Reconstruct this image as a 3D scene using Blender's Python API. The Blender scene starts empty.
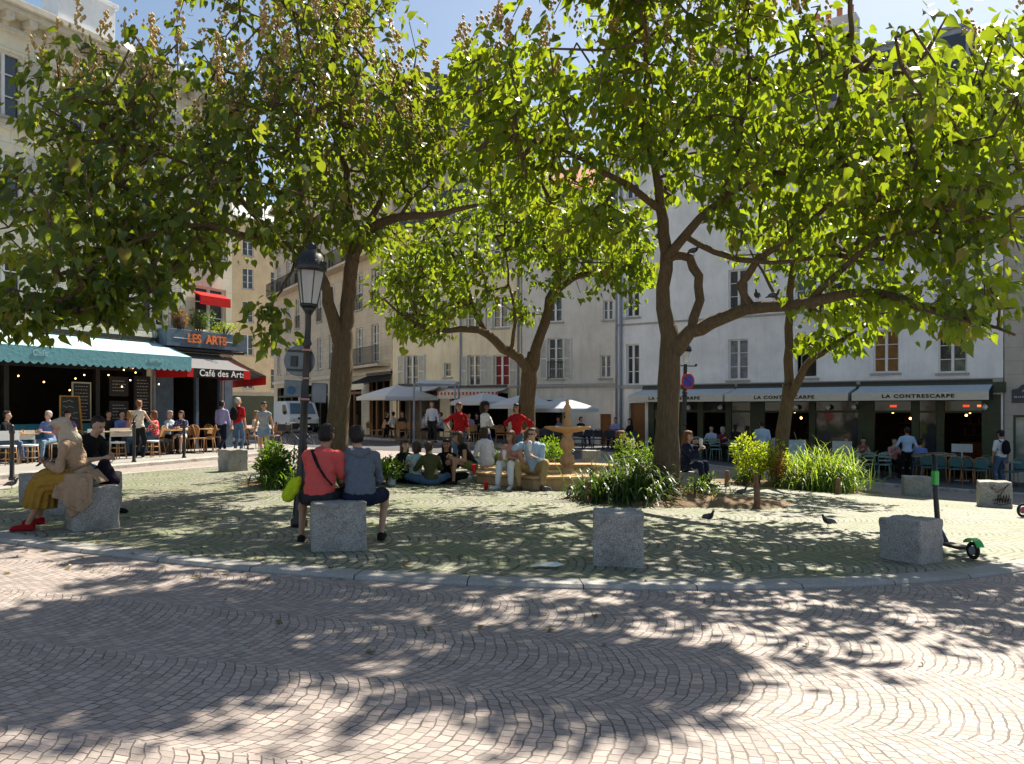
import bpy, math, random
import numpy as np
from mathutils import Vector, Matrix, Quaternion
random.seed(7); rng = np.random.default_rng(7)
R = math.radians
SC = bpy.context.scene
COL = SC.collection
CZ, F, HX, HY = 1.52, 800.0, 512.0, 410.0      # eye height, focal length (px), principal point

def ss(a):
    a = min(1.0, max(0.0, a)); return a*a*(3-2*a)
def G(x, y):
    """height of the square's ground: it falls gently towards the right-hand terrace"""
    return -0.03*min(22, max(-4, x)) - 0.42*ss((x-3)/9)*ss((y-12)/11)
def at(xp, yp, d):
    return Vector(((xp-HX)/F*d, d, CZ+(HY-yp)/F*d))
def gp(xp, d, dz=0.0):
    x = (xp-HX)/F*d
    return Vector((x, d, G(x, d)+dz))

# ------------------------------------------------------------------ objects
def tag(o, label=None, cat=None, group=None, kind=None):
    if label: o['label'] = label
    if cat: o['category'] = cat
    if group: o['group'] = group
    if kind: o['kind'] = kind
    return o
def empty(name, loc=(0, 0, 0), rz=0.0, label=None, cat=None, group=None):
    o = bpy.data.objects.new(name, None); COL.objects.link(o)
    o.location = loc; o.rotation_euler = (0, 0, rz)
    o.empty_display_size = .2
    return tag(o, label, cat, group)
def copy_tree(o, parent=None):
    c = o.copy(); COL.objects.link(c)
    if parent is not None: c.parent = parent
    for ch in list(o.children): copy_tree(ch, c)
    return c
def link_mesh(name, me, parent=None):
    o = bpy.data.objects.new(name, me); COL.objects.link(o)
    if parent is not None: o.parent = parent
    return o

class MB:
    def __init__(s): s.v = []; s.f = []; s.m = []; s.smooth = []
    def add(s, vs, fs, m=0, sm=False):
        b = len(s.v); s.v += [tuple(v) for v in vs]
        for f in fs:
            s.f.append(tuple(b+i for i in f)); s.m.append(m); s.smooth.append(sm)
    def box(s, c, d, m=0, rz=0.0, M=None):
        x, y, z = d[0]/2, d[1]/2, d[2]/2
        vs = [Vector((i*x, j*y, k*z)) for k in (-1, 1) for i, j in ((-1, -1), (1, -1), (1, 1), (-1, 1))]
        if rz: vs = [Matrix.Rotation(rz, 3, 'Z') @ v for v in vs]
        if M is not None: vs = [M @ v for v in vs]
        c = Vector(c); vs = [v+c for v in vs]
        s.add(vs, [(3, 2, 1, 0), (4, 5, 6, 7), (0, 1, 5, 4), (1, 2, 6, 5), (2, 3, 7, 6), (3, 0, 4, 7)], m)
    def b2(s, a, b, m=0):
        s.box([(a[i]+b[i])/2 for i in range(3)], [abs(b[i]-a[i]) for i in range(3)], m)
    def bar(s, a, b, w, h=None, m=0):
        a = Vector(a); b = Vector(b); d = b-a; h = h or w
        s.box((a+b)/2, (w, h, d.length), m, M=d.to_track_quat('Z', 'Y').to_matrix())
    def tube(s, pts, rs, n=8, m=0, cap=True, sm=True, jit=0.0):
        pts = [Vector(p) for p in pts]
        if not hasattr(rs, '__len__'): rs = [rs]*len(pts)
        base = len(s.v); N = len(pts)
        t0 = (pts[1]-pts[0]).normalized()
        u = t0.orthogonal().normalized()
        for i, p in enumerate(pts):
            t = ((pts[min(i+1, N-1)]-pts[max(i-1, 0)])).normalized()
            u = (u-t*u.dot(t)).normalized(); w = t.cross(u)
            for k in range(n):
                a = 2*math.pi*k/n; r = rs[i]*(1+(random.uniform(-jit, jit) if jit else 0))
                s.v.append(tuple(p+u*math.cos(a)*r+w*math.sin(a)*r))
        for i in range(N-1):
            for k in range(n):
                a = base+i*n+k; b = base+i*n+(k+1) % n
                s.f.append((a, b, b+n, a+n)); s.m.append(m); s.smooth.append(sm)
        if cap:
            s.f.append(tuple(base+k for k in reversed(range(n)))); s.m.append(m); s.smooth.append(False)
            s.f.append(tuple(base+(N-1)*n+k for k in range(n))); s.m.append(m); s.smooth.append(False)
    def lathe(s, prof, c=(0, 0, 0), n=24, m=0, sm=True, ph=0.0, M=None):
        base = len(s.v); c = Vector(c)
        for r, z in prof:
            for k in range(n):
                a = 2*math.pi*k/n+ph; q = Vector((math.cos(a)*r, math.sin(a)*r, z))
                if M is not None: q = M @ q
                s.v.append(tuple(c+q))
        for i in range(len(prof)-1):
            for k in range(n):
                a = base+i*n+k; b = base+i*n+(k+1) % n
                s.f.append((a, b, b+n, a+n)); s.m.append(m); s.smooth.append(sm)
        s.f.append(tuple(base+k for k in reversed(range(n)))); s.m.append(m); s.smooth.append(False)
        s.f.append(tuple(base+(len(prof)-1)*n+k for k in range(n))); s.m.append(m); s.smooth.append(False)
    def ell(s, c, r, M=None, nu=12, nv=8, m=0):
        prof = [(max(1e-4, math.sin(math.pi*i/nv)), -math.cos(math.pi*i/nv)) for i in range(nv+1)]
        if not hasattr(r, '__len__'): r = (r, r, r)
        D = Matrix.Diagonal(Vector(r)); D = (M @ D) if M is not None else D
        s.lathe(prof, c, nu, m, True, 0, D)
    def cap(s, a, b, ra, rb, n=10, m=0):
        a = Vector(a); b = Vector(b); d = b-a; L = d.length
        if L < 1e-4: return s.ell(a, ra, m=m)
        M = d.to_track_quat('Z', 'Y').to_matrix(); pr = []
        for i in range(4): t = math.pi/2*(1-i/3); pr.append((max(1e-4, ra*math.cos(t)), -ra*math.sin(t)))
        for i in range(4): t = math.pi/2*(i/3); pr.append((max(1e-4, rb*math.cos(t)), L+rb*math.sin(t)))
        s.lathe(pr, a, n, m, True, 0, M)
    def torus(s, c, Rr, r, n=28, k=8, M=None, m=0, a0=0, a1=2*math.pi):
        full = abs(a1-a0) > 6.28; pts = []
        for i in range(n+(0 if full else 1)):
            a = a0+(a1-a0)*i/n; q = Vector((math.cos(a)*Rr, math.sin(a)*Rr, 0))
            pts.append((M @ q if M is not None else q)+Vector(c))
        if full: pts += [pts[0], pts[1]]
        s.tube(pts, r, k, m, cap=not full)
    def quad(s, a, b, c, d, m=0): s.add([a, b, c, d], [(0, 1, 2, 3)], m)
    def prism(s, poly, y0, y1, m=0, axis='y'):
        n = len(poly)
        def mk(p, t):
            return (p[0], t, p[1]) if axis == 'y' else ((p[0], p[1], t) if axis == 'z' else (t, p[0], p[1]))
        vs = [mk(p, y0) for p in poly]+[mk(p, y1) for p in poly]
        fs = [tuple(range(n)), tuple(reversed(range(n, 2*n)))]+[((i+1) % n, i, n+i, n+(i+1) % n) for i in range(n)]
        s.add(vs, fs, m)
    def mesh(s, name, mats):
        me = bpy.data.meshes.new(name); me.from_pydata(s.v, [], s.f)
        if not isinstance(mats, (list, tuple)): mats = [mats]
        for x in mats: me.materials.append(x)
        me.polygons.foreach_set('material_index', s.m)
        me.polygons.foreach_set('use_smooth', s.smooth)
        me.update(); return me
    def build(s, name, mats, parent=None, bevel=0.0, seg=2, fix=True):
        me = s.mesh(name, mats)
        if fix:
            import bmesh
            bm = bmesh.new(); bm.from_mesh(me); bmesh.ops.recalc_face_normals(bm, faces=bm.faces); bm.to_mesh(me); bm.free()
        o = link_mesh(name, me, parent)
        if bevel:
            b = o.modifiers.new('bevel', 'BEVEL'); b.width = bevel; b.segments = seg; b.limit_method = 'ANGLE'; b.angle_limit = R(40)
        return o
_tmp = []
from mathutils import noise as mnoise
def remesh(mb, name, mat, parent, vox, smooth=3, extra=None, fold=0.0, fsc=9.0):
    """fuse overlapping solids into one continuous skin"""
    me = mb.mesh(name, mat); o = bpy.data.objects.new('tmp', me); COL.objects.link(o)
    r = o.modifiers.new('r', 'REMESH'); r.mode = 'VOXEL'; r.voxel_size = vox; r.use_smooth_shade = True
    if smooth:
        q = o.modifiers.new('s', 'SMOOTH'); q.factor = .5; q.iterations = smooth
    dg = bpy.context.evaluated_depsgraph_get()
    nm = bpy.data.meshes.new_from_object(o.evaluated_get(dg), depsgraph=dg)
    bpy.data.objects.remove(o); bpy.data.meshes.remove(me)
    if not nm.materials: nm.materials.append(mat)
    if fold:
        for v in nm.vertices:
            c = v.co; a = mnoise.noise(Vector((c.x*fsc, c.y*fsc, c.z*fsc*.7+c.x*4)))+.5*mnoise.noise(Vector((c.x*fsc*2.3, c.y*fsc*2.3, c.z*fsc*1.6)))
            v.co = c+v.normal*fold*(1-2.2*abs(a))
    nm.name = name
    if extra is not None and extra.v:
        import bmesh
        em = extra.mesh('x', mat); bm = bmesh.new(); bm.from_mesh(nm); bm.from_mesh(em); bm.to_mesh(nm); bm.free()
        bpy.data.meshes.remove(em)
    nm.polygons.foreach_set('use_smooth', [True]*len(nm.polygons))
    return link_mesh(name, nm, parent)

# ------------------------------------------------------------------ materials
class NT:
    def __init__(s, name):
        s.mat = bpy.data.materials.new(name); s.mat.use_nodes = True
        s.t = s.mat.node_tree; s.t.nodes.clear()
        s.out = s.n('ShaderNodeOutputMaterial')
    def n(s, ty, **kw):
        x = s.t.nodes.new(ty)
        for k, v in kw.items(): setattr(x, k, v)
        return x
    def l(s, a, b): s.t.links.new(a, b)
    def set(s, sock, v):
        if isinstance(v, bpy.types.NodeSocket): s.l(v, sock)
        else: sock.default_value = v
    def math(s, op, a, b=0.0, c=0.0):
        x = s.n('ShaderNodeMath', operation=op)
        s.set(x.inputs[0], a); s.set(x.inputs[1], b); s.set(x.inputs[2], c)
        return x.outputs[0]
    def mix(s, f, a, b, bt='MIX'):
        x = s.n('ShaderNodeMix', data_type='RGBA', blend_type=bt)
        s.set(x.inputs[0], f); s.set(x.inputs[6], a); s.set(x.inputs[7], b); return x.outputs[2]
    def noise(s, vec, scale, det=4, rough=.55, dist=0.0):
        x = s.n('ShaderNodeTexNoise'); s.l(vec, x.inputs['Vector'])
        x.inputs['Scale'].default_value = scale; x.inputs['Detail'].default_value = det
        x.inputs['Roughness'].default_value = rough; x.inputs['Distortion'].default_value = dist
        return x.outputs['Fac']
    def ramp(s, f, stops):
        x = s.n('ShaderNodeValToRGB'); e = x.color_ramp.elements
        while len(e) < len(stops): e.new(.5)
        for i, (p, c) in enumerate(stops):
            e[i].position = p; e[i].color = (*c, 1) if hasattr(c, '__len__') else (c, c, c, 1)
        s.set(x.inputs[0], f); return x.outputs[0]
    def coord(s, which='Object'):
        return s.n('ShaderNodeTexCoord').outputs[which]
    def bump(s, h, st=.3, dist=.02, nrm=None):
        b = s.n('ShaderNodeBump'); b.inputs['Strength'].default_value = st; b.inputs['Distance'].default_value = dist
        s.l(h, b.inputs['Height'])
        if nrm is not None: s.l(nrm, b.inputs['Normal'])
        return b.outputs[0]
    def pbsdf(s, col, rough=.7, spec=.3, metal=0.0, nrm=None, final=True):
        p = s.n('ShaderNodeBsdfPrincipled')
        s.set(p.inputs['Base Color'], col if isinstance(col, bpy.types.NodeSocket) else (*col[:3], 1))
        s.set(p.inputs['Roughness'], rough); p.inputs['Specular IOR Level'].default_value = spec
        p.inputs['Metallic'].default_value = metal
        if nrm is not None: s.l(nrm, p.inputs['Normal'])
        if final: s.l(p.outputs[0], s.out.inputs[0])
        return p
MATS = {}
def C4(c, k=1.0): return (min(1, c[0]*k), min(1, c[1]*k), min(1, c[2]*k), 1)
def mat(name, col, rough=.7, var=.12, scale=6.0, bump=.15, bs=40.0, dist=.004, spec=.3, metal=0.0, big=.0):
    if name in MATS: return MATS[name]
    t = NT(name); v = t.coord()
    f = t.ramp(t.noise(v, scale, 5), [(.3, 0.0), (.7, 1.0)])
    c = t.mix(f, C4(col, 1-var), C4(col, 1+var))
    if big:
        g = t.ramp(t.noise(v, .6, 4), [(.35, 0.0), (.65, 1.0)])
        c = t.mix(t.math('MULTIPLY', g, big), c, C4(col, .55))
    nr = t.bump(t.noise(v, bs, 4), bump, dist) if bump else None
    t.pbsdf(c, rough, spec, metal, nr)
    MATS[name] = t.mat; return t.mat
def cloth(name, col, folds=.5, pat=None):
    if name in MATS: return MATS[name]
    t = NT(name); v = t.coord()
    n1 = t.noise(v, 9, 3, .5, .6); n2 = t.noise(v, 260, 2)
    c = t.mix(n1, C4(col, .88), C4(col, 1.1))
    if pat:
        vo = t.n('ShaderNodeTexVoronoi'); t.l(v, vo.inputs['Vector']); vo.inputs['Scale'].default_value = pat[1]
        m = t.math('LESS_THAN', vo.outputs['Distance'], pat[2])
        if len(pat) > 3:
            pc = t.mix(t.math('GREATER_THAN', vo.outputs['Color'], .55), C4(pat[0]), C4(pat[3]))
            c = t.mix(m, c, pc)
        else: c = t.mix(m, c, C4(pat[0]))
    h = t.math('ADD', t.math('MULTIPLY', n1, 1.0), t.math('MULTIPLY', n2, .04))
    t.pbsdf(c, .9, .15, 0, t.bump(h, folds, .06))
    MATS[name] = t.mat; return t.mat
def glass_mat():
    t = NT('window_glass'); v = t.coord()
    n = t.noise(v, .9, 2)
    c = t.mix(n, (.015, .018, .022, 1), (.06, .065, .07, 1))
    t.pbsdf(c, .06, .8, 0, t.bump(t.noise(v, 2.2, 1), .05, .05)); return t.mat
def emit(name, col, st):
    t = NT(name); e = t.n('ShaderNodeEmission'); e.inputs[0].default_value = (*col, 1); e.inputs[1].default_value = st
    t.l(e.outputs[0], t.out.inputs[0]); return t.mat

def paving(name, c1, c2, joint, W=1.25, RR=.95, size=.105, rot=0.0, moss=0.0, wear=.3, mort_=.009):
    """small granite setts laid in segmental arcs"""
    t = NT(name); co = t.coord()
    mp = t.n('ShaderNodeMapping'); mp.inputs['Rotation'].default_value[2] = rot; t.l(co, mp.inputs[0])
    wob = t.n('ShaderNodeTexNoise'); wob.inputs['Scale'].default_value = 1.3; wob.inputs['Detail'].default_value = 3; t.l(mp.outputs[0], wob.inputs[0])
    vm = t.n('ShaderNodeVectorMath', operation='MULTIPLY_ADD'); t.l(wob.outputs['Color'], vm.inputs[0]); vm.inputs[1].default_value = (.14,)*3; t.l(mp.outputs[0], vm.inputs[2])
    wob2 = t.n('ShaderNodeTexNoise'); wob2.inputs['Scale'].default_value = 9; wob2.inputs['Detail'].default_value = 1; t.l(mp.outputs[0], wob2.inputs[0])
    vm2 = t.n('ShaderNodeVectorMath', operation='MULTIPLY_ADD'); t.l(wob2.outputs['Color'], vm2.inputs[0]); vm2.inputs[1].default_value = (.038,)*3; t.l(vm.outputs[0], vm2.inputs[2])
    sx = t.n('ShaderNodeSeparateXYZ'); t.l(vm2.outputs[0], sx.inputs[0])
    X, Y = sx.outputs[0], sx.outputs[1]
    yw = t.math('DIVIDE', Y, W); band = t.math('FLOOR', yw)
    u = t.math('MULTIPLY', t.math('SUBTRACT', t.math('SUBTRACT', yw, band), .5), W)
    th = t.math('ARCSINE', t.math('DIVIDE', u, RR))
    v = t.math('SUBTRACT', X, t.math('MULTIPLY', t.math('COSINE', th), RR))
    v = t.math('ADD', v, t.math('MULTIPLY', band, .37))
    s = t.math('ADD', t.math('MULTIPLY', th, RR), t.math('MULTIPLY', band, 7.77))
    cb = t.n('ShaderNodeCombineXYZ'); t.l(t.math('MULTIPLY', s, 1.3), cb.inputs[0]); t.l(v, cb.inputs[1])
    br = t.n('ShaderNodeTexBrick'); t.l(cb.outputs[0], br.inputs['Vector'])
    br.offset = .5; br.squash = 1.0
    for k, q in (('Scale', 1.0), ('Mortar Size', mort_), ('Mortar Smooth', .6), ('Bias', 0.0), ('Brick Width', size*1.3*1.05), ('Row Height', size)):
        br.inputs[k].default_value = q
    br.inputs['Color1'].default_value = (0, 0, 0, 1); br.inputs['Color2'].default_value = (1, 1, 1, 1); br.inputs['Mortar'].default_value = (.5, .5, .5, 1)
    rnd = t.n('ShaderNodeRGBToBW'); t.l(br.outputs['Color'], rnd.inputs[0])
    stone = t.ramp(rnd.outputs[0], [(0.0, c1), (.45, tuple((a+b)/2 for a, b in zip(c1, c2))), (.75, c2), (1.0, (c2[0]*1.08, c2[1]*.95, c2[2]*.9))])
    g = t.noise(co, 60, 4, .7); dk = t.ramp(t.noise(co, 2.3, 6, .75), [(.52, 0.0), (.74, 1.0)])
    stone = t.mix(t.math('MULTIPLY', dk, .3), stone, C4(tuple(a*.5 for a in c1)))
    stone = t.mix(t.math('MULTIPLY', g, .75), stone, C4(tuple(a*.5 for a in c1)))
    bigv = t.ramp(t.noise(co, .55, 5, .6), [(.35, 0.0), (.7, 1.0)])
    stone = t.mix(t.math('MULTIPLY', bigv, wear), stone, C4(tuple(a*.62 for a in c2)))
    mort = br.outputs['Fac']
    gap = t.ramp(t.noise(co, 5, 3), [(.4, .5), (.6, 1.0)])
    jc = C4(joint)
    if moss:
        mz = t.ramp(t.noise(co, .8, 4, .6), [(.42, 0.0), (.6, 1.0)])
        jc = t.mix(t.math('MULTIPLY', mz, .85), jc, (.055, .085, .02, 1))
        stone = t.mix(t.math('MULTIPLY', t.math('MULTIPLY', mz, t.noise(co, 14, 3)), moss), stone, (.13, .17, .05, 1))
    col = t.mix(t.math('MULTIPLY', mort, gap), stone, jc)
    h = t.math('SUBTRACT', t.math('MULTIPLY', rnd.outputs[0], .25), mort)
    h = t.math('ADD', h, t.math('MULTIPLY', t.noise(co, 28, 3), .6))
    t.pbsdf(col, t.math('MULTIPLY_ADD', g, .35, .45), .35, 0, t.bump(h, .6, .010))
    return t.mat

def leaf_mat(name, dark, mid, lite, brown=.04, tr=.5):
    t = NT(name); a = t.n('ShaderNodeAttribute'); a.attribute_name = 'tone'
    f = a.outputs['Fac']; v = t.coord()
    c = t.ramp(f, [(0.0, dark), (.45, mid), (1-brown-.03, lite), (1-brown, (.22, .14, .04))])
    c = t.mix(t.math('MULTIPLY', t.noise(v, 25, 2), .35), c, C4(dark))
    tc = t.mix(.62, c, (*[min(1, q*k) for q, k in zip(lite, (4.3, 3.9, .9))], 1))
    p = t.pbsdf(c, .42, .45, 0, t.bump(t.noise(v, 40, 2), .25, .01), final=False)
    tl = t.n('ShaderNodeBsdfTranslucent'); t.l(tc, tl.inputs[0])
    m = t.n('ShaderNodeMixShader'); m.inputs[0].default_value = tr
    t.l(p.outputs[0], m.inputs[1]); t.l(tl.outputs[0], m.inputs[2]); t.l(m.outputs[0], t.out.inputs[0])
    return t.mat
def bark_mat(name, col, vs=5.0):
    t = NT(name); co = t.coord()
    mp = t.n('ShaderNodeMapping'); mp.inputs['Scale'].default_value = (1, 1, .22); t.l(co, mp.inputs[0])
    n = t.noise(mp.outputs[0], 26, 6, .65, .5); n2 = t.noise(co, 3.5, 4)
    c = t.ramp(n, [(.3, tuple(a*.5 for a in col)), (.55, col), (.8, tuple(a*1.5 for a in col))])
    c = t.mix(t.math('MULTIPLY', n2, .5), c, (.09, .095, .06, 1))
    t.pbsdf(c, .9, .2, 0, t.bump(n, .9, .03)); return t.mat
def wall_mat(name, col, stain=.35, joints=None, tint=(.3, .28, .25)):
    t = NT(name); co = t.coord()
    n = t.noise(co, .7, 6, .65); f = t.ramp(n, [(.38, 0.0), (.68, 1.0)])
    c = t.mix(f, C4(col, 1.04), C4(col, .82))
    mp = t.n('ShaderNodeMapping'); mp.inputs['Scale'].default_value = (3.0, 3.0, .35); t.l(co, mp.inputs[0])
    st = t.ramp(t.noise(mp.outputs[0], 1.4, 5, .7), [(.5, 0.0), (.78, 1.0)])
    c = t.mix(t.math('MULTIPLY', st, stain), c, C4(tint))
    c = t.mix(t.math('MULTIPLY', t.ramp(t.noise(co, 4.5, 5, .7), [(.55, 0.0), (.75, 1.0)]), stain*.6), c, C4(tint, 1.3))
    h = t.noise(co, 30, 4)
    if joints:
        sx = t.n('ShaderNodeSeparateXYZ'); t.l(co, sx.inputs[0])
        cb = t.n('ShaderNodeCombineXYZ'); t.l(sx.outputs[0], cb.inputs[0]); t.l(sx.outputs[2], cb.inputs[1])
        br = t.n('ShaderNodeTexBrick'); t.l(cb.outputs[0], br.inputs['Vector'])
        for k, q in (('Scale', 1.0), ('Mortar Size', .008), ('Mortar Smooth', .2), ('Brick Width', joints[0]), ('Row Height', joints[1])): br.inputs[k].default_value = q
        c = t.mix(t.math('MULTIPLY', br.outputs['Fac'], .6), c, C4(col, .45))
        h = t.math('SUBTRACT', t.math('MULTIPLY', h, .3), br.outputs['Fac'])
    t.pbsdf(c, .92, .15, 0, t.bump(h, .35, .012)); return t.mat
def granite(name, col):
    t = NT(name); co = t.coord()
    a = t.ramp(t.noise(co, 90, 3, .8), [(.38, 0.0), (.62, 1.0)])
    c = t.mix(a, C4(col, .6), C4(col, 1.4))
    vo = t.n('ShaderNodeTexVoronoi'); t.l(co, vo.inputs['Vector']); vo.inputs['Scale'].default_value = 70
    c = t.mix(t.math('LESS_THAN', vo.outputs['Distance'], .25), c, C4(col, .3))
    oi = t.n('ShaderNodeObjectInfo')
    vv = t.n('ShaderNodeVectorMath', operation='ADD'); t.l(co, vv.inputs[0]); t.l(oi.outputs['Location'], vv.inputs[1])
    s = t.ramp(t.noise(vv.outputs[0], 3.2, 5, .65), [(.45, 0.0), (.75, 1.0)])
    c = t.mix(t.math('MULTIPLY', s, .75), c, (.12, .10, .075, 1))
    s2 = t.ramp(t.noise(vv.outputs[0], 9, 6, .7), [(.56, 0.0), (.7, 1.0)]); c = t.mix(t.math('MULTIPLY', s2, .45), c, (.06, .055, .05, 1))
    t.pbsdf(c, .8, .3, 0, t.bump(t.noise(co, 45, 5), .5, .008)); return t.mat

M_GL = glass_mat()
M_WHITE = mat('white_paint', (.74, .74, .72), .5, .06, 5, .1)
M_CREAMP = mat('cream_paint', (.62, .58, .48), .6)
M_DARK = mat('dark_metal', (.022, .022, .024), .45, .2, 10, .1, spec=.5)
M_BLACKP = mat('black_paint', (.015, .015, .016), .4, .2, spec=.5)
M_SHUT = mat('shutter_paint', (.60, .60, .57), .7, .1, 9)
M_SLATE = mat('slate_roof', (.07, .08, .10), .5, .3, 14, .5, 30, .02)
M_ZINC = mat('zinc_roof', (.28, .31, .35), .4, .15, 3, .1, spec=.5)
M_TERRA = mat('terracotta', (.45, .17, .08), .8)
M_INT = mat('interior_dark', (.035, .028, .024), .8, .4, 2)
M_WOODD = mat('door_wood', (.22, .09, .03), .55, .25, 12, .2)
M_WOOD = mat('table_wood', (.42, .27, .12), .5, .2, 14)
M_RATTAN = mat('rattan', (.36, .19, .08), .6, .3, 60, .4, 120)
M_PIPE = mat('pipe_zinc', (.25, .28, .33), .5)
M_GRAN = granite('granite_block', (.36, .345, .325))
M_KERB = granite('kerb_granite', (.42, .40, .37))
M_CONC = mat('pavement_asphalt', (.30, .285, .265), .9, .12, 40, .4, 120, .006, big=.4)
M_ROAD = mat('road_asphalt', (.085, .085, .09), .85, .15, 30, .3, 90, .006, big=.3)
M_SETT = paving('street_setts', (.32, .268, .245), (.53, .45, .415), (.085, .07, .06), W=1.1, RR=.95, size=.068, rot=R(12), wear=.25, mort_=.006)
M_ISLE = paving('square_setts', (.235, .23, .185), (.41, .395, .325), (.045, .048, .022), W=1.25, RR=1.0, size=.10, rot=R(-8), moss=.9, wear=.4, mort_=.016)
M_SOIL = mat('dry_soil', (.20, .135, .08), .95, .25, 6, .8, 25, .03)
M_BARK = bark_mat('tree_bark', (.15, .095, .06))
M_BULB = emit('warm_bulb', (1, .45, .13), 5)
M_GLOBE = mat('white_globe', (.8, .8, .76), .25, .03, spec=.5)
# ------------------------------------------------------------------ world, light, camera
AZ, EL = 34.0, 50.0
w = bpy.data.worlds.new('World'); SC.world = w; w.use_nodes = True
nt = w.node_tree; nt.nodes.clear()
sky = nt.nodes.new('ShaderNodeTexSky'); sky.sky_type = 'NISHITA'; sky.sun_disc = False
sky.sun_elevation = R(EL); sky.sun_rotation = R(AZ); sky.air_density = 1.0; sky.dust_density = 1.0; sky.ozone_density = 1.5
bg = nt.nodes.new('ShaderNodeBackground'); bg.inputs[1].default_value = .068
wo = nt.nodes.new('ShaderNodeOutputWorld')
nt.links.new(sky.outputs[0], bg.inputs[0]); nt.links.new(bg.outputs[0], wo.inputs[0])
sd = Vector((math.sin(R(AZ))*math.cos(R(EL)), math.cos(R(AZ))*math.cos(R(EL)), math.sin(R(EL))))
sl = bpy.data.lights.new('sun', 'SUN'); sl.energy = 5.0; sl.angle = R(.5); sl.color = (1, .94, .85)
so = bpy.data.objects.new('sun', sl); COL.objects.link(so); so.rotation_euler = (-sd).to_track_quat('-Z', 'Y').to_euler(); so.location = (0, 0, 40)
cam = bpy.data.cameras.new('camera'); co = bpy.data.objects.new('camera', cam); COL.objects.link(co)
co.location = (0, 0, CZ); co.rotation_euler = (R(90), 0, 0)
cam.sensor_width = 36; cam.lens = F/1024*36; cam.shift_y = (HY-382)/1024; cam.clip_end = 3000; cam.clip_start = .05
SC.camera = co
SC.view_settings.view_transform = 'Standard'; SC.view_settings.look = 'None'
SC.view_settings.exposure = 1.15; SC.view_settings.gamma = 1
SC.view_settings.use_white_balance = True; SC.view_settings.white_balance_temperature = 6900; SC.view_settings.white_balance_tint = 7
SC.cycles.max_bounces = 8; SC.cycles.diffuse_bounces = 4; SC.cycles.transmission_bounces = 4; SC.cycles.glossy_bounces = 3
SC.cycles.sample_clamp_indirect = 6

# ------------------------------------------------------------------ ground
STEP = .035
def ground():
    mb = MB(); xs = [-400, -120, -60, -40]+[i*1.0 for i in range(-30, 31)]+[40, 60, 120, 400]
    ys = [-300, -80, -20]+[i*1.0 for i in range(-8, 61)]+[80, 120, 300, 900]
    for y in ys:
        for x in xs: mb.v.append((x, y, G(x, y)-STEP))
    n = len(xs)
    for j in range(len(ys)-1):
        for i in range(n-1):
            a = j*n+i; mb.f.append((a, a+1, a+1+n, a+n)); mb.m.append(0); mb.smooth.append(True)
    tag(mb.build('ground', M_SETT, fix=False), kind='structure')
ground()
def dens(pts, step=.5, closed=True):
    out = []
    n = len(pts)
    for i in range(n if closed else n-1):
        a = Vector(pts[i]); b = Vector(pts[(i+1) % n]); k = max(1, int((b-a).length/step))
        out += [a+(b-a)*j/k for j in range(k)]
    if not closed: out.append(Vector(pts[-1]))
    return out
def spline(pts, k=8, closed=True):
    n = len(pts); out = []
    P = [Vector(p) for p in pts]
    for i in range(n if closed else n-1):
        if closed: a, b, c, d = P[i-1], P[i], P[(i+1) % n], P[(i+2) % n]
        else: a, b, c, d = P[max(0, i-1)], P[i], P[i+1], P[min(n-1, i+2)]
        for j in range(k):
            t = j/k
            out.append(.5*((2*b)+(c-a)*t+(2*a-5*b+4*c-d)*t*t+(3*b-a-3*c+d)*t**3))
    if not closed: out.append(P[-1])
    return out
def platform(name, outline, cen, top, mt, kerb=.0, kmat=None, rings=14, skirt=.25):
    """a raised paved area that follows the ground; an optional kerb ring round it"""
    cen = Vector(cen); N = len(outline)
    inner = [p+(cen-p).normalized()*kerb for p in outline] if kerb else outline
    mb = MB()
    for r in range(rings+1):
        k = r/rings
        for p in inner:
            q = cen+(p-cen)*k; mb.v.append((q.x, q.y, G(q.x, q.y)+top))
    for r in range(rings):
        for i in range(N):
            a = r*N+i; b = r*N+(i+1) % N
            mb.f.append((a, b, b+N, a+N)); mb.m.append(0); mb.smooth.append(False)
    b0 = len(mb.v)
    for p in inner: mb.v.append((p.x, p.y, G(p.x, p.y)+top-skirt))
    for i in range(N):
        a = rings*N+i; b = rings*N+(i+1) % N; c = b0+i; d = b0+(i+1) % N
        mb.f.append((a, b, d, c)); mb.m.append(0); mb.smooth.append(False)
    tag(mb.build(name, mt, fix=False), kind='structure')
    if kerb:
        kb = MB(); lv = [(inner, top-skirt), (inner, top+.004), (outline, top+.004), (outline, top-skirt)]
        # rounded outer nosing
        nos = [p+(cen-p).normalized()*.025 for p in outline]
        lv = [(inner, top-.05), (inner, top+.006), (nos, top+.006), (outline, top-.02), (outline, top-skirt)]
        for pts, z in lv:
            for p in pts: kb.v.append((p.x, p.y, G(p.x, p.y)+z))
        for r in range(len(lv)-1):
            for i in range(N):
                a = r*N+i; b = r*N+(i+1) % N
                kb.f.append((a, b, b+N, a+N)); kb.m.append(0); kb.smooth.append(False)
        tag(kb.build('kerb', kmat, fix=False), kind='structure')
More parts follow.
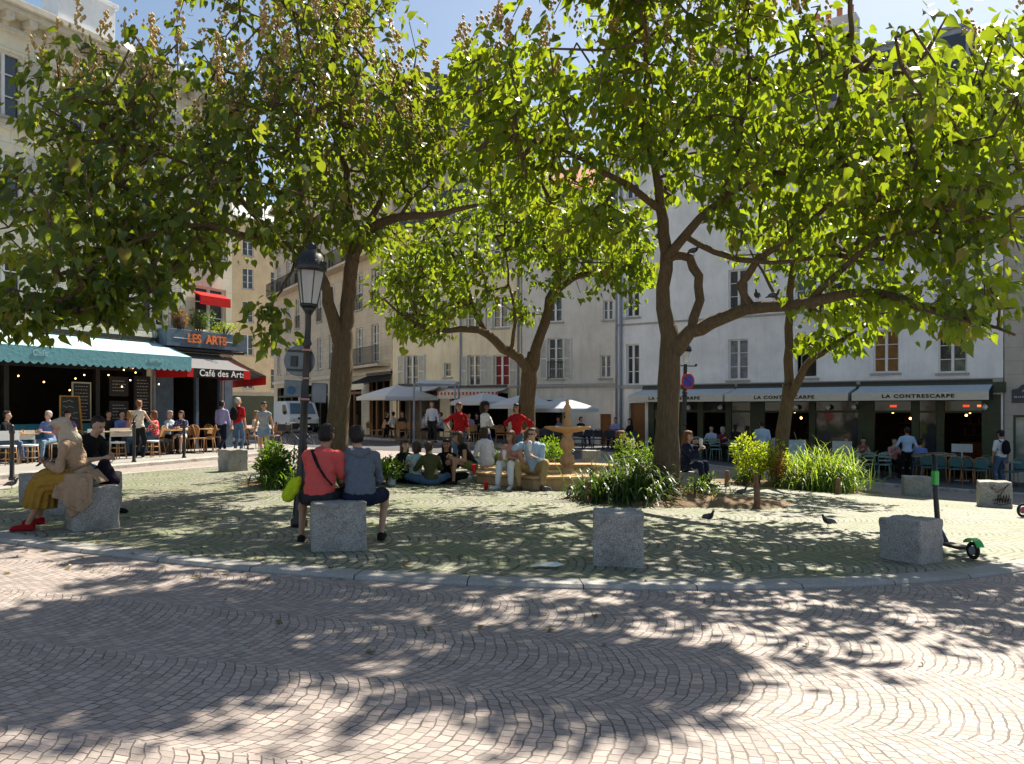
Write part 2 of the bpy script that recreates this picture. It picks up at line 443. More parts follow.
def kerb_mat():
    t = NT('kerb_stones'); co = t.coord()
    sx = t.n('ShaderNodeSeparateXYZ'); t.l(co, sx.inputs[0])
    an = t.math('ARCTAN2', t.math('SUBTRACT', sx.outputs[1], 16.5), sx.outputs[0])
    fr = t.math('FRACT', t.math('MULTIPLY', an, 9.3))
    j = t.math('LESS_THAN', fr, .012)
    a = t.ramp(t.noise(co, 80, 3, .8), [(.38, 0.0), (.62, 1.0)])
    c = t.mix(a, (.28, .27, .255, 1), (.43, .415, .39, 1))
    c = t.mix(t.math('MULTIPLY', t.ramp(t.noise(co, 1.5, 5), [(.4, 0.0), (.7, 1.0)]), .5), c, (.22, .2, .17, 1))
    c = t.mix(j, c, (.06, .05, .04, 1))
    t.pbsdf(c, .8, .3, 0, t.bump(t.noise(co, 40, 4), .4, .008)); return t.mat
isl = spline([(0, 7.0), (3.2, 7.45), (6.0, 8.9), (8.6, 11.6), (10.3, 15.6), (10.4, 19.4), (8.0, 22.4), (3.5, 24.4), (-1.5, 24.2), (-6, 21.8), (-8.7, 17.6), (-9.3, 14.2), (-8.3, 11.2), (-5.9, 8.9), (-3.0, 7.5)], 10)
platform('square_paving', isl, (0.3, 15.8), 0.0, M_ISLE, kerb=.27, kmat=kerb_mat())
# left pavement in front of the two cafes
lp = dens([(-14.2, 5), (-12.2, 11), (-10.6, 16.5), (-8.3, 23.6), (-7.0, 27.6), (-7.2, 29.6), (-9.0, 32.2), (-26, 60), (-30, 60), (-14, 34), (-12, 28), (-18, 15), (-22, 6)], .9)
def strip(name, left, right, top, mt, kw=.28, kmat=M_KERB, side='left'):
    """pavement strip between two edge lines; kerb along `left`"""
    n = 40
    def samp(pl):
        P = [Vector(p) for p in pl]; L = [0]
        for a, b in zip(P, P[1:]): L.append(L[-1]+(b-a).length)
        out = []
        for i in range(n+1):
            s = L[-1]*i/n; k = max(j for j in range(len(L)) if L[j] <= s+1e-6); k = min(k, len(P)-2)
            out.append(P[k]+(P[k+1]-P[k])*((s-L[k])/max(1e-6, L[k+1]-L[k])))
        return out
    A = samp(left); B = samp(right); A2 = [a+(b-a).normalized()*kw for a, b in zip(A, B)]
    mb = MB(); m = 12
    for a, b in zip(A2, B):
        for j in range(m+1):
            q = a+(b-a)*j/m; mb.v.append((q.x, q.y, G(q.x, q.y)+top))
    for i in range(n):
        for j in range(m):
            a = i*(m+1)+j; mb.f.append((a, a+1, a+m+2, a+m+1)); mb.m.append(0); mb.smooth.append(True)
    tag(mb.build(name, mt, fix=False), kind='structure')
    kb = MB()
    rows = [[(a.x, a.y, G(a.x, a.y)+z) for a in P] for P, z in ((A, -.3), (A, top-.015), ([a+(b-a)*.07 for a, b in zip(A, A2)], top+.006), (A2, top+.006), (A2, top-.1))]
    for r in rows: kb.v += r
    for r in range(4):
        for i in range(n):
            a = r*(n+1)+i; kb.f.append((a, a+1, a+n+2, a+n+1)); kb.m.append(0); kb.smooth.append(False)
    tag(kb.build('kerb', kmat, fix=False), kind='structure')
FL0 = Vector((-13.9, 21.7)); FLu = Vector((.469, .883)).normalized(); FLn = Vector((FLu.y, -FLu.x))
def fl(t, off=0.0): return FL0+FLu*t+FLn*off
c_ = fl(9.6, -.02)
strip('left_pavement', [(-14.4, 3.0), (-12.4, 10.5), (-10.6, 16.5), (-8.3, 23.6), (-7.3, 27.2), (-7.6, 29.3), (-9.4, 32.0), (-18, 46)],
      [fl(-20, -.3), fl(-12, -.3), fl(-5, -.3), fl(3, -.3), fl(7, -.3), fl(9.2, -.3), (-10.2, 31.5), (-20, 46)], .06, M_CONC)
B70 = Vector((4.65, 35.13)); B71 = Vector((16.42, 26.74)); B7u = (B71-B70).normalized(); B7n = Vector((B7u.y, -B7u.x))
def b7(t, off=0.0): return B70+B7u*t+B7n*off
strip('right_pavement', [(1.5, 33.5), (4.5, 28.2), (6.4, 26.4), (10.9, 24.4), (14.7, 21.6), (19.5, 17.5), (26, 11)],
      [b7(-4, -.3), b7(0, -.3), b7(3, -.3), b7(8, -.3), b7(15, -.3), b7(21, -.3), (32, 17)], .05, M_ROAD)
strip('far_pavement', [(-9.0, 42.5), (-6.0, 37.6), (-3, 35.4), (1.5, 33.5)], [(-10, 46), (-6.2, 42.2), (-1, 41.2), (5.6, 37.5)], .05, M_ROAD)
# the asphalt street at the back of the square
def road(name, pl, w_, z, mt):
    P = spline(pl, 10, closed=False); mb = MB()
    for i, p in enumerate(P):
        t = (P[min(i+1, len(P)-1)]-P[max(i-1, 0)]).normalized(); nn = Vector((-t.y, t.x))
        for j in range(7):
            q = p+nn*w_*(j/6-.5); mb.v.append((q.x, q.y, G(q.x, q.y)+z))
    for i in range(len(P)-1):
        for j in range(6):
            a = i*7+j; mb.f.append((a, a+1, a+8, a+7)); mb.m.append(0); mb.smooth.append(True)
    tag(mb.build(name, mt, fix=False), kind='structure')
road('back_road', [(-22, 58), (-14, 44), (-8, 35), (-3, 30.5), (3, 28.8)], 5.2, -STEP+.012, M_ROAD)

# ------------------------------------------------------------------ facades
class Fac:
    """one street front; local x runs along the wall, +y goes into the building, z is absolute height"""
    def __init__(s, name, label, P0, P1, base, group=None):
        s.P0 = Vector(P0); s.P1 = Vector(P1); d = s.P1-s.P0; s.W = d.length; s.u = d.normalized()
        s.n = Vector((s.u.y, -s.u.x))
        s.ang = math.atan2(d.y, d.x); s.base = base
        s.root = empty(name, (s.P0.x, s.P0.y, 0), s.ang, label, 'building', group)
        s.op = []
    def t(s, xp):
        k = (xp-HX)/F
        return (k*s.P0.y-s.P0.x)/(s.u.x-k*s.u.y)
    def d(s, t): return s.P0.y+s.u.y*t
    def z(s, yp, t): return CZ+(HY-yp)/F*s.d(t)
    def rect(s, x0, x1, y0, y1):
        a, b = s.t(x0), s.t(x1); m = (a+b)/2
        return (a, b, s.z(y1, m), s.z(y0, m))
    def walls(s, z1, mt, depth=9.0, reveal=.22, z0=None):
        z0 = s.base if z0 is None else z0
        xs = sorted({0.0, s.W, *[o[0] for o in s.op], *[o[1] for o in s.op]})
        zs = sorted({z0, z1, *[o[2] for o in s.op], *[o[3] for o in s.op]})
        xs = [x for x in xs if 0 <= x <= s.W]; zs = [q for q in zs if z0 <= q <= z1]
        mb = MB()
        for i in range(len(xs)-1):
            for j in range(len(zs)-1):
                cx, cz = (xs[i]+xs[i+1])/2, (zs[j]+zs[j+1])/2
                if any(o[0] < cx < o[1] and o[2] < cz < o[3] for o in s.op): continue
                mb.quad((xs[i], 0, zs[j]), (xs[i+1], 0, zs[j]), (xs[i+1], 0, zs[j+1]), (xs[i], 0, zs[j+1]))
        for a, b, c, d in s.op:
            c = max(c, z0); r = reveal
            mb.quad((a, 0, c), (a, r, c), (a, r, d), (a, 0, d)); mb.quad((b, 0, c), (b, 0, d), (b, r, d), (b, r, c))
            mb.quad((a, 0, d), (a, r, d), (b, r, d), (b, 0, d)); mb.quad((a, 0, c), (b, 0, c), (b, r, c), (a, r, c))
        D = depth
        mb.quad((0, 0, z0), (0, 0, z1), (0, D, z1), (0, D, z0)); mb.quad((s.W, 0, z0), (s.W, D, z0), (s.W, D, z1), (s.W, 0, z1))
        mb.quad((0, D, z0), (0, D, z1), (s.W, D, z1), (s.W, D, z0)); mb.quad((0, 0, z1), (s.W, 0, z1), (s.W, D, z1), (0, D, z1))
        s.wall = mb.build('wall', mt, s.root, fix=False)
    def box(s, name, a, b, mt, parent=None, bevel=0):
        mb = MB(); mb.b2(a, b); return mb.build(name, mt, parent or s.root, bevel)
    def window(s, r, cols=2, rows=3, shut=None, rail=False, curtain=None, fm=None, open_=False, sill=True, rv=.16, shut_sides='LR'):
        a, b, c, d = r; fm = fm or M_WHITE
        if r not in s.op: s.op.append(r)
        m = MB(); fw = .055
        m.b2((a, rv-.05, c), (a+fw, rv+.03, d)); m.b2((b-fw, rv-.05, c), (b, rv+.03, d))
        m.b2((a+fw, rv-.05, d-fw), (b-fw, rv+.03, d)); m.b2((a+fw, rv-.05, c), (b-fw, rv+.03, c+fw*1.3))
        if not open_:
            for k in range(1, cols):
                x = a+(b-a)*k/cols; m.b2((x-.045, rv-.06, c+fw*1.3), (x+.045, rv+.02, d-fw))
            for k in range(1, rows):
                zz = c+(d-c)*k/rows
                for q in range(cols):
                    x0 = a+(b-a)*q/cols+.05; x1 = a+(b-a)*(q+1)/cols-.05
                    m.b2((x0, rv-.03, zz-.014), (x1, rv+.015, zz+.014))
        else:
            for x, sg in ((a+fw, 1), (b-fw, -1)):
                m.b2((x, rv+.03, c+.05), (x+sg*.04, rv+.5, c+.1)); m.b2((x, rv+.03, d-.12), (x+sg*.04, rv+.5, d-.07)); m.b2((x, rv+.46, c+.1), (x+sg*.04, rv+.5, d-.12))
        wo_ = m.build('window', fm, s.root)
        p = MB(); p.b2((a+.02, rv+(.031 if not open_ else .6), c+.02), (b-.02, rv+(.04 if not open_ else .61), d-.02))
        p.build('pane', M_GL if not curtain else curtain, wo_)
        if sill:
            q = MB(); q.b2((a-.08, -.09, c-.08), (b+.08, .05, c-.003)); q.build('sill', M_SILL, wo_)
        if rail:
            q = MB(); zz = c+min(.85, (d-c)*.42)
            q.b2((a-.02, -.075, zz-.02), (b+.02, -.045, zz+.015)); q.b2((a-.02, -.075, c+.05), (b+.02, -.045, c+.08))
            n = int((b-a)/.11)
            for k in range(n+1):
                x = a+(b-a)*k/n; q.b2((x-.008, -.068, c+.05), (x+.008, -.052, zz))
            q.build('railing', M_DARK, wo_)
        if shut:
            w2 = (b-a)/2
            for sg, x in (('L', a-w2-.03), ('R', b+.03)):
                if sg not in shut_sides: continue
                q = MB(); x1 = x+w2
                q.b2((x, -.06, c), (x+.05, -.02, d)); q.b2((x1-.05, -.06, c), (x1, -.02, d))
                for zz in (c+.03, (c+d)/2, d-.03): q.b2((x+.05, -.058, zz-.035), (x1-.05, -.022, zz+.035))
                n = int((d-c)/.07)
                for k in range(n):
                    zz = c+.05+(d-c-.1)*k/n
                    q.box(((x+x1)/2, -.04, zz+.02), (w2-.1, .012, .05), M=Matrix.Rotation(R(35), 3, 'X'))
                q.build('shutter', shut, wo_)
        return wo_
    def room(s, x0, x1, z0, z1, depth=4.5, mt=None):
        """the shop behind an opening"""
        mb = MB(); y0 = .3
        P = lambda x, y, z: (x, y, z)
        mb.quad(P(x0, depth, z0), P(x1, depth, z0), P(x1, depth, z1), P(x0, depth, z1))
        mb.quad(P(x0, y0, z0), P(x1, y0, z0), P(x1, depth, z0), P(x0, depth, z0))
        mb.quad(P(x0, y0, z1), P(x0, depth, z1), P(x1, depth, z1), P(x1, y0, z1))
        mb.quad(P(x0, y0, z0), P(x0, depth, z0), P(x0, depth, z1), P(x0, y0, z1))
        mb.quad(P(x1, y0, z0), P(x1, y0, z1), P(x1, depth, z1), P(x1, depth, z0))
        return mb.build('interior', mt or M_INT, s.root, fix=False)
M_SILL = mat('sill_stone', (.36, .35, .33), .9)
M_CURT = mat('ochre_curtain', (.25, .13, .04), .8, .3, 4)
M_LACE = mat('lace_curtain', (.25, .26, .26), .7, .4, 5)

def awning(parent, x0, x1, z_wall, z_front, proj, val, m_top, m_val, name='awning', scallop=False, y0=0.0, sides=None, vm=None):
    """sloping canvas with thickness, valance, roller box and arms; local wall frame (front = -y)"""
    mb = MB(); n = max(2, int((x1-x0)/.9))
    for i in range(n):     # canvas sags slightly between the arms
        xa = x0+(x1-x0)*i/n; xb = x0+(x1-x0)*(i+1)/n
        k = 4
        for j in range(k):
            ya = y0-proj*j/k; yb = y0-proj*(j+1)/k
            za = z_wall+(z_front-z_wall)*j/k-.03*math.sin(math.pi*j/k); zb = z_wall+(z_front-z_wall)*(j+1)/k-.03*math.sin(math.pi*(j+1)/k)
            mb.quad((xa, ya, za), (xb, ya, za), (xb, yb, zb), (xa, yb, zb)); mb.quad((xa, ya, za-.015), (xa, yb, zb-.015), (xb, yb, zb-.015), (xb, ya, za-.015))
    aw = mb.build(name, m_top, parent, fix=False)
    v = MB(); yf = y0-proj-.01
    if scallop:
        ns = int((x1-x0)/.22)
        for i in range(ns):
            xa = x0+(x1-x0)*i/ns; xb = x0+(x1-x0)*(i+1)/ns
            pr = [(xa, z_front), (xb, z_front), (xb, z_front-val)]+[(xb+(xa-xb)*q/4, z_front-val-.07*math.sin(math.pi*q/4)) for q in (1, 2, 3)]+[(xa, z_front-val)]
            v.prism(pr, yf, yf-.012)
    else: v.b2((x0, yf, z_front), (x1, yf-.012, z_front-val))
    v.build('valance', m_val, aw)
    f = MB(); f.b2((x0, y0-.12, z_wall+.02), (x1, y0+.0, z_wall+.14)); f.b2((x0, yf+.03, z_front-.06), (x1, yf+.008, z_front-.02))
    for x in (x0+.25, x1-.25):
        f.bar((x, y0-.05, z_wall-.25), (x+.02, yf+.06, z_front-.05), .03)
    f.build('frame', M_DARK, aw)
    if sides:
        q = MB()
        for x in (x0, x1): q = MB(); q.prism([(y0-.02, z_wall-.02), (yf, z_front), (yf, z_front-val), (y0-.02, z_front-val)], x-.008, x+.008, axis='x'); q.build('side_panel', sides, aw)
    return aw
def text(s_, size, mt, parent, loc, rot=(R(90), 0, 0), ext=.004, sx=1.0, name='lettering', align='CENTER', bold=0.0, spacing=1.0, shear=0.0):
    cu = bpy.data.curves.new('t', 'FONT'); cu.body = s_; cu.size = size; cu.extrude = ext; cu.align_x = align; cu.align_y = 'CENTER'
    cu.offset = bold; cu.space_character = spacing; cu.shear = shear
    o = bpy.data.objects.new('t', cu); COL.objects.link(o)
    dg = bpy.context.evaluated_depsgraph_get(); me = bpy.data.meshes.new_from_object(o.evaluated_get(dg))
    bpy.data.objects.remove(o); me.materials.clear(); me.materials.append(mt)
    q = link_mesh(name, me, parent); q.location = loc; q.rotation_euler = rot; q.scale = (sx, 1, 1); return q
W_CREAM = wall_mat('cream_facade', (.80, .74, .58), .25, (1.3, .52))
W_BEIGE = wall_mat('beige_render', (.80, .70, .50), .4)
W_STONE = wall_mat('cut_stone', (.58, .50, .38), .35, (.9, .38))
W_GREY = wall_mat('whitewashed_render', (.86, .85, .83), .3, None, (.45, .42, .39))
W_GREY2 = wall_mat('aged_render', (.68, .65, .60), .5, None, (.35, .32, .28))
W_YEL = wall_mat('yellow_render', (.64, .53, .34), .3)
W_GRST = wall_mat('grey_stone_base', (.50, .46, .40), .45, (1.1, .45))
M_GREEN = mat('green_shopfront', (.045, .06, .03), .45, .2, 5, .1, spec=.4)
M_BLUEP = mat('blue_grey_fascia', (.09, .13, .18), .5, .2, 6)
M_TEAL = cloth('teal_awning_canvas', (.15, .36, .42), .15)
M_TEALL = cloth('pale_blue_awning_canvas', (.42, .62, .68), .15)
M_GRCAN = cloth('grey_awning_canvas', (.17, .17, .18), .15)
M_BLCAN = cloth('black_awning_canvas', (.02, .02, .022), .15)
M_RED = cloth('red_awning_canvas', (.55, .02, .02), .15)
M_PALECAN = cloth('pale_awning_canvas', (.56, .60, .62), .15)
M_IVORY = cloth('ivory_valance', (.66, .62, .52), .1)
M_ORANGE = mat('orange_letters', (.85, .24, .08), .5, .05)
M_LET_W = mat('white_letters', (.8, .8, .8), .6, .02, bump=0)
M_LET_B = mat('black_letters', (.02, .025, .02), .6, .02, bump=0)
M_LET_BL = mat('pale_blue_letters', (.35, .55, .62), .6, .02, bump=0)

# ---------- left corner building with the two cafes
fL = Fac('corner_building', 'cream corner building with bracketed cornice above the blue and grey cafe awnings', fl(-14), fl(8.1), -.1)
o_ = 14.0                                   # local x of FL0
wins = []
for k in range(-5, 4):
    x = o_+.15+2.36*k
    for z0, z1 in ((4.25, 5.9), (6.8, 8.6), (9.55, 11.35)): wins.append(((x-.5, x+.5, z0, z1), k, z0))
for r, k, z0 in wins:
    if k == 3: r = (r[0]-.25, r[1]+.1, r[2], r[3])
    if k == 3 and z0 < 5: r = (r[0], r[1], r[2], r[3]-.1)
    fL.window(r, 2, 3, shut=M_SHUT if k != 3 else None, rail=(z0 > 6 and k == 3))
cafe_o = (o_-8.0, o_+4.6, 0.0, 3.15); arts_o = (o_+5.5, o_+7.7, 0.0, 3.0)
fL.op += [cafe_o, arts_o]
fL.walls(12.5, W_CREAM, 10, .22)
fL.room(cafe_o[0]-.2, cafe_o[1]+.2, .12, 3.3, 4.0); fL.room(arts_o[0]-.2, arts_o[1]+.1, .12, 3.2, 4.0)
# cornice with brackets, string course, roof
mb = MB(); W = fL.W
mb.b2((-.1, -.62, 12.42), (W+.5, .1, 12.60)); mb.b2((-.1, -.5, 12.28), (W+.4, .1, 12.417)); mb.b2((-.1, -.14, 11.85), (W+.12, .1, 12.0))
fL_c = mb.build('cornice', mat('cornice_stone', (.6, .55, .45), .9), fL.root, .015)
mb = MB()
for i in range(int(W/.62)):
    x = .3+i*.62; mb.b2((x, -.44, 12.08), (x+.22, -.003, 12.277)); mb.b2((x+.02, -.2, 11.98), (x+.20, -.004, 12.077))
mb.build('bracket', mat('cornice_stone', (0, 0, 0)), fL_c)
mb = MB(); mb.b2((-.1, -.12, 3.85), (o_+4.7, -.002, 4.02)); mb.b2((-.1, -.1, 9.2), (W+.1, -.002, 9.32)); mb.build('string_course', mat('cornice_stone', (0, 0, 0)), fL.root, .01)
mb = MB(); mb.prism([(-.5, 12.6), (2.2, 12.9), (9.9, 13.3), (9.9, 12.5), (0, 12.5)], -.1, W+.1, axis='x')
fL.rf = mb.build('roof', M_ZINC, fL.root)
mb = MB()
for i in range(int(W/.7)): x = i*.7; mb.bar((x, -.45, 12.63), (x, 2.2, 12.93), .03, .05)
mb.build('roof_seam', M_ZINC, fL.rf)
mb = MB(); xc = o_+2.2
mb.b2((xc, .9, 12.5), (xc+1.9, 1.7, 14.4)); mb.b2((xc-.08, .82, 14.4), (xc+1.98, 1.78, 14.55))
ch = mb.build('chimney_stack', W_GREY, fL.rf, .01)
for i in range(5):
    m2 = MB(); m2.lathe([(.13, 14.55), (.12, 14.9), (.15, 14.92), (.15, 14.98), (.10, 14.99)], (xc+.25+i*.34, 1.3, 0), 12); m2.build('chimney_pot', M_TERRA, fL.rf)
# blue cafe shop front (posts, transom, awning)
mb = MB()
for x in (cafe_o[0]+.07, cafe_o[0]+2.6, cafe_o[0]+5.2, o_+0.2, o_+2.9, cafe_o[1]-.09): mb.b2((x-.07, .03, 0), (x+.07, .17, 3.15))
mb.b2((cafe_o[0], .04, 2.75), (cafe_o[1], .16, 2.85)); mb.build('shopfront', M_BLACKP, fL.root)
aw = awning(fL.root, o_-7.9, o_+5.0, 3.72, 3.2, 1.55, .40, M_TEALL, M_TEAL, 'awning', True, sides=M_TEAL)
text('Café', .22, M_LET_BL, aw, (o_+.15, -1.58, 3.02), name='lettering'); text('BISTRO', .15, M_LET_BL, aw, (o_+3.7, -1.58, 3.0), name='lettering')
mb = MB(); mb.b2((o_+4.75, -.11, 0), (o_+4.83, -.03, 12.2)); mb.build('drainpipe', M_PIPE, fL.root)
# Les Arts: fascia, awning, side awning
mb = MB(); mb.b2((o_+4.95, -.5, 3.62), (W+.25, -.02, 4.18)); fas = mb.build('fascia', M_BLUEP, fL.root, .01)
mb = MB(); mb.b2((o_+5.2, -.512, 3.88), (o_+6.0, -.503, 3.90)); mb.b2((W-.95, -.512, 3.88), (W-.15, -.503, 3.90)); mb.build('trim', M_LET_W, fas)
text('LES  ARTS', .40, M_ORANGE, fas, (o_+6.55, -.515, 3.9), name='lettering', bold=.012, ext=.02, sx=.95)
mb = MB(); mb.b2((o_+4.95, -.4, 3.5), (W+.2, -.02, 3.58)); mb.build('awning_box', M_DARK, fL.root)
aw = awning(fL.root, o_+4.85, o_+7.5, 3.46, 2.86, 1.5, .30, M_GRCAN, M_BLCAN, 'awning', False, sides=M_RED)
text('Café des Arts', .30, M_LET_W, aw, (o_+6.3, -1.528, 2.71), name='lettering', bold=.004, sx=1.05, spacing=1.08)
mb = MB(); mb.b2((o_+7.2, -1.524, 2.57), (o_+7.49, -1.536, 2.85)); mb.build('valance_corner', M_RED, aw); mb = MB(); mb.b2((o_+4.86, -1.524, 2.57), (o_+5.1, -1.536, 2.85)); mb.build('valance_corner', M_RED, aw)
mb = MB()
for x in (arts_o[0]+.06, arts_o[0]+1.1, arts_o[1]-.07): mb.b2((x-.06, .03, 0), (x+.06, .15, 3.0))
mb.b2((arts_o[0]-.7, -.05, 0), (arts_o[0]-.02, -.004, 3.4)); mb.b2((arts_o[1]+.02, -.05, 0), (W-.02, -.004, 3.4)); mb.build('shopfront', M_BLUEP, fL.root)
# side awning round the corner
sa = empty('side_awning_frame', (0, 0, 0)); sa.parent = fL.root; sa.location = (W, 0, 0); sa.rotation_euler = (0, 0, R(62))
sa.name = 'side_awning'
awning(sa, .3, 5.0, 3.46, 2.8, 1.3, .34, M_GRCAN, M_RED, 'canopy', False, sides=None)
mb = MB(); mb.b2((.25, .0, .0), (5.2, .12, 3.5)); mb.build('side_shopfront', mat('rose_shopfront', (.35, .13, .12), .6), sa)
mb = MB(); xx = o_+2.36*3
mb.b2((xx-.75, -.45, 5.12), (xx+.55, -.40, 5.42)); mb.prism([(-.02, 5.6), (-.45, 5.42), (-.43, 5.39), (-.02, 5.55)], xx-.75, xx+.55, axis='x'); mb.build('window_awning', M_RED, fL.root)
# menu boards in the windows
for i, (x, z0, w_, h_) in enumerate(((o_+2.05, 1.2, .6, 1.15), (o_+3.25, 1.95, .65, .6), (o_+3.25, 1.1, .65, .7), (o_+4.1, 1.2, .6, 1.4))):
    mb = MB(); mb.b2((x, -.02, z0), (x+w_, .02, z0+h_)); bd = mb.build('menu_board', M_CREAMP if i == 0 else M_DARK, fL.root)
    q = MB(); q.b2((x+.04, -.024, z0+.04), (x+w_-.04, -.0205, z0+h_-.04))
    for j in range(int(h_/.1)-1):
        zz = z0+h_-.14-j*.1; a = x+.1
        while a < x+w_-.14:
            l = random.uniform(.03, .1); q.b2((a, -.028, zz), (min(a+l, x+w_-.08), -.025, zz+.018), 1); a += l+.03
    q.build('chalk_panel', [M_BLACKP, mat('chalk', (.5, .5, .48), .9, bump=0)], bd)

# ---------- far side-street buildings
fY = Fac('yellow_house', 'yellow rendered house far down the side street left of the lamp', (-33, 70), (-19.5, 83), -.5)
for i in range(6):
    for z in (3.6, 6.8, 10.0, 13.2, 16.4): fY.window((1.2+i*2.9, 2.3+i*2.9, z, z+2.0), 2, 3, shut=None, rail=False)
fY.walls(20, W_YEL, 8)
mb = MB(); mb.prism([(-.4, 20), (1.5, 22.5), (8, 23), (8, 20)], 0, fY.W, axis='x'); mb.build('roof', M_ZINC, fY.root)
mb = MB(); mb.b2((0, -.08, 3.0), (fY.W, -.002, 3.2)); mb.b2((0, -.25, 19.7), (fY.W, -.002, 20.0)); mb.build('string_course', M_SILL, fY.root)
mb = MB(); mb.b2((6, -.06, 0), (16, -.004, 2.9)); mb.build('shopfront', M_GREEN, fY.root)
fS = Fac('stone_apartment_house', 'tall cut stone apartment house with iron balconies behind the left tree', (-18.6, 62.5), (-6.35, 42.4), -.2)
cols_ = [1.5+i*2.45 for i in range(9)]
for zi, z in enumerate((4.15, 7.3, 10.4, 13.4)):
    for x in cols_: fS.window((x-.55, x+.55, z+.05, z+2.15), 2, 4, rail=(zi != 0), fm=M_WHITE)
fS.op += [(1, 6.5, 0, 3.2), (8, 13, 0, 3.2), (15, 19, 0, 3.2), (20.2, 23.2, 0, 3.1)]
fS.walls(17, W_STONE, 9)
for a, b in ((1, 6.5), (8, 13), (15, 19), (20.2, 23.2)):
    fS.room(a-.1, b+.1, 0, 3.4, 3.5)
    mb = MB(); mb.b2((a, .04, 2.45), (b, .12, 2.6))
    for k in range(4): x = a+(b-a)*k/3; mb.b2((x-.06, .04, 0), (x+.06, .14, 3.1))
    mb.build('shopfront', M_WOODD if a > 14 else M_GREEN, fS.root)
mb = MB(); mb.b2((0, -.45, 16.6), (fS.W, -.002, 17.0)); mb.b2((0, -.12, 3.5), (fS.W, -.002, 3.7)); mb.build('cornice', mat('cornice_stone', (0, 0, 0)), fS.root)
for z, x0, x1 in ((4.0, 15.5, 23.3), (10.2, .5, 23.3)):
    mb = MB(); mb.b2((x0, -.75, z-.14), (x1, -.003, z)); bl = mb.build('balcony', W_STONE, fS.root)
    m2 = MB(); m2.b2((x0, -.74, z+.93), (x1, -.70, z+.97)); m2.b2((x0, -.73, z+.08), (x1, -.71, z+.10))
    for k in range(int((x1-x0)/.13)+1): m2.b2((x0+k*.13-.009, -.73, z+.001), (x0+k*.13+.009, -.71, z+.93))
    m2.build('railing', M_DARK, bl)
mb = MB(); mb.prism([(-.4, 17), (1.3, 19.8), (8.5, 20.6), (8.5, 17)], 0, fS.W, axis='x'); mb.build('roof', M_SLATE, fS.root)
aw = awning(fS.root, 20.0, 23.6, 3.45, 2.9, 1.6, .3, M_BLCAN, M_IVORY, 'awning')

# ---------- houses behind the fountain
fB = Fac('cream_house', 'cream rendered house with white shutters behind the grey parasols', (-6.3, 42.2), (.45, 39.2), -.3)
for r, cfg in (((405, 418, 355, 388), dict(shut=M_SHUT, rows=3)), ((444, 451, 363, 377), dict(cols=1, rows=2)), ((468, 480, 355, 386), dict(shut=M_SHUT)), ((494, 509, 355, 386), dict(shut=M_SHUT, curtain=mat('red_curtain', (.22, .03, .03), .8)))):
    fB.window(fB.rect(*r), **cfg)
for xp in (407, 440, 474, 500):
    for z in (5.6, 8.4): 
        t_ = fB.t(xp); fB.window((t_-.4, t_+.4, z, z+1.6), shut=M_SHUT)
a1 = (fB.t(399), fB.t(440), 0, 2.5); a2 = (fB.t(450), fB.t(508), 0, 2.35); fB.op += [a1, a2]
fB.walls(11.2, W_BEIGE, 8)
for a in (a1, a2): fB.room(a[0]-.1, a[1]+.1, .05, 2.6, 4.0)
mb = MB(); mb.b2((0, -.1, 2.62), (fB.W, -.003, 2.74)); mb.build('string_course', M_SILL, fB.root)
mb = MB(); mb.b2((0, -.25, 11.0), (fB.W, 0.1, 11.2)); mb.prism([(-.3, 11.2), (2.8, 13.6), (8, 13.6), (8, 11.2)], 0, fB.W, axis='x'); mb.build('roof', M_SLATE, fB.root)
mb = MB(); mb.b2((a1[0], .04, 2.2), (a1[1], .12, 2.3))
for k in range(5): x = a1[0]+(a1[1]-a1[0])*k/4; mb.b2((x-.05, .04, 0), (x+.05, .14, 2.5))
mb.build('shopfront', M_WOODD, fB.root)
aw = awning(fB.root, fB.t(396)+.2, fB.t(441), 2.75, 2.45, 1.6, .22, M_PALECAN, mat('striped_fringe', (.5, .2, .18), .8), 'awning')
aw = awning(fB.root, fB.t(449), fB.t(508), 2.62, 2.42, 1.2, .34, M_IVORY, M_IVORY, 'awning')
x = fB.t(449); mb = MB()
while x < fB.t(508)-.1:
    mb.b2((x, -1.228, 2.26), (x+.09, -1.235, 2.40)); x += .2
mb.build('striped_border', mat('stripe_red', (.5, .03, .03), .7), aw)
mb = MB()
for xp in (461, 523): t_ = fB.t(xp) if xp < 500 else fB.W-.15; mb.tube([(t_, -.07, -.2), (t_, -.07, 11)], .05, 8)
mb.build('drainpipe', M_PIPE, fB.root)
fC = Fac('grey_plaster_house', 'aged whitish plaster house with small windows behind the stone fountain', (.5, 38.9), (5.0, 37.2), -.4)
for r, cfg in (((548, 563, 338, 379), dict(shut=M_SHUT, rail=True, rows=4)), ((600, 611, 355, 378), dict(rows=2, curtain=M_LACE)), ((603, 613, 300, 320), dict(rows=2)), ((548, 562, 285, 322), dict(rows=3)), ((548, 562, 235, 268), dict(rows=3)), ((603, 613, 240, 268), dict(rows=2))):
    fC.window(fC.rect(*r), **cfg)
dr = fC.rect(600, 611, 414, 443); dr = (dr[0], dr[1], -.1, dr[3]); bay = (fC.t(533), fC.t(566), -.1, fC.z(400, fC.t(550))); fC.op += [dr, bay]
fC.walls(9.6, W_GREY2, 8, z0=-.4)
fC.box('door', (dr[0]+.02, .16, -.1), (dr[1]-.02, .21, dr[3]), M_WOODD); fC.room(bay[0]-.1, bay[1]+.1, -.1, bay[3]+.2, 3)
mb = MB(); mb.b2((0, -.14, 2.62), (fC.W, -.003, 2.76)); mb.build('string_course', M_SILL, fC.root)
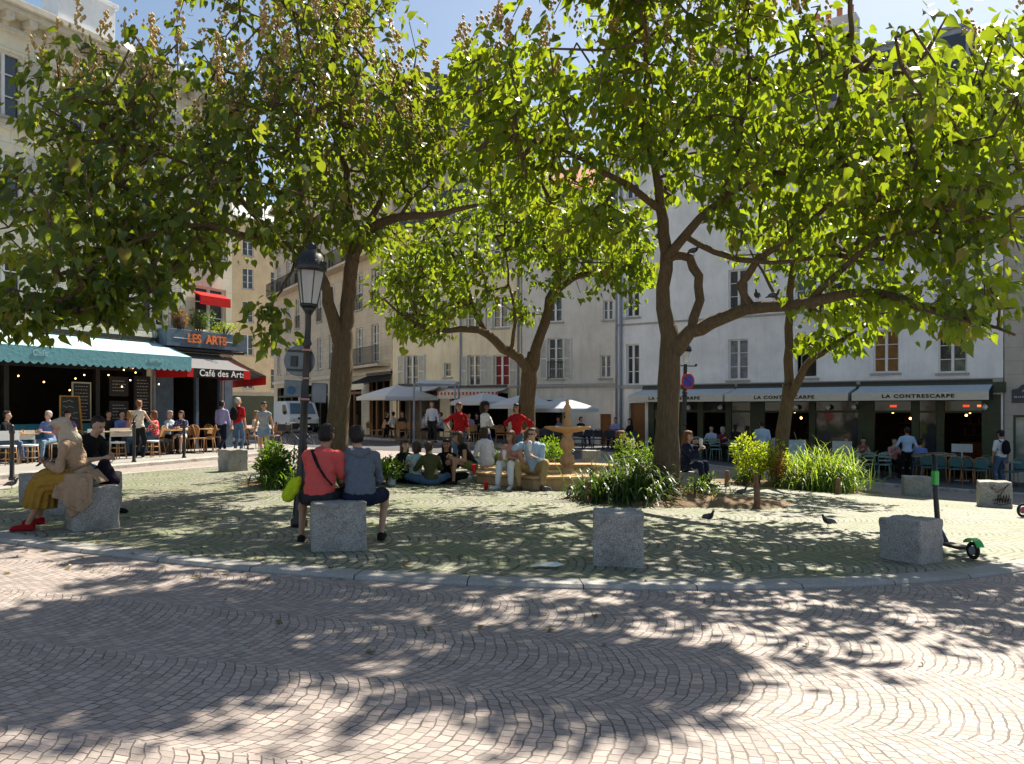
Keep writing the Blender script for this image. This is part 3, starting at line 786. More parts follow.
mb = MB(); mb.b2((0, -.3, 9.4), (fC.W, .1, 9.6)); mb.prism([(-.3, 9.6), (1.7, 12.4), (8, 12.6), (8, 9.6)], 0, fC.W, axis='x'); rf = mb.build('roof', M_SLATE, fC.root)
for xp in (548, 590):
    t_ = fC.t(xp); mb = MB(); mb.b2((t_-.55, .1, 9.7), (t_+.55, 1.9, 11.3)); mb.prism([(t_-.7, 11.3), (t_+.7, 11.3), (t_, 11.9)], 0.0, 1.9); dm = mb.build('dormer', M_WHITE, rf)
    mb = MB(); mb.b2((t_-.35, .06, 9.95), (t_+.35, .09, 11.1)); mb.build('pane', M_GL, dm)
mb = MB(); mb.b2((fC.W-1.1, 2, 12), (fC.W-.1, 3, 14.2)); mb.build('chimney', W_GREY2, rf)

# ---------- long whitish house with the green restaurant front
fR = Fac('whitewashed_house', 'long whitewashed house with white casements above the green restaurant front', B70, B71, -1.2)
rows1 = [(626, 639, 344, 385, 3), (728, 748, 339, 380, 3), (795, 817, 335, 378, 3), (873, 899, 330, 373, 3), (938, 967, 331, 373, 3)]
cx_ = []
for i, (a, b, c, d, r) in enumerate(rows1):
    q = fR.rect(a, b, c, d); cx_.append((q[0], q[1]))
    fR.window(q, 2, r, curtain=M_LACE if i == 1 else (M_CURT if i == 3 else None), open_=(i == 2))
for z0, z1 in ((5.55, 7.15), (8.2, 9.75), (10.7, 12.0)):
    for i, (a, b) in enumerate(cx_): fR.window((a, b, z0, z1), 2, 3 if z0 < 10 else 2)
dz = lambda t: G(*(b7(t)))+.05
t0, t1 = fR.t(648), fR.t(1001)
door = (fR.t(629), fR.t(645), -.4, fR.z(403, fR.t(637)))
shop = (t0, t1, -1.2, 2.05)
fR.op += [door, shop]
fR.walls(12.9, W_GREY, 9, z0=-1.2)
fR.box('door', (door[0]+.02, .17, -.4), (door[1]-.02, .22, door[3]), M_WOODD)
mb = MB(); mb.b2((-.1, -.4, 12.7), (fR.W+.1, .1, 12.9)); mb.build('cornice', M_SILL, fR.root)
mb = MB(); mb.b2((0, -.1, 2.46), (fR.W, -.003, 2.6)); mb.b2((0, -.05, 5.2), (fR.W, -.003, 5.27)); mb.build('string_course', M_SILL, fR.root)
mb = MB(); mb.prism([(-.4, 12.9), (2.0, 15.4), (9, 16), (9, 12.9)], 0, fR.W, axis='x'); rf = mb.build('roof', M_SLATE, fR.root)
for i, (a, b) in enumerate(cx_[1:]):
    mb = MB(); mb.b2((a-.1, .1, 13.1), (b+.1, 2.0, 14.7)); mb.b2((a-.2, 0, 14.7), (b+.2, 2.0, 14.8)); dm = mb.build('dormer', M_ZINC, rf)
    mb = MB(); mb.b2((a+.05, .07, 13.3), (b-.05, .09, 14.5)); mb.build('pane', M_GL, dm)
for x in (3.0, 7.5):
    mb = MB(); mb.b2((x, 2.4, 14.5), (x+1.8, 3.1, 17.3)); c_ = mb.build('chimney_stack', W_GREY2, rf)
    for k in range(4):
        m2 = MB(); m2.lathe([(.12, 17.3), (.11, 17.7), (.13, 17.75)], (x+.25+k*.43, 2.75, 0), 10); m2.build('chimney_pot', M_TERRA, rf)
mb = MB()
for xx in (-.03, .18): mb.tube([(xx, -.08, -.4), (xx, -.08, 12.6)], .055, 8)
mb.build('drainpipe', M_PIPE, fR.root)
# restaurant shop front: green piers, bays, transom glazing, doors
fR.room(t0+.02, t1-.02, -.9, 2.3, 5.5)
pw = []; span = t1-t0; nb = 9
m1 = MB(); m2 = MB(); m3 = MB()
piers = [t0+.14, fR.t(676), fR.t(700), fR.t(728), fR.t(757), fR.t(812), fR.t(866), fR.t(915), fR.t(940), t1-.28]
for i, x in enumerate(piers):
    wd = .28 if i in (1, 4, 6, 9) else (.12 if i != 0 else .13)
    m1.b2((x-wd, .02, -1.0), (x+wd, .16, 2.05))
    m1.b2((x-wd-.03, -.01, -1.0), (x+wd+.03, .17, -.35))
m1.b2((t0, .03, 1.95), (t1, .15, 2.05)); m1.b2((t0, .03, 1.42), (t1, .13, 1.5))
m1.build('shopfront', M_GREEN, fR.root)
for i in range(len(piers)-1):
    a, b = piers[i]+.14, piers[i+1]-.14
    if b-a < .3: continue
    g = MB(); g.b2((a, .07, 1.5), (b, .08, 1.95)); g.build('transom_pane', M_GL, fR.root)
    if i in (0, 3, 5, 7):
        g = MB(); g.b2((a, .07, -.3), (b, .08, 1.42)); g.build('shop_pane', M_GL, fR.root)
mb = MB(); mb.b2((t0-.2, -.16, 2.1), (t1+.15, -.003, 2.45)); mb.build('fascia', M_GREEN, fR.root)
for k, (xa, xb) in enumerate(((645, 736), (738, 857), (861, 993))):
    a = fR.t(xa)+(.0 if k else -.05); b = fR.t(xb)
    aw = awning(fR.root, a, b, 2.42, 2.12, 1.45, .27, M_PALECAN, M_IVORY, 'awning', False, sides=M_IVORY if k != 2 else M_BLCAN)
    tx = text('LA CONTRESCARPE', .165, M_LET_B, aw, ((a+b)/2, -1.478, 1.985), name='lettering', bold=.007, spacing=1.25, sx=1.25)
for xp in (690, 722, 797, 829, 855, 985, 1000):
    if xp > 993: continue
    t_ = fR.t(xp); mb = MB(); mb.ell((t_, -.2, 1.62), .10); mb.bar((t_, -.02, 1.72), (t_, -.2, 1.72), .02); mb.build('globe_light', M_GLOBE, fR.root)
for xp, wd, cc in ((672, .14, 0), (893, .22, 0), (966, .2, 0), (979, .12, 1)):
    t_ = fR.t(xp); mb = MB(); mb.b2((t_-wd/2, .045, 1.62), (t_+wd/2, .06, 1.70)); mb.build('neon_sign', emit('red_neon', (1, .10, .04), .45) if cc == 0 and 'red_neon' not in bpy.data.materials else (bpy.data.materials['red_neon'] if cc == 0 else (bpy.data.materials.get('orange_neon') or emit('orange_neon', (1, .3, .1), .55))), fR.root)
for k, xp in enumerate((690, 712, 770, 790, 838, 888, 900, 955, 965, 978)):
    t_ = fR.t(xp); m2 = MB(); yy = .9+(k*37 % 5)*.6; m2.ell((t_, yy, 1.2+(k % 3)*.12), .045, nu=8, nv=6); pb = m2.build('pendant_lamp', M_BULB, fR.root)
    m2 = MB(); m2.tube([(t_, yy, 1.24), (t_, yy, 2.28)], .008, 5); m2.build('cord', M_DARK, pb)
for k, (xa, xb) in enumerate(((700, 724), (768, 806), (872, 912), (944, 985))):
    a, b = fR.t(xa), fR.t(xb); m2 = MB(); m2.b2((a, 4.6, -.9), (b, 5.2, .25)); m2.b2((a, 5.1, .5), (b, 5.35, .53)); m2.b2((a, 5.1, .95), (b, 5.35, .98)); cn = m2.build('bar_counter', M_WOODD, fR.root)
    for j in range(int((b-a)/.16)):
        m3 = MB(); m3.lathe([(.035, .54), (.035, .72), (.013, .77), (.013, .83)], (a+.1+j*.16, 5.2, .45*(j % 2)), 8); m3.build('bottle', MATS.get('amber') or mat('amber', (.25, .12, .03), .2), cn)
# end house at the right edge with a shop window and a street plaque
fE = Fac('end_house', 'grey stone end house with the dark street plaque and wide shop window', b7(fR.W+.03), b7(fR.W+9), -1.2)
sw = (.25, 3.4, -.5, 1.35); fE.op.append(sw)
for z in (2.9, 5.7, 8.5):
    for x in (2.6, 5.4): fE.window((x, x+.95, z, z+1.5), 2, 3, shut=None)
fE.walls(11.8, W_GRST, 8, z0=-1.4)
mb = MB(); mb.prism([(-.3, 11.8), (2.0, 14), (8, 14.4), (8, 11.8)], 0, fE.W, axis='x'); mb.build('roof', M_SLATE, fE.root)
mb = MB(); mb.b2((.3, .1, -.45), (3.35, .12, 1.3)); mb.build('shop_pane', mat('shop_glass', (.22, .27, .24), .1, .6, 1.2, .05, spec=.8), fE.root)
mb = MB(); mb.b2((.25, .05, -.5), (3.4, .15, -.42)); mb.b2((.25, .05, 1.28), (3.4, .15, 1.35)); mb.b2((.25, .05, -.42), (.32, .15, 1.28)); mb.build('shopfront', M_GREEN, fE.root)
mb = MB(); mb.prism([(.22, 1.75), (1.12, 1.75), (1.12, 2.2), (.95, 2.23), (.85, 2.35), (.67, 2.4), (.49, 2.35), (.39, 2.23), (.22, 2.2)], -.03, -.003)
pq = mb.build('street_plaque', mat('navy_enamel', (.01, .015, .05), .3, .1, spec=.6), fE.root)
text('PLACE', .11, M_LET_W, pq, (.67, -.034, 2.14), name='lettering'); text('DE LA CONTRESCARPE', .075, M_LET_W, pq, (.67, -.034, 1.95), name='lettering', bold=.001)
mb = MB(); mb.bar((.5, -.02, 7.2), (.1, -.9, 7.6), .04); mb.lathe([(.04, 7.7), (.12, 7.65), (.3, 7.48), (.3, 7.44), (.05, 7.45)], (.1, -.95, 0), 16)
mb.build('wall_lamp', M_DARK, fE.root)
# roofs that close the view between the houses
fK = Fac('rear_house', 'tall rear house with tiled roof rising above the cream house', (-7, 52), (6, 50.5), -.3)
for i in range(5):
    for z in (10.5, 13.2): fK.window((1+i*2.5, 2+i*2.5, z, z+1.6), 2, 3)
fK.walls(15.6, W_GREY2, 8, z0=-.3)
mb = MB(); mb.prism([(-.4, 15.6), (3.8, 18), (8, 15.6)], 0, fK.W, axis='x'); mb.build('roof', M_TERRA, fK.root)

# string lights in the dark cafe
bl = 0
fLm = Matrix.Translation((fL.root.location.x, fL.root.location.y, 0)) @ Matrix.Rotation(fL.ang, 4, 'Z')
def fLw(t, off, z): return fLm @ Vector((o_+t, -off, z))
mb = MB()
for k in range(6):
    a = fLw(-3+k*1.3, -.1-.3*(k % 3), 3.0); b = fLw(-1.9+k*1.3, .9, 3.0); mb.tube([a, (a+b)/2-Vector((0, 0, .22)), b], .006, 4)
wire = tag(mb.build('light_string', M_DARK), 'thin dark wires strung with small bulbs under the blue awning', 'string lights')
for k in range(26):
    t_ = random.uniform(-3.2, 4.4); p = fLw(t_, random.uniform(-.8, 1.0), random.uniform(2.0, 2.9))
    m2 = MB(); m2.ell(p, .022, nu=8, nv=6); m2.build('bulb', M_BULB, wire)
# ------------------------------------------------------------------ trees
def mesh_np(name, V, Fv, tone=None, mats=(), mi=None, smooth=False):
    me = bpy.data.meshes.new(name); n = len(V); k = Fv.shape[1]; m = len(Fv)
    me.vertices.add(n); me.vertices.foreach_set('co', V.astype(np.float32).ravel())
    me.loops.add(m*k); me.loops.foreach_set('vertex_index', Fv.astype(np.int32).ravel())
    me.polygons.add(m); me.polygons.foreach_set('loop_start', np.arange(m, dtype=np.int32)*k)
    me.polygons.foreach_set('loop_total', np.full(m, k, dtype=np.int32))
    for x in mats: me.materials.append(x)
    if mi is not None: me.polygons.foreach_set('material_index', mi.astype(np.int32))
    if smooth: me.polygons.foreach_set('use_smooth', np.ones(m, dtype=bool))
    me.update(calc_edges=True)
    if tone is not None:
        a = me.attributes.new('tone', 'FLOAT', 'POINT'); a.data.foreach_set('value', tone.astype(np.float32))
    me.validate(); return me
# broad heart-shaped leaf (u along, v across, w up)
LT = np.array([(0, 0, 0), (.32, 0, -.03), (.68, 0, -.08), (1.0, 0, -.25),
               (-.10, .18, .03), (.12, .37, .02), (.42, .33, -.02), (.72, .13, -.11),
               (-.10, -.18, .03), (.12, -.37, .02), (.42, -.33, -.02), (.72, -.13, -.11)])
LF = np.array([(0, 1, 5, 4), (1, 2, 6, 5), (2, 3, 7, 6), (1, 0, 8, 9), (2, 1, 9, 10), (3, 2, 10, 11)])
NT_ = np.array([(0, 0, 0), (.5, 0, -.04), (1.0, 0, -.16), (.3, .17, .03), (.72, .12, -.04), (.3, -.17, .03), (.72, -.12, -.04)])
NF_ = np.array([(0, 1, 4, 3), (1, 2, 4, 4), (1, 0, 5, 6), (2, 1, 6, 6)])
NF_ = np.array([(0, 1, 4, 3), (1, 0, 5, 6), (1, 2, 4, 1), (2, 1, 6, 2)])
def leaves_mesh(B, D, S, tone, T=LT, Ff=LF, flop=.6, fold=.5, upb=1.0):
    n = len(B)
    D = D/np.linalg.norm(D, axis=1, keepdims=True)
    up = rng.normal(0, flop, (n, 3)); up[:, 2] += upb
    Nn = up-D*np.sum(up*D, axis=1, keepdims=True); Nn /= np.linalg.norm(Nn, axis=1, keepdims=True)+1e-9
    Sd = np.cross(Nn, D)
    fd = rng.uniform(-.1, fold*1.5, (n, 1)); cu = rng.uniform(.2, 2.4, (n, 1))
    u = T[None, :, 0]; v = T[None, :, 1]*rng.uniform(.85, 1.15, (n, 1)); w_ = T[None, :, 2]*cu+np.abs(T[None, :, 1])*fd
    P = B[:, None]+(u[..., None]*D[:, None]+v[..., None]*Sd[:, None]+w_[..., None]*Nn[:, None])*S[:, None, None]
    k = len(T)
    Fv = (Ff[None]+np.arange(n)[:, None, None]*k).reshape(-1, Ff.shape[1])
    return P.reshape(-1, 3), Fv, np.repeat(tone, k)

def smooth_limb(pts, step=.28):
    P = [Vector(p[:3]) for p in pts]; Rr = [p[3] for p in pts]; out = []; n = len(P)
    for i in range(n-1):
        a, b, c, d = P[max(0, i-1)], P[i], P[i+1], P[min(n-1, i+2)]
        k = max(2, int((c-b).length/step))
        for j in range(k):
            t = j/k; q = .5*((2*b)+(c-a)*t+(2*a-5*b+4*c-d)*t*t+(3*b-a-3*c+d)*t**3)
            out.append((q, Rr[i]+(Rr[i+1]-Rr[i])*t))
    out.append((P[-1], Rr[-1])); return out
M_SEED = mat('seed_capsules', (.46, .33, .13), .8, .4, 30)
def tree(name, label, base, trunk, limbs, clumps, lmat, lsize=.2, per=10, crad=.42, seeds=0, group=None, tone_m=.5, mass=None):
    """trunk / limbs: lists of (xp, yp, depth, radius); clumps: (xp, yp, depth, rx_px, ry_px, r_depth_m, count)"""
    root = empty(name, base, 0, label, 'tree', group)
    inv = Vector(base)
    def W_(l): return [(*at(p[0], p[1], p[2]), p[3]) for p in l]
    nodes = []; mb = MB()
    tp = smooth_limb(W_(trunk)); ph = random.random()*9
    mb.tube([p-inv for p, r in tp], [r*(1+.07*math.sin(i*1.7+ph)) for i, (p, r) in enumerate(tp)], 18, jit=.045)
    mb.build('trunk', M_BARK, root)
    for l in limbs:
        lp_ = smooth_limb(W_(l)); mb = MB()
        jr = [Vector((random.gauss(0, .02), random.gauss(0, .02), random.gauss(0, .02))) for _ in lp_]
        mb.tube([p-inv+(j if 0 < i < len(lp_)-1 else Vector()) for i, ((p, r), j) in enumerate(zip(lp_, jr))], [r for p, r in lp_], 10, jit=.05)
        mb.build('limb', M_BARK, root)
        nodes += [(p, r) for p, r in lp_[1:]]
    # cluster points in the crown
    pts = []
    for xp, yp, d, rx, ry, rd, n in clumps:
        for _ in range(n):
            while True:
                q = np.random.default_rng(rng.integers(1 << 30)).uniform(-1, 1, 3)
                if q @ q < 1: break
            q *= (.55+.45*math.sqrt(q @ q)) / max(.25, 1)
            c = at(xp, yp, d); s_ = d/F
            pts.append(c+Vector((q[0]*rx*s_, q[2]*rd, q[1]*ry*s_)))
    NP = np.array([tuple(p) for p, r in nodes]); par = [-1]*len(nodes); main = len(nodes)
    P = np.array([tuple(p) for p in pts])
    dmin = np.array([np.min(np.sum((NP-p)**2, 1)) for p in P]); order = np.argsort(dmin)
    L = [tuple(p) for p in NP]; arr = np.zeros((len(L)+len(P)*5, 3)); arr[:len(L)] = NP; cnt = len(L)
    tips = []
    for i in order:
        p = P[i]; d2 = np.sum((arr[:cnt]-p)**2, 1); j = int(np.argmin(d2)); q = arr[j]; dist = math.sqrt(d2[j])
        k = max(1, min(5, int(dist/.45))); prev = j
        bend = rng.normal(0, .07, 3)*min(1.5, dist); bend[2] += .06*dist
        for m in range(1, k+1):
            t = m/k; r_ = q+(p-q)*t+bend*math.sin(math.pi*t)+(rng.normal(0, .03, 3) if m < k else 0)
            arr[cnt] = r_; par.append(prev); prev = cnt; cnt += 1
        tips.append(prev)
    load = np.zeros(cnt)
    for t_ in tips: load[t_] += 1
    for i in range(cnt-1, main-1, -1):
        if par[i] >= 0: load[par[i]] += load[i]
    # twig tubes (5-sided frusta), vectorised
    idx = np.arange(main, cnt); a = arr[[par[i] for i in idx]]; b = arr[idx]
    rb = np.minimum(.05, .0075*np.sqrt(np.maximum(1, load[idx]))); ra = np.array([min(.055, .0075*math.sqrt(max(1, load[par[i]]))) if par[i] >= main else rb[j]*1.15 for j, i in enumerate(idx)])
    d_ = b-a; d_ /= np.linalg.norm(d_, axis=1, keepdims=True)+1e-9
    h = np.tile(np.array([[.31, .2, .93]]), (len(d_), 1)); u = np.cross(d_, h); u /= np.linalg.norm(u, axis=1, keepdims=True)+1e-9; w_ = np.cross(d_, u)
    V = []; 
    for cen, rr in ((a, ra), (b, rb)):
        for k in range(5):
            an = 2*math.pi*k/5; V.append(cen+(u*math.cos(an)+w_*math.sin(an))*rr[:, None])
    V = np.stack(V, 1).reshape(-1, 3)-np.array(inv)
    fr = np.array([(k, (k+1) % 5, 5+(k+1) % 5, 5+k) for k in range(5)])
    Fv = (fr[None]+np.arange(len(idx))[:, None, None]*10).reshape(-1, 4)
    link_mesh('twigs', mesh_np('twigs', V, Fv, None, [M_BARK], smooth=True), root)
    # leaves around the twig tips, larger leaves hanging from the tips
    T = arr[tips]; n = len(T)*per
    cen = np.repeat(T, per, 0); off = rng.normal(0, 1, (n, 3)); off /= np.linalg.norm(off, axis=1, keepdims=True); off *= (rng.uniform(.1, 1, (n, 1))**.6)*crad
    B = cen+off*np.array([1, 1, .75])
    ca = np.mean(T, 0); out = B-ca; out[:, 2] *= .3; out /= np.linalg.norm(out, axis=1, keepdims=True)+1e-9
    D = off/np.linalg.norm(off, axis=1, keepdims=True)*.8+out*.45+rng.normal(0, .4, (n, 3)); D[:, 2] -= rng.uniform(.25, 1.5, n)
    S = lsize*rng.uniform(.5, 1.45, n)
    tone = np.clip(rng.normal(tone_m, .3, n)+np.repeat(rng.normal(0, .12, len(T)), per), 0, 1)
    V, Fv, tn = leaves_mesh(B-np.array(inv), D, S, tone, flop=.75)
    mi = np.zeros(len(Fv))
    if seeds:
        zc = np.percentile(T[:, 2], 45); cand = T[T[:, 2] > zc]; sel = cand[rng.integers(0, len(cand), seeds)]
        m = 16; st = np.repeat(sel, m, 0)+np.array([0, 0, .25]); sp = rng.normal(0, .055, (seeds*m, 3)); sp[:, 2] = rng.uniform(-.05, .38, seeds*m)
        taper = (1-(sp[:, 2:3]/.42)*.7); sp[:, :2] *= taper
        c = st+sp-np.array(inv); s_ = rng.uniform(.016, .032, len(c))
        o8 = np.array([(1, 0, 0), (0, 1, 0), (-1, 0, 0), (0, -1, 0), (0, 0, 1.5), (0, 0, -1.5)])
        V2 = (c[:, None]+o8[None]*s_[:, None, None]).reshape(-1, 3)
        of = np.array([(0, 1, 4, 0), (1, 2, 4, 1), (2, 3, 4, 2), (3, 0, 4, 3), (1, 0, 5, 1), (2, 1, 5, 2), (3, 2, 5, 3), (0, 3, 5, 0)])[:, [0, 1, 2]]
        me2 = mesh_np('seed_clusters', V2, (of[None]+np.arange(len(c))[:, None, None]*6).reshape(-1, 3), None, [M_SEED])
        tag(link_mesh('seed_clusters', me2, root), kind='stuff')
    link_mesh('crown', mesh_np('crown', V, Fv, tn, [lmat], smooth=False), root)
    return root
LM1 = leaf_mat('leaf_left', (.009, .026, .012), (.032, .078, .016), (.13, .175, .026), .06, .38)
LM2 = leaf_mat('leaf_fresh', (.012, .035, .012), (.042, .095, .015), (.14, .205, .022), .03, .42)
LM3 = leaf_mat('leaf_right', (.009, .028, .012), (.036, .088, .014), (.15, .21, .024), .05, .42)
TG = 'broad leaved trees on the square'
tree('shade_tree', 'large left tree with a thick leaning trunk behind the street lamp', gp(338, 15.6),
     [(338, 492, 15.6, 0.328), (338, 478, 15.6, 0.246), (336, 440, 15.6, 0.217), (340, 400, 15.6, 0.213), (342, 365, 15.6, 0.205), (343, 346, 15.6, 0.20), (346, 322, 15.6, 0.13)],
     [[(343, 348, 15.6, 0.164), (348, 305, 15.6, 0.143), (352, 270, 15.5, 0.135), (357, 245, 15.4, 0.123), (372, 228, 15.2, 0.098), (400, 216, 14.8, 0.082), (440, 214, 14.4, 0.057), (478, 205, 14.2, 0.029)],
      [(343, 350, 15.6, 0.164), (332, 315, 15.5, 0.123), (325, 290, 15.3, 0.107), (312, 262, 15, 0.090), (285, 246, 14.4, 0.074), (245, 236, 13.6, 0.061), (205, 225, 12.8, 0.045), (150, 232, 11.8, 0.033), (95, 262, 11, 0.021)],
      [(354, 262, 15.4, 0.107), (350, 215, 15.6, 0.082), (345, 170, 15.8, 0.066), (325, 110, 15.6, 0.049), (300, 50, 15.4, 0.033), (290, -20, 15, 0.016)],
      [(320, 276, 15.2, 0.074), (303, 215, 14.6, 0.057), (296, 160, 14, 0.049), (298, 118, 13.6, 0.041), (270, 90, 13.2, 0.029), (230, 60, 12.8, 0.016)],
      [(298, 118, 13.6, 0.037), (340, 100, 13.6, 0.029), (390, 80, 13.6, 0.016)],
      [(285, 246, 14.4, 0.049), (240, 200, 13.6, 0.041), (180, 160, 12.8, 0.029), (120, 140, 12.2, 0.016)],
      [(356, 250, 15.4, 0.082), (385, 190, 16.2, 0.057), (410, 140, 16.8, 0.033)],
      [(205, 225, 12.8, 0.033), (150, 290, 11.6, 0.025), (80, 310, 10.8, 0.015)],
      [(300, 255, 14.7, 0.033), (282, 290, 13.2, 0.021), (268, 315, 12.2, 0.010)]],
     [(205, 165, 13.2, 155, 105, 3.2, 250), (320, 95, 15.2, 115, 125, 3.8, 250), (95, 235, 11.8, 100, 75, 2.4, 150), (400, 150, 15, 60, 75, 3, 110),
      (255, -50, 14.5, 150, 70, 4, 130), (30, 320, 10.6, 42, 32, .9, 26), (272, 318, 12, 14, 30, .4, 8), (120, 300, 11.2, 58, 34, 1, 34), (120, 130, 13.5, 70, 60, 2.2, 60), (350, 230, 15, 60, 25, 2.4, 36)],
     LM1, .155, 11, .33, 620, TG, .42)
tree('shade_tree', 'middle tree with a forked trunk rising behind the women in red tops', gp(525, 21.3),
     [(524, 452, 21.3, 0.328), (525, 435, 21.3, 0.271), (526, 410, 21.3, 0.238), (529, 385, 21.3, 0.221), (530, 372, 21.3, 0.20), (532, 352, 21.3, 0.11)],
     [[(530, 374, 21.3, 0.180), (518, 357, 21.2, 0.131), (503, 348, 21, 0.123), (487, 334, 20.8, 0.107), (470, 329, 20.4, 0.090), (448, 331, 20, 0.066), (415, 325, 19.6, 0.041), (385, 300, 19, 0.025)],
      [(530, 372, 21.3, 0.180), (541, 335, 21.3, 0.131), (551, 300, 21.3, 0.123), (560, 268, 21.2, 0.107), (566, 240, 21, 0.082), (572, 205, 21, 0.049)],
      [(558, 290, 21.3, 0.090), (575, 278, 21, 0.082), (592, 274, 20.6, 0.070), (612, 270, 20.4, 0.041), (640, 262, 20, 0.025)],
      [(487, 334, 20.8, 0.074), (472, 305, 20.6, 0.057), (462, 270, 20.4, 0.041), (440, 240, 20.2, 0.025)],
      [(510, 352, 21, 0.057), (515, 320, 20.6, 0.041), (508, 285, 20.2, 0.029), (505, 250, 20, 0.016)],
      [(560, 265, 21.2, 0.057), (535, 240, 21.6, 0.041), (505, 215, 22, 0.025)]],
     [(430, 275, 20.4, 68, 62, 2.8, 180), (585, 240, 20.8, 75, 58, 2.8, 190), (505, 225, 21, 85, 50, 3, 150), (520, 305, 20.6, 45, 20, 1.6, 14), (425, 325, 20.2, 40, 22, 1.4, 26), (635, 270, 20, 25, 32, 1.5, 30)],
     LM2, .155, 11, .33, 0, TG, .6)
tree('shade_tree', 'large right tree whose trunk stands in the mound of dry soil', gp(668, 14.5),
     [(668, 512, 14.5, 0.328), (667, 496, 14.5, 0.271), (667, 470, 14.5, 0.234), (667, 430, 14.5, 0.213), (669, 385, 14.5, 0.193), (670, 350, 14.5, 0.19), (671, 325, 14.5, 0.11)],
     [[(670, 352, 14.5, 0.180), (665, 310, 14.5, 0.131), (666, 270, 14.5, 0.123), (665, 235, 14.4, 0.111), (660, 205, 14.3, 0.090), (655, 165, 14.2, 0.066), (640, 110, 14, 0.041), (630, 40, 13.8, 0.025)],
      [(671, 352, 14.5, 0.180), (688, 334, 14.4, 0.131), (712, 322, 14.2, 0.119), (745, 308, 13.8, 0.107), (790, 305, 13.2, 0.094), (830, 296, 12.6, 0.082), (880, 292, 12, 0.066), (925, 308, 11.4, 0.045), (975, 322, 10.8, 0.029), (1015, 335, 10.2, 0.016)],
      [(692, 333, 14.4, 0.098), (698, 300, 14.4, 0.082), (698, 275, 14.4, 0.082), (690, 260, 14.4, 0.082), (675, 256, 14.4, 0.082), (665, 262, 14.4, 0.082)],
      [(666, 258, 14.4, 0.098), (686, 232, 14.1, 0.082), (715, 205, 13.7, 0.070), (750, 180, 13.2, 0.057), (800, 170, 12.6, 0.045), (860, 165, 12, 0.033), (930, 150, 11.4, 0.021)],
      [(661, 210, 14.3, 0.074), (630, 185, 14, 0.057), (590, 165, 13.6, 0.041), (540, 140, 13.2, 0.025)],
      [(752, 307, 13.7, 0.074), (740, 285, 13.6, 0.070), (757, 262, 13.4, 0.061), (790, 240, 13, 0.049), (830, 205, 12.4, 0.037), (880, 190, 12, 0.025)],
      [(684, 234, 14.1, .05), (698, 243, 14.1, 0.057), (735, 260, 13.6, 0.049), (775, 262, 13.2, 0.037), (840, 255, 12.8, 0.025)],
      [(812, 300, 12.9, 0.066), (840, 272, 12.4, 0.049), (880, 240, 11.8, 0.037), (950, 225, 11, 0.025), (1010, 215, 10.5, 0.016)],
      [(812, 168, 12.5, .045), (842, 95, 11.4, .04), (852, 10, 10.4, .03), (850, -80, 9.9, .02)],
      [(641, 112, 14, .04), (648, 50, 12.5, .04), (632, -25, 10.8, .03), (622, -85, 9.4, .02)],
      [(720, 202, 13.6, 0.049), (740, 140, 13, 0.041), (750, 80, 12.6, 0.029), (745, 20, 12.4, 0.016)],
      [(656, 165, 14.2, 0.049), (690, 110, 14.6, 0.033), (720, 40, 15, 0.021)]],
     [(700, 95, 13.6, 130, 110, 3.6, 270), (850, 155, 12.2, 150, 100, 3.6, 280), (545, 130, 13.8, 100, 82, 3.2, 180), (945, 215, 11.6, 85, 70, 2.2, 95), (960, 300, 10.8, 60, 34, 1.2, 26), (985, 120, 12, 65, 80, 2.2, 90),
      (690, -70, 13.8, 130, 70, 3.6, 90), (620, -78, 9.8, 70, 34, .9, 150), (640, -58, 11, 95, 42, 1.3, 190), (825, -72, 10.2, 85, 34, .9, 150), (545, -70, 10.6, 50, 35, 1.0, 70), (850, 300, 13, 55, 28, 1.6, 26), (600, 230, 14.2, 45, 30, 1.8, 26), (480, 110, 14, 45, 50, 2, 50)],  # unseen clumps above the frame are added to cast shade on the foreground
     LM3, .162, 11, .33, 820, TG, .5)
tree('slender_tree', 'slender young tree rising from the bright grasses before the restaurant', gp(783, 19.3),
     [(778, 478, 19.3, 0.221), (780, 462, 19.3, 0.172), (783, 430, 19.3, 0.152), (787, 405, 19.3, 0.156), (789, 385, 19.3, 0.139)],
     [[(789, 390, 19.3, 0.115), (789, 345, 19.3, 0.102), (789, 310, 19.2, 0.094), (792, 275, 19, 0.074), (800, 230, 18.8, 0.049), (812, 180, 18.4, 0.025)],
      [(787, 400, 19.3, 0.123), (806, 368, 18.9, 0.082), (822, 352, 18.5, 0.070), (845, 338, 18, 0.041), (870, 325, 17.6, 0.021)],
      [(790, 320, 19.2, 0.049), (770, 285, 19, 0.037), (750, 250, 18.8, 0.021)]],
     [(805, 235, 18.7, 75, 55, 2.2, 90), (835, 338, 18, 30, 18, .9, 16), (870, 300, 17.6, 40, 25, 1.1, 26)],
     LM2, .2, 10, .42, 0, None, .6)

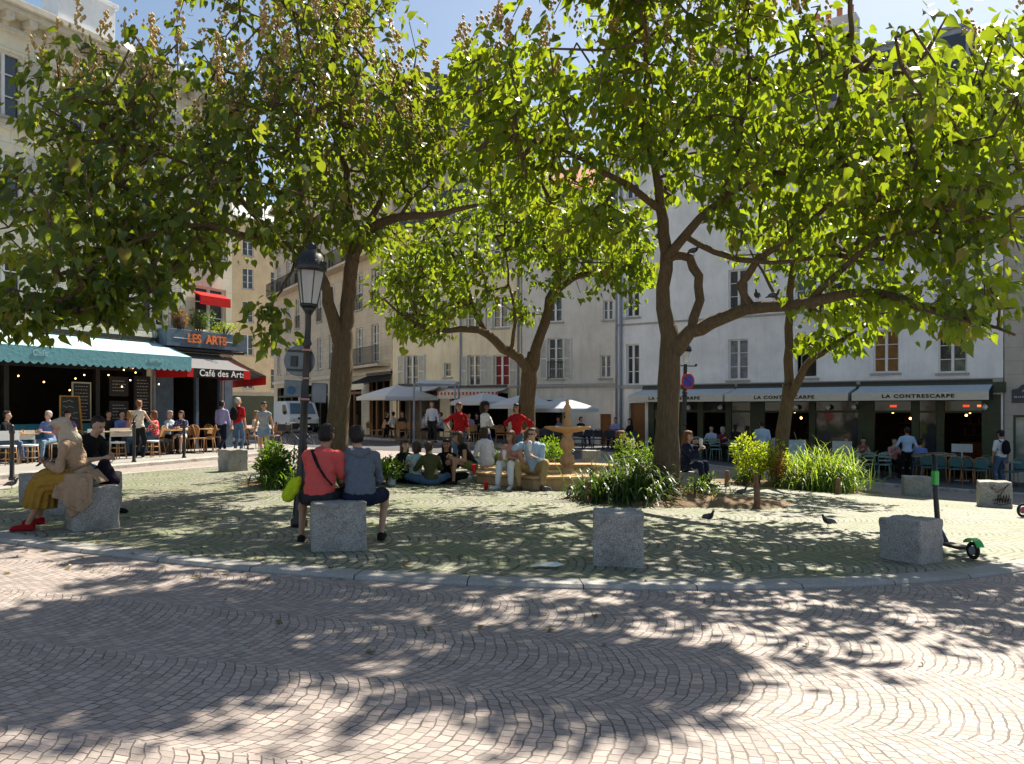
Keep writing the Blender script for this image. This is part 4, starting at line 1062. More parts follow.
# ------------------------------------------------------------------ planting
PL1 = leaf_mat('dark_strap_leaf', (.012, .03, .012), (.025, .06, .014), (.06, .11, .02), .02, .25)
PL2 = leaf_mat('bright_grass_leaf', (.04, .095, .02), (.08, .18, .035), (.18, .31, .06), .04, .42)
PL3 = leaf_mat('yellow_green_leaf', (.05, .12, .014), (.11, .22, .022), (.21, .33, .035), .02, .45)
PL4 = leaf_mat('grey_green_leaf', (.05, .07, .05), (.12, .16, .11), (.25, .29, .2), .05, .3)
PL5 = leaf_mat('mid_green_leaf', (.02, .05, .012), (.045, .10, .016), (.10, .18, .025), .04, .35)
PL6 = leaf_mat('russet_leaf', (.10, .03, .015), (.2, .07, .03), (.32, .14, .06), .1, .3)
def strap_plant(name, label, base, n, length, spread, lmat, width=.03, droop=1.0, cat='plant', rx=.25):
    root_loc = Vector(base); k = 7; V = np.zeros((n, k, 2, 3)); az = rng.uniform(0, 2*math.pi, n); Ln = length*rng.uniform(.55, 1.1, n)
    b0 = np.stack([rng.normal(0, rx, n), rng.normal(0, rx*.8, n), np.zeros(n)], 1)
    el = rng.uniform(.55, 1.45, n); dirh = np.stack([np.cos(az), np.sin(az), 0*az], 1); side = np.stack([-np.sin(az), np.cos(az), 0*az], 1)
    p = b0.copy(); ang = el.copy()
    for j in range(k):
        wv = width*math.sin(math.pi*(.18+.80*j/(k-1)))*rng.uniform(.8, 1.2, n)
        V[:, j, 0] = p+side*wv[:, None]/2; V[:, j, 1] = p-side*wv[:, None]/2
        p = p+(dirh*(np.cos(ang)*spread)[:, None]+np.array([0, 0, 1])*np.sin(ang)[:, None])*(Ln/(k-1))[:, None]
        ang = ang-droop*rng.uniform(.15, .42, n)
    V[..., 2] = np.maximum(V[..., 2], .01)
    Fv = np.array([(2*j, 2*j+1, 2*j+3, 2*j+2) for j in range(k-1)])
    Fv = (Fv[None]+np.arange(n)[:, None, None]*2*k).reshape(-1, 4)
    o = link_mesh(name, mesh_np(name, V.reshape(-1, 3), Fv, np.repeat(np.clip(rng.normal(.5, .25, n), 0, 1), 2*k), [lmat], smooth=True))
    o.location = root_loc; tag(o, label, cat); return o
def leafy_plant(name, label, base, r, n, lsize, lmat, T=NT_, Ff=NF_, cat='shrub', stems=14, lobes=9):
    root = empty(name, base, 0, label, cat); mb = MB(); lob = []
    for i in range(lobes):
        a = random.uniform(0, 6.28); q = math.sqrt(random.random())*.75
        lob.append((math.cos(a)*r[0]*q, math.sin(a)*r[1]*q, r[2]*random.uniform(.35, .85), random.uniform(.25, .45)))
    for i in range(stems):
        l = random.choice(lob); mb.tube([(l[0]*.2, l[1]*.2, -.03), (l[0]*.6+random.gauss(0, .03), l[1]*.6, l[2]*.5), (l[0], l[1], l[2])], [.014, .01, .005], 5)
    mb.build('stems', M_BARK, root)
    pick = rng.integers(0, lobes, n); L = np.array(lob)
    q = rng.normal(0, 1, (n, 3)); q /= np.linalg.norm(q, axis=1, keepdims=True); q *= rng.uniform(.3, 1, (n, 1))**.5
    B = L[pick, :3]+q*L[pick, 3:4]*np.array([r[0], r[1], r[2]])*1.1; B[:, 2] = np.maximum(B[:, 2], .03)
    D = q+rng.normal(0, .5, (n, 3)); D[:, 2] += .25
    V, Fv, tn = leaves_mesh(B, D, lsize*rng.uniform(.6, 1.2, n), np.clip(rng.normal(.5, .25, n), 0, 1), T, Ff, .7)
    if Ff.shape[1] == 4:
        me = mesh_np('foliage', V, Fv[:, :], tn, [lmat])
    link_mesh('foliage', me, root); return root
NF_ = np.array([(0, 1, 4, 3), (1, 0, 5, 6)]); 
NT_ = np.array([(0, 0, 0), (1.0, 0, -.14), (0, 0, 0), (.3, .19, .03), (.72, .15, -.04), (.3, -.19, .03), (.72, -.15, -.04)])
leafy_plant.__defaults__ = (NT_, NF_, 'shrub', 14, 9)
def bed(base, rx, ry, h, seed):
    mb = MB(); n = 40; rings = 7; rr = random.Random(seed); ph = [rr.uniform(0, 6.28) for _ in range(3)]
    cx, cy = base[0], base[1]
    for j in range(rings+1):
        k = j/rings
        for i in range(n):
            a = 2*math.pi*i/n; w_ = 1+.13*math.sin(2*a+ph[0])+.09*math.sin(5*a+ph[1])+.05*math.sin(9*a+ph[2])
            x = cx+math.cos(a)*rx*k*w_; y = cy+math.sin(a)*ry*k*w_
            mb.v.append((x, y, G(x, y)+(h*(1-k*k)+.006 if j < rings else -.03)+rr.uniform(-.008, .008)))
    for j in range(rings):
        for i in range(n):
            a = j*n+i; b = j*n+(i+1) % n; mb.f.append((a, b, b+n, a+n)); mb.m.append(0); mb.smooth.append(True)
    tag(mb.build('soil_mound', M_SOIL, fix=False), kind='structure')
bed(gp(684, 14.0), 1.9, 1.0, .16, 1); bed(gp(312, 15.4), 1.5, .9, .08, 2); bed(gp(530, 21.2), 1.4, .9, .1, 3); bed(gp(795, 19.0), 1.9, 1.0, .1, 4)
strap_plant('strap_leaf_clump', 'dark arching strap leaf clump left of the big right trunk', gp(626, 13.9), 1300, 1.30, .55, PL1, .03, 1.25, rx=.34)
leafy_plant('green_shrub', 'upright leafy green shrub behind the dark strap leaf clump', gp(640, 15.3), (.5, .4, 1.0), 1300, .075, PL5)
leafy_plant('low_plant', 'low loose plant with dead orange leaves right of the big trunk', gp(702, 14.1), (.42, .3, .42), 380, .075, PL5)
leafy_plant('low_plant', 'small russet plant touching the base of the big right trunk', gp(690, 13.9), (.2, .16, .2), 110, .07, PL6)
strap_plant('dry_tuft', 'sparse tuft of dry pale stems at the right end of the soil mound', gp(714, 13.9), 60, .6, .9, PL4, .016, .6, rx=.14)
leafy_plant('green_shrub', 'glossy green shrub left of the lamp post base', gp(281, 14.6), (.52, .45, .70), 1500, .10, PL5)
strap_plant('strap_leaf_clump', 'strappy green clump directly behind the man in the red shirt', gp(298, 14.5), 380, .85, .6, PL5, .028, 1.1, rx=.32)
leafy_plant('green_shrub', 'green shrub right of the left trunk behind the two seated men', gp(372, 15.4), (.6, .4, .42), 900, .10, PL5)
leafy_plant('green_shrub', 'green shrub in the bed below the middle tree', gp(548, 20.2), (1.0, .6, .8), 1300, .11, PL5)
strap_plant('strap_leaf_clump', 'bright strap leaves beside the middle trunk behind the standing women', gp(505, 20.4), 260, 1.0, .8, PL2, .03, 1.0, rx=.3)
strap_plant('tall_grass', 'tall bright green feathery grass clump in front of the restaurant', gp(818, 18.5), 2600, 1.6, .5, PL2, .02, 1.0, rx=.38)
leafy_plant('yellow_green_shrub', 'low yellow green shrub left of the slender tree', gp(757, 18.6), (.72, .45, .92), 1500, .10, PL3)
leafy_plant('grey_leaf_plant', 'small grey green plant at the foot of the tall grass', gp(803, 17.9), (.55, .3, .42), 900, .055, PL4)
leafy_plant('russet_plant', 'reddish brown leafy plant between the yellow shrub and the tall grass', gp(776, 18.2), (.28, .2, .75), 260, .10, PL6)
leafy_plant('low_plant', 'low green plant at the left foot of the yellow green shrub', gp(742, 18.2), (.32, .22, .3), 320, .07, PL5)
leafy_plant('window_plant', 'bushy plant with pale blooms on the ledge above the LES ARTS fascia', fLw(6.4, .28, 4.18), (.55, .2, .62), 600, .08, PL5, cat='plant')
leafy_plant('window_plant', 'russet bush on the ledge left of the red window awning', fLw(5.6, .28, 4.18), (.5, .2, .62), 500, .08, PL6, cat='plant')
leafy_plant('window_plant', 'yellow flowering ledge plant at the right end above the fascia', fLw(7.5, .28, 4.18), (.7, .2, .38), 500, .07, PL3, cat='plant')
# moss and weeds between the setts
def weeds():
    V = []; Fv = []; tn = []
    n = 2600; th = rng.uniform(0, 6.28, n)
    for i in range(n):
        x = rng.uniform(-9, 3); y = rng.uniform(9, 19.5)
        if (x/9.2)**2+((y-15.5)/8.2)**2 > .9: continue
        for k in range(3):
            a = rng.uniform(0, 6.28); h = rng.uniform(.004, .012); c = np.array([x+rng.normal(0, .02), y+rng.normal(0, .02), G(x, y)])
            s = np.array([math.cos(a), math.sin(a), 0])*.006; l = np.array([rng.normal(0, .008), rng.normal(0, .008), h]); b = len(V)
            V += [c-s, c+s, c+l+s*.3, c+l-s*.3]; Fv.append((b, b+1, b+2, b+3)); tn += [rng.uniform(0, .9)]*4
    tag(link_mesh('joint_weeds', mesh_np('joint_weeds', np.array(V), np.array(Fv), np.array(tn), [PL5])), 'tiny green weeds growing between the setts of the square', 'weeds', kind='stuff')
weeds()
# ------------------------------------------------------------------ people
def skin_mat(name, col):
    if name in MATS: return MATS[name]
    t = NT(name); co = t.coord(); c = t.mix(t.noise(co, 12, 3), C4(col, .88), C4((col[0], col[1]*1.03, col[2]*1.05), 1.08))
    p = t.pbsdf(c, .55, .35, 0, t.bump(t.noise(co, 90, 3), .15, .003)); p.inputs['Subsurface Weight'].default_value = .08
    p.inputs['Subsurface Radius'].default_value = (.02, .008, .004); MATS[name] = t.mat; return t.mat
def hair_mat(name, col):
    if name in MATS: return MATS[name]
    t = NT(name); co = t.coord(); mp = t.n('ShaderNodeMapping'); mp.inputs['Scale'].default_value = (1, 1, .15); t.l(co, mp.inputs[0])
    n = t.noise(mp.outputs[0], 130, 4); c = t.mix(n, C4(col, .55), C4(col, 1.5)); t.pbsdf(c, .55, .35, 0, t.bump(n, .8, .01)); MATS[name] = t.mat; return t.mat
SK1 = skin_mat('skin_fair', (.56, .33, .23)); SK2 = skin_mat('skin_tan', (.42, .225, .145)); SK3 = skin_mat('skin_brown', (.22, .11, .07))
HD = hair_mat('hair_dark', (.018, .012, .009)); HB = hair_mat('hair_brown', (.055, .03, .016)); HR = hair_mat('hair_auburn', (.16, .06, .025)); HG = hair_mat('hair_grey', (.35, .34, .32)); HL = hair_mat('hair_light', (.25, .16, .07))
M_EYE = mat('dark_eye', (.01, .008, .007), .2, bump=0); M_LIP = mat('lips', (.35, .09, .07), .5, bump=0)
V3 = Vector
def ik(a, tg, l1, l2, hint):
    d = tg-a; L = d.length
    if L > (l1+l2)*.995: d = d*((l1+l2)*.995/L); L = d.length
    if L < abs(l1-l2)*1.05+.02: L = abs(l1-l2)*1.05+.02; d = d.normalized()*L
    e = d.normalized(); x = (l1*l1-l2*l2+L*L)/(2*L); h = math.sqrt(max(0, l1*l1-x*x))
    hv = hint-e*hint.dot(e); hv = hv.normalized() if hv.length > 1e-4 else e.orthogonal()
    return a+e*x+hv*h, a+d
def finger_set(mb, wr, dr, palm_n, side, curl=.5, s=1.0):
    """four unequal fingers and a thumb from the end of the palm; dr = hand direction, palm_n = palm normal"""
    dr = dr.normalized(); n = (palm_n-dr*palm_n.dot(dr)).normalized(); ac = dr.cross(n).normalized()*side
    kn = wr+dr*.085*s
    for i, (o, L) in enumerate(((-.03, .075), (-.01, .082), (.011, .078), (.031, .062))):
        p = kn+ac*o*s; pts = [p-dr*.02]; ang = .12
        for k in range(3):
            ang += curl*(.55+.1*i); pts.append(pts[-1]+(dr*math.cos(ang)+n*math.sin(ang))*(L*(.45, .32, .27)[k])*s+ac*o*.12)
        mb.tube([pts[0]]+pts[1:], [.0095*s, .009*s, .008*s, .0062*s], 6)
    b = wr+dr*.03*s-ac*.03*s
    mb.tube([b, b+(dr*.6-ac*.8+n*.2).normalized()*.036*s, b+(dr*.6-ac*.8+n*.2).normalized()*.036*s+(dr*.85-ac*.25+n*.45).normalized()*.034*s, b+(dr*.6-ac*.8+n*.2).normalized()*.036*s+(dr*.9+n*.6).normalized()*.058*s], [.013*s, .0115*s, .0095*s, .007*s], 6)

def person(label, loc, face, pose='stand', H=1.70, sex='f', skin=SK1, hair=HD, hs='long', top=None, bot=None, sleeve=.45, legs='long', shoes=None,
           hp=None, lean=0.0, side=0.0, look=(0, 0), lh=None, rh=None, lf=None, rf=None, lhint=None, rhint=None, lk=None, rk=None, vox=.02, group=None, fat=1.0, extra=None, neck='crew', curl=.5, lhn=None, rhn=None):
    """faces local -y; +x is the person's left; metres for H=1.70 then scaled. Hands / feet are targets (local)."""
    k = H/1.70
    root = empty('person', loc, R(face), label, 'person', group); root.scale = (k, k, k)
    seat = pose in ('sit',)
    if hp is None: hp = {'stand': .93, 'walk': .91, 'sit': .55, 'ground': .11}[pose]
    else: hp = hp/k
    P = V3((0, 0, hp)); t = V3((math.sin(R(side)), -math.sin(R(lean)), math.cos(R(lean)))).normalized()
    if lean == 0 and side == 0: t = V3((0, 0, 1))
    fwd = V3((0, -1, 0)); fwd = (fwd-t*fwd.dot(t)).normalized()
    X = V3((1, 0, 0)); X = (X-t*X.dot(t)).normalized()
    sh = .150 if sex == 'f' else .182
    chest = P+t*.33; neckb = P+t*.50
    hd_t = (t*.7+V3((0, 0, 1))*.3).normalized()
    pitch, yaw = look
    HM = Matrix.Rotation(R(yaw), 3, 'Z') @ Matrix.Rotation(R(pitch), 3, 'X')
    hdir = (hd_t+V3((0, -math.sin(R(max(0, pitch)))*.5, 0))).normalized()
    head = neckb+hdir*.165+fwd*.02
    Sx = {1: P+t*.432+X*sh, -1: P+t*.432-X*sh}
    Hx = {1: P+V3((.085, 0, -.02)), -1: P-V3((.085, 0, .02))}
    dh = {'stand': (.27, -.04, .80), 'walk': (.26, -.1, .82), 'sit': (.12, -.36, hp+.13), 'ground': (.15, -.42, .40)}[pose]
    hands = {1: V3(lh) if lh else V3(dh), -1: V3(rh) if rh else V3((-dh[0], dh[1], dh[2]))}
    df = {'stand': (.11, .0, .09), 'walk': (.09, -.28, .09), 'sit': (.13, -.48, .09), 'ground': (.03, -.38, .08)}[pose]
    feet = {1: V3(lf) if lf else V3(df), -1: V3(rf) if rf else V3((-df[0], df[1] if pose != 'walk' else .26, df[2] if pose != 'walk' else .13))}
    hints = {1: V3(lhint) if lhint else V3((.5, .7, -.5)), -1: V3(rhint) if rhint else V3((-.5, .7, -.5))}
    kh = {1: V3(lk) if lk else V3((.12, -1, .6 if pose in ('sit', 'ground') else 0)), -1: V3(rk) if rk else V3((-.12, -1, .6 if pose in ('sit', 'ground') else 0))}
    if pose == 'ground':
        kh = {1: V3(lk) if lk else V3((.9, -.5, .18)), -1: V3(rk) if rk else V3((-.9, -.5, .18))}
    body = MB(); fing = MB(); J = {}
    # torso as chained ellipsoids
    TM = Matrix((X, -fwd, t)).transposed()
    def torso(mb, off=0.0, low=True):
        f_ = fat
        mb.ell(P+t*.40, (.135+off+(.02 if sex == 'm' else 0), .093+off, .13), TM, 16, 10)
        mb.ell(P+t*.30, (.138+off+(.015 if sex == 'm' else -.005), (.098*f_)+off, .16), TM, 16, 10)
        mb.ell(P+t*.15, ((.132*f_ if sex == 'm' else .118)+off, .092*f_+off, .16), TM, 16, 10)
        if low: mb.ell(P+t*.02, (.152+off, .112+off, .13), TM, 16, 10)
        for s in (1, -1):
            mb.cap(P+t*.425+X*s*.04, Sx[s], .072+off*.8, .050+off*.6)
            if sex == 'f': mb.ell(P+t*.33+X*s*.065+fwd*.07, (.058+off*.6,)*3)
    torso(body, -.012)
    body.cap(P+t*.44, head-hd_t*.05, .058, .05)
    # head
    def hp_(v): return head+HM @ V3(v)
    body.ell(hp_((0, .012, .022)), (.073, .09, .093), HM, 18, 12)
    body.ell(hp_((0, -.026, -.04)), (.053, .056, .07), HM, 14, 10)
    body.ell(hp_((0, -.058, -.083)), (.022, .02, .018), HM)
    fb = MB()
    fb.cap(hp_((0, -.084, .005)), hp_((0, -.105, -.032)), .009, .0145); 
    for s in (1, -1): body.ell(hp_((s*.078, .008, -.012)), (.012, .02, .032), HM); fb.ell(hp_((s*.012, -.094, -.034)), .009)
    body.add(fb.v, fb.f, 0, True)
    for s in (1, -1):
        el, ha = ik(Sx[s], hands[s], .285, .25, hints[s]); J[('e', s)] = el; J[('w', s)] = ha
        body.cap(Sx[s], el, .048, .038); body.cap(el, ha, .040, .026)
        mid = el+(ha-el)*.3; body.ell(mid, .042)
        hd = (ha-el).normalized()
        pn_ = (lhn if s == 1 else rhn); pn = V3(pn_) if pn_ else V3((-s*.9, -.2, -.1))
        if abs(pn.dot(hd)) > .95: pn = V3((0, -1, -.2))
        n_ = (pn-hd*pn.dot(hd)).normalized(); ac = hd.cross(n_).normalized()
        PM = Matrix((ac, n_, hd)).transposed()
        body.ell(ha+hd*.045, (.04, .018, .055), PM)
        finger_set(fing, ha, hd, pn, 1 if hd.cross(n_).dot(V3((0, 0, 1))) < 0 else 1, curl)
        kn, an = ik(Hx[s], feet[s], .43, .42, kh[s]); J[('k', s)] = kn; J[('a', s)] = an
        body.cap(Hx[s], kn, .082 if sex == 'f' else .078, .052); body.cap(kn, an, .05, .034)
        body.ell(kn+(an-kn)*.28+V3((0, .012, 0)), .056)
        fd = V3((kn.x-Hx[s].x, kn.y-Hx[s].y, 0)); fd = (fd.normalized()*.5+V3((s*.25, -1, 0))).normalized()
        J[('fd', s)] = fd
        body.cap(an+V3((0, 0, -.04))-fd*.03, an+V3((0, 0, -.065))+fd*.15, .034, .024)
    remesh(body, 'body', skin, root, vox, 2, fing)
    b_ = root.children[-1]
    # eyes and mouth
    q = MB()
    for s in (1, -1): q.ell(hp_((s*.03, -.077, .004)), (.012, .008, .006), HM, 8, 6); q.bar(hp_((s*.015, -.083, .022)), hp_((s*.045, -.076, .022)), .006, .006)
    q.build('eyes', M_EYE, root)
    q = MB(); q.ell(hp_((0, -.082, -.056)), (.021, .006, .007), HM, 8, 6); q.build('mouth', M_LIP, root)
    # hair
    h = MB()
    if hs != 'bald':
        h.ell(hp_((0, .044, .043)), (.081, .083, .082), HM, 18, 12); h.ell(hp_((0, .045, .0)), (.08, .07, .085), HM, 14, 10)
        if hs in ('short',):
            h.ell(hp_((0, -.012, .087)), (.060, .055, .030), HM)
        if hs in ('long', 'curly', 'bun', 'bob'): h.ell(hp_((0, -.02, .075)), (.074, .062, .045), HM)
        if hs == 'long':
            for s in (-1, 1): h.cap(hp_((s*.07, .02, .0)), hp_((s*.075, .03, -.15)), .03, .03)
            h.cap(hp_((0, .07, .0)), hp_((0, .08, -.22)), .07, .06)
        if hs == 'bob':
            for s in (-1, 1): h.cap(hp_((s*.07, .01, .01)), hp_((s*.072, .02, -.08)), .032, .03)
            h.cap(hp_((0, .06, .0)), hp_((0, .07, -.09)), .07, .06)
        if hs == 'bun': h.ell(hp_((0, .10, .09)), .045)
        if hs == 'pony': h.ell(hp_((0, -.02, .075)), (.074, .062, .045), HM); h.cap(hp_((0, .10, .04)), hp_((0, .14, -.14)), .035, .018)
        if hs == 'curly':
            rr = random.Random(int(loc[0]*100))
            for i in range(38):
                a = rr.uniform(.1, 3.04); z = rr.uniform(-1, 1); ra = math.sqrt(1-z*z)
                if z > .55: a = rr.uniform(0, 6.28)
                h.ell(hp_((math.cos(a)*ra*.115, math.sin(a)*ra*.105+.02, z*.15-.025)), rr.uniform(.030, .046))
        ho = remesh(h, 'hair', hair, root, min(vox, .018), 1, fold=.005, fsc=45)
        if vox <= .0205:       # loose strands over the hair surface
            me = ho.data; nv_ = len(me.vertices); cv = np.zeros(nv_*3); me.vertices.foreach_get('co', cv); cv = cv.reshape(-1, 3); nr_ = np.array([tuple(v.normal) for v in me.vertices])
            rep = 2 if vox < .015 else 1; cv = np.repeat(cv, rep, 0)+rng.normal(0, .003, (nv_*rep, 3)); nr_ = np.repeat(nr_, rep, 0); m_ = len(cv)
            ln_ = (.022 if hs in ('short', 'bun') else .05)*rng.uniform(.4, 1.2, (m_, 1))
            dr_ = nr_*rng.uniform(.2, .75, (m_, 1))+rng.normal(0, .35, (m_, 3)); dr_[:, 2] -= .7 if hs != 'curly' else .1; dr_ /= np.linalg.norm(dr_, axis=1, keepdims=True)
            sd_ = np.cross(dr_, nr_+rng.normal(0, .2, (m_, 3))); sd_ /= np.linalg.norm(sd_, axis=1, keepdims=True)+1e-9; sd_ *= .0022
            V_ = np.stack([cv-sd_-nr_*.003, cv+sd_-nr_*.003, cv+dr_*ln_], 1).reshape(-1, 3)
            link_mesh('hair_strands', mesh_np('hair_strands', V_, np.arange(m_*3).reshape(-1, 3), None, [hair]), ho)
    # clothes
    if top is not None:
        c = MB(); torso(c, .014, True if legs != 'long' or True else False)
        for s in (1, -1):
            el, wr = J[('e', s)], J[('w', s)]
            if sleeve > 0:
                f1 = min(1, sleeve/.5)
                c.cap(Sx[s], Sx[s]+(el-Sx[s])*f1, .058, .055 if sleeve < .5 else .050)
                if sleeve > .5: f2 = min(.94, (sleeve-.5)*2); c.cap(el, el+(wr-el)*f2, .054, .042)
        if neck == 'high': c.cap(P+t*.46, P+t*.54, .066, .062)
        if pose in ('sit', 'ground') and sleeve > 0: c.ell(P+t*.06, (.150*fat, .118*fat, .11), TM)
        remesh(c, 'shirt', top, root, vox, 3, fold=.011 if vox < .021 else 0, fsc=8)
    if bot is not None:
        c = MB(); c.ell(P+t*.0, (.165, .122, .125), TM, 16, 10)
        for s in (1, -1):
            kn, an = J[('k', s)], J[('a', s)]; hx = Hx[s]
            if legs == 'long': c.cap(hx, kn, .096, .068); c.cap(kn, kn+(an-kn)*.93, .067, .052)
            elif legs == 'shorts': c.cap(hx, hx+(kn-hx)*.8, .098, .08)
            elif legs == 'mini': c.cap(hx, hx+(kn-hx)*.38, .1, .095)
            elif legs == 'skirt':
                c.cap(hx, kn, .105, .085); c.cap(kn, kn+(an-kn)*.55+V3((0, .03, 0)), .085, .10)
        if legs == 'skirt':
            for s in (1, -1):
                for f in (.35, .6, .8, 1.0):
                    p0 = Hx[s]+(J[('k', s)]-Hx[s])*f; c.cap(p0, p0+V3((s*.015, .02*f, -.17-.07*f)), .095, .075)
            kL, kR, aL, aR = J[('k', 1)], J[('k', -1)], J[('a', 1)], J[('a', -1)]
            for f in (.25, .5, .75):
                a = kL+(kR-kL)*f; b = aL+(aR-aL)*f; hh = Hx[1]+(Hx[-1]-Hx[1])*f
                c.cap(hh, a, .10, .085); c.cap(a, a+(b-a)*.5+V3((0, .04, 0)), .085, .09)
        remesh(c, 'trousers' if legs == 'long' else ('shorts' if legs in ('shorts', 'mini') else 'skirt'), bot, root, vox, 3 if legs != 'skirt' else 9, fold=.010 if vox < .021 else 0, fsc=8)
    if shoes is not None:
        for s in (1, -1):
            an, fd = J[('a', s)], J[('fd', s)]; c = MB()
            c.cap(an+V3((0, 0, -.042))-fd*.035, an+V3((0, 0, -.06))+fd*.155, .045, .034)
            c.box(an+V3((0, 0, -.078))+fd*.06, (.078, .27, .022), rz=math.atan2(fd.y, fd.x)+math.pi/2)
            remesh(c, 'shoe', shoes, root, min(vox, .016), 1)
    if extra: extra(root, dict(P=P, t=t, X=X, fwd=fwd, head=head, HM=HM, hp_=hp_, J=J, Sx=Sx, Hx=Hx))
    return root

C = cloth
coral = C('coral_tee', (.62, .10, .09)); hoodie = C('slate_hoodie', (.13, .15, .185), .8); navy = C('navy_cotton', (.015, .02, .045)); charc = C('charcoal_cotton', (.03, .03, .035))
trench = C('beige_trench', (.36, .25, .165), .9); mustard = C('mustard_skirt', (.33, .19, .035), 1.0); white = C('white_cotton', (.72, .72, .74)); redc = C('red_top', (.40, .015, .02))
denim = C('denim', (.08, .14, .24)); ldenim = C('light_denim', (.16, .25, .34)); khaki = C('khaki_cotton', (.40, .28, .13)); skyb = C('sky_blue_shirt', (.38, .52, .70)); olive = C('olive_knit', (.07, .075, .03)); black = C('black_cotton', (.012, .012, .014))
pinkc = C('dusty_pink_top', (.55, .25, .22)); floral = C('floral_print', (.40, .55, .55), .5, ((.6, .05, .08), 16, .3, (.75, .6, .2))); greyt = C('grey_print', (.25, .28, .32), .5, ((.5, .5, .5), 40, .3)); oliveg = C('olive_skirt', (.14, .14, .045))
capg = C('oatmeal_scarf', (.43, .36, .27), .7); royal = C('royal_blue_trousers', (.015, .03, .18)); creamt = C('cream_top', (.62, .55, .45)); purp = C('dark_purple_bag', (.012, .008, .016)); stripe = C('striped_top', (.5, .55, .6), .4, ((.03, .04, .08), 30, .35))
lav = C('lavender_shirt', (.35, .35, .60)); polo = C('blue_polo', (.16, .24, .55)); purpt = C('purple_print', (.10, .06, .22), .5, ((.6, .2, .15), 30, .35)); paleg = C('pale_scarf', (.6, .6, .55))
lime = C('lime_nylon', (.45, .58, .02), .9); S_BLK = C('black_shoes', (.02, .018, .018), .1); S_RED = C('red_flats', (.32, .01, .015), .1); S_WHT = C('white_shoes', (.65, .65, .65), .1); S_BRN = C('brown_shoes', (.12, .06, .03), .1)
def strap(root, pts, w, m, name='strap'):
    q = MB(); q.tube(pts, w, 6); q.build(name, m, root)

# the pair on the granite block, backs to the camera
bl1 = gp(338, 8.55)
def ex_red(root, d):
    P, t, fwd, X = d['P'], d['t'], d['fwd'], d['X']
    q = MB()
    a = [P+t*.49+X*.115-fwd*.02, P+t*.47+X*.09-fwd*.085, P+t*.38+X*.03-fwd*.135, P+t*.27-X*.04-fwd*.15, P+t*.17-X*.115-fwd*.125, P+t*.1-X*.17-fwd*.05]
    for i in range(len(a)-1): q.bar(a[i], a[i+1], .035, .012)
    q.build('bag_strap', black, root)
person('man in coral red t-shirt sitting with his back to us on the granite block', (-2.08, 8.60, bl1.z), 168, 'sit', 1.70, 'm', SK2, HD, 'short', coral, charc, .38, 'shorts', S_BLK,
       hp=.55, lean=15, look=(28, 4), lh=(.10, -.42, .58), rh=(-.08, -.40, .62), lf=(.30, -.20, .09), rf=(-.14, -.45, .09), lk=(.7, -1, .3), vox=.013, fat=1.16, extra=ex_red, neck='crew')
def ex_hood(root, d):
    P, t, fwd, X = d['P'], d['t'], d['fwd'], d['X']; q = MB()
    for i in range(11):
        a = math.pi*(i/10); q.ell(P+t*(.485-.035*math.sin(a))+X*math.cos(a)*.10-fwd*(.04+.075*math.sin(a)), (.042, .035, .038))
    q.ell(P+t*.43-fwd*.115, (.075, .032, .06))
    remesh(q, 'hood', hoodie, root, .014, 2)
person('man in slate grey hooded top sharing the block, back to us', (-1.64, 8.66, bl1.z), 200, 'sit', 1.72, 'm', SK1, HD, 'short', hoodie, navy, .92, 'shorts', S_BLK,
       hp=.54, lean=20, look=(30, -10), lh=(.05, -.44, .58), rh=(-.16, -.44, .58), rf=(-.28, -.30, .09), lf=(.16, -.52, .12), rk=(-.75, -1, .5), vox=.013, fat=1.16, extra=ex_hood)
# lime bag hanging at the red shirt man's side
q = MB(); c0 = V3((-2.36, 8.62, bl1.z+.60))
q.cap(c0+V3((0, .04, .09)), c0+V3((-.05, 0, -.06)), .05, .075); q.cap(c0+V3((.06, .02, .12)), c0+V3((.02, .02, .0)), .035, .05)
lb = remesh(q, 'shoulder_bag', lime, None, .014, 1); tag(lb, 'lime yellow nylon bag hanging at the hip of the coral shirt man', 'bag')
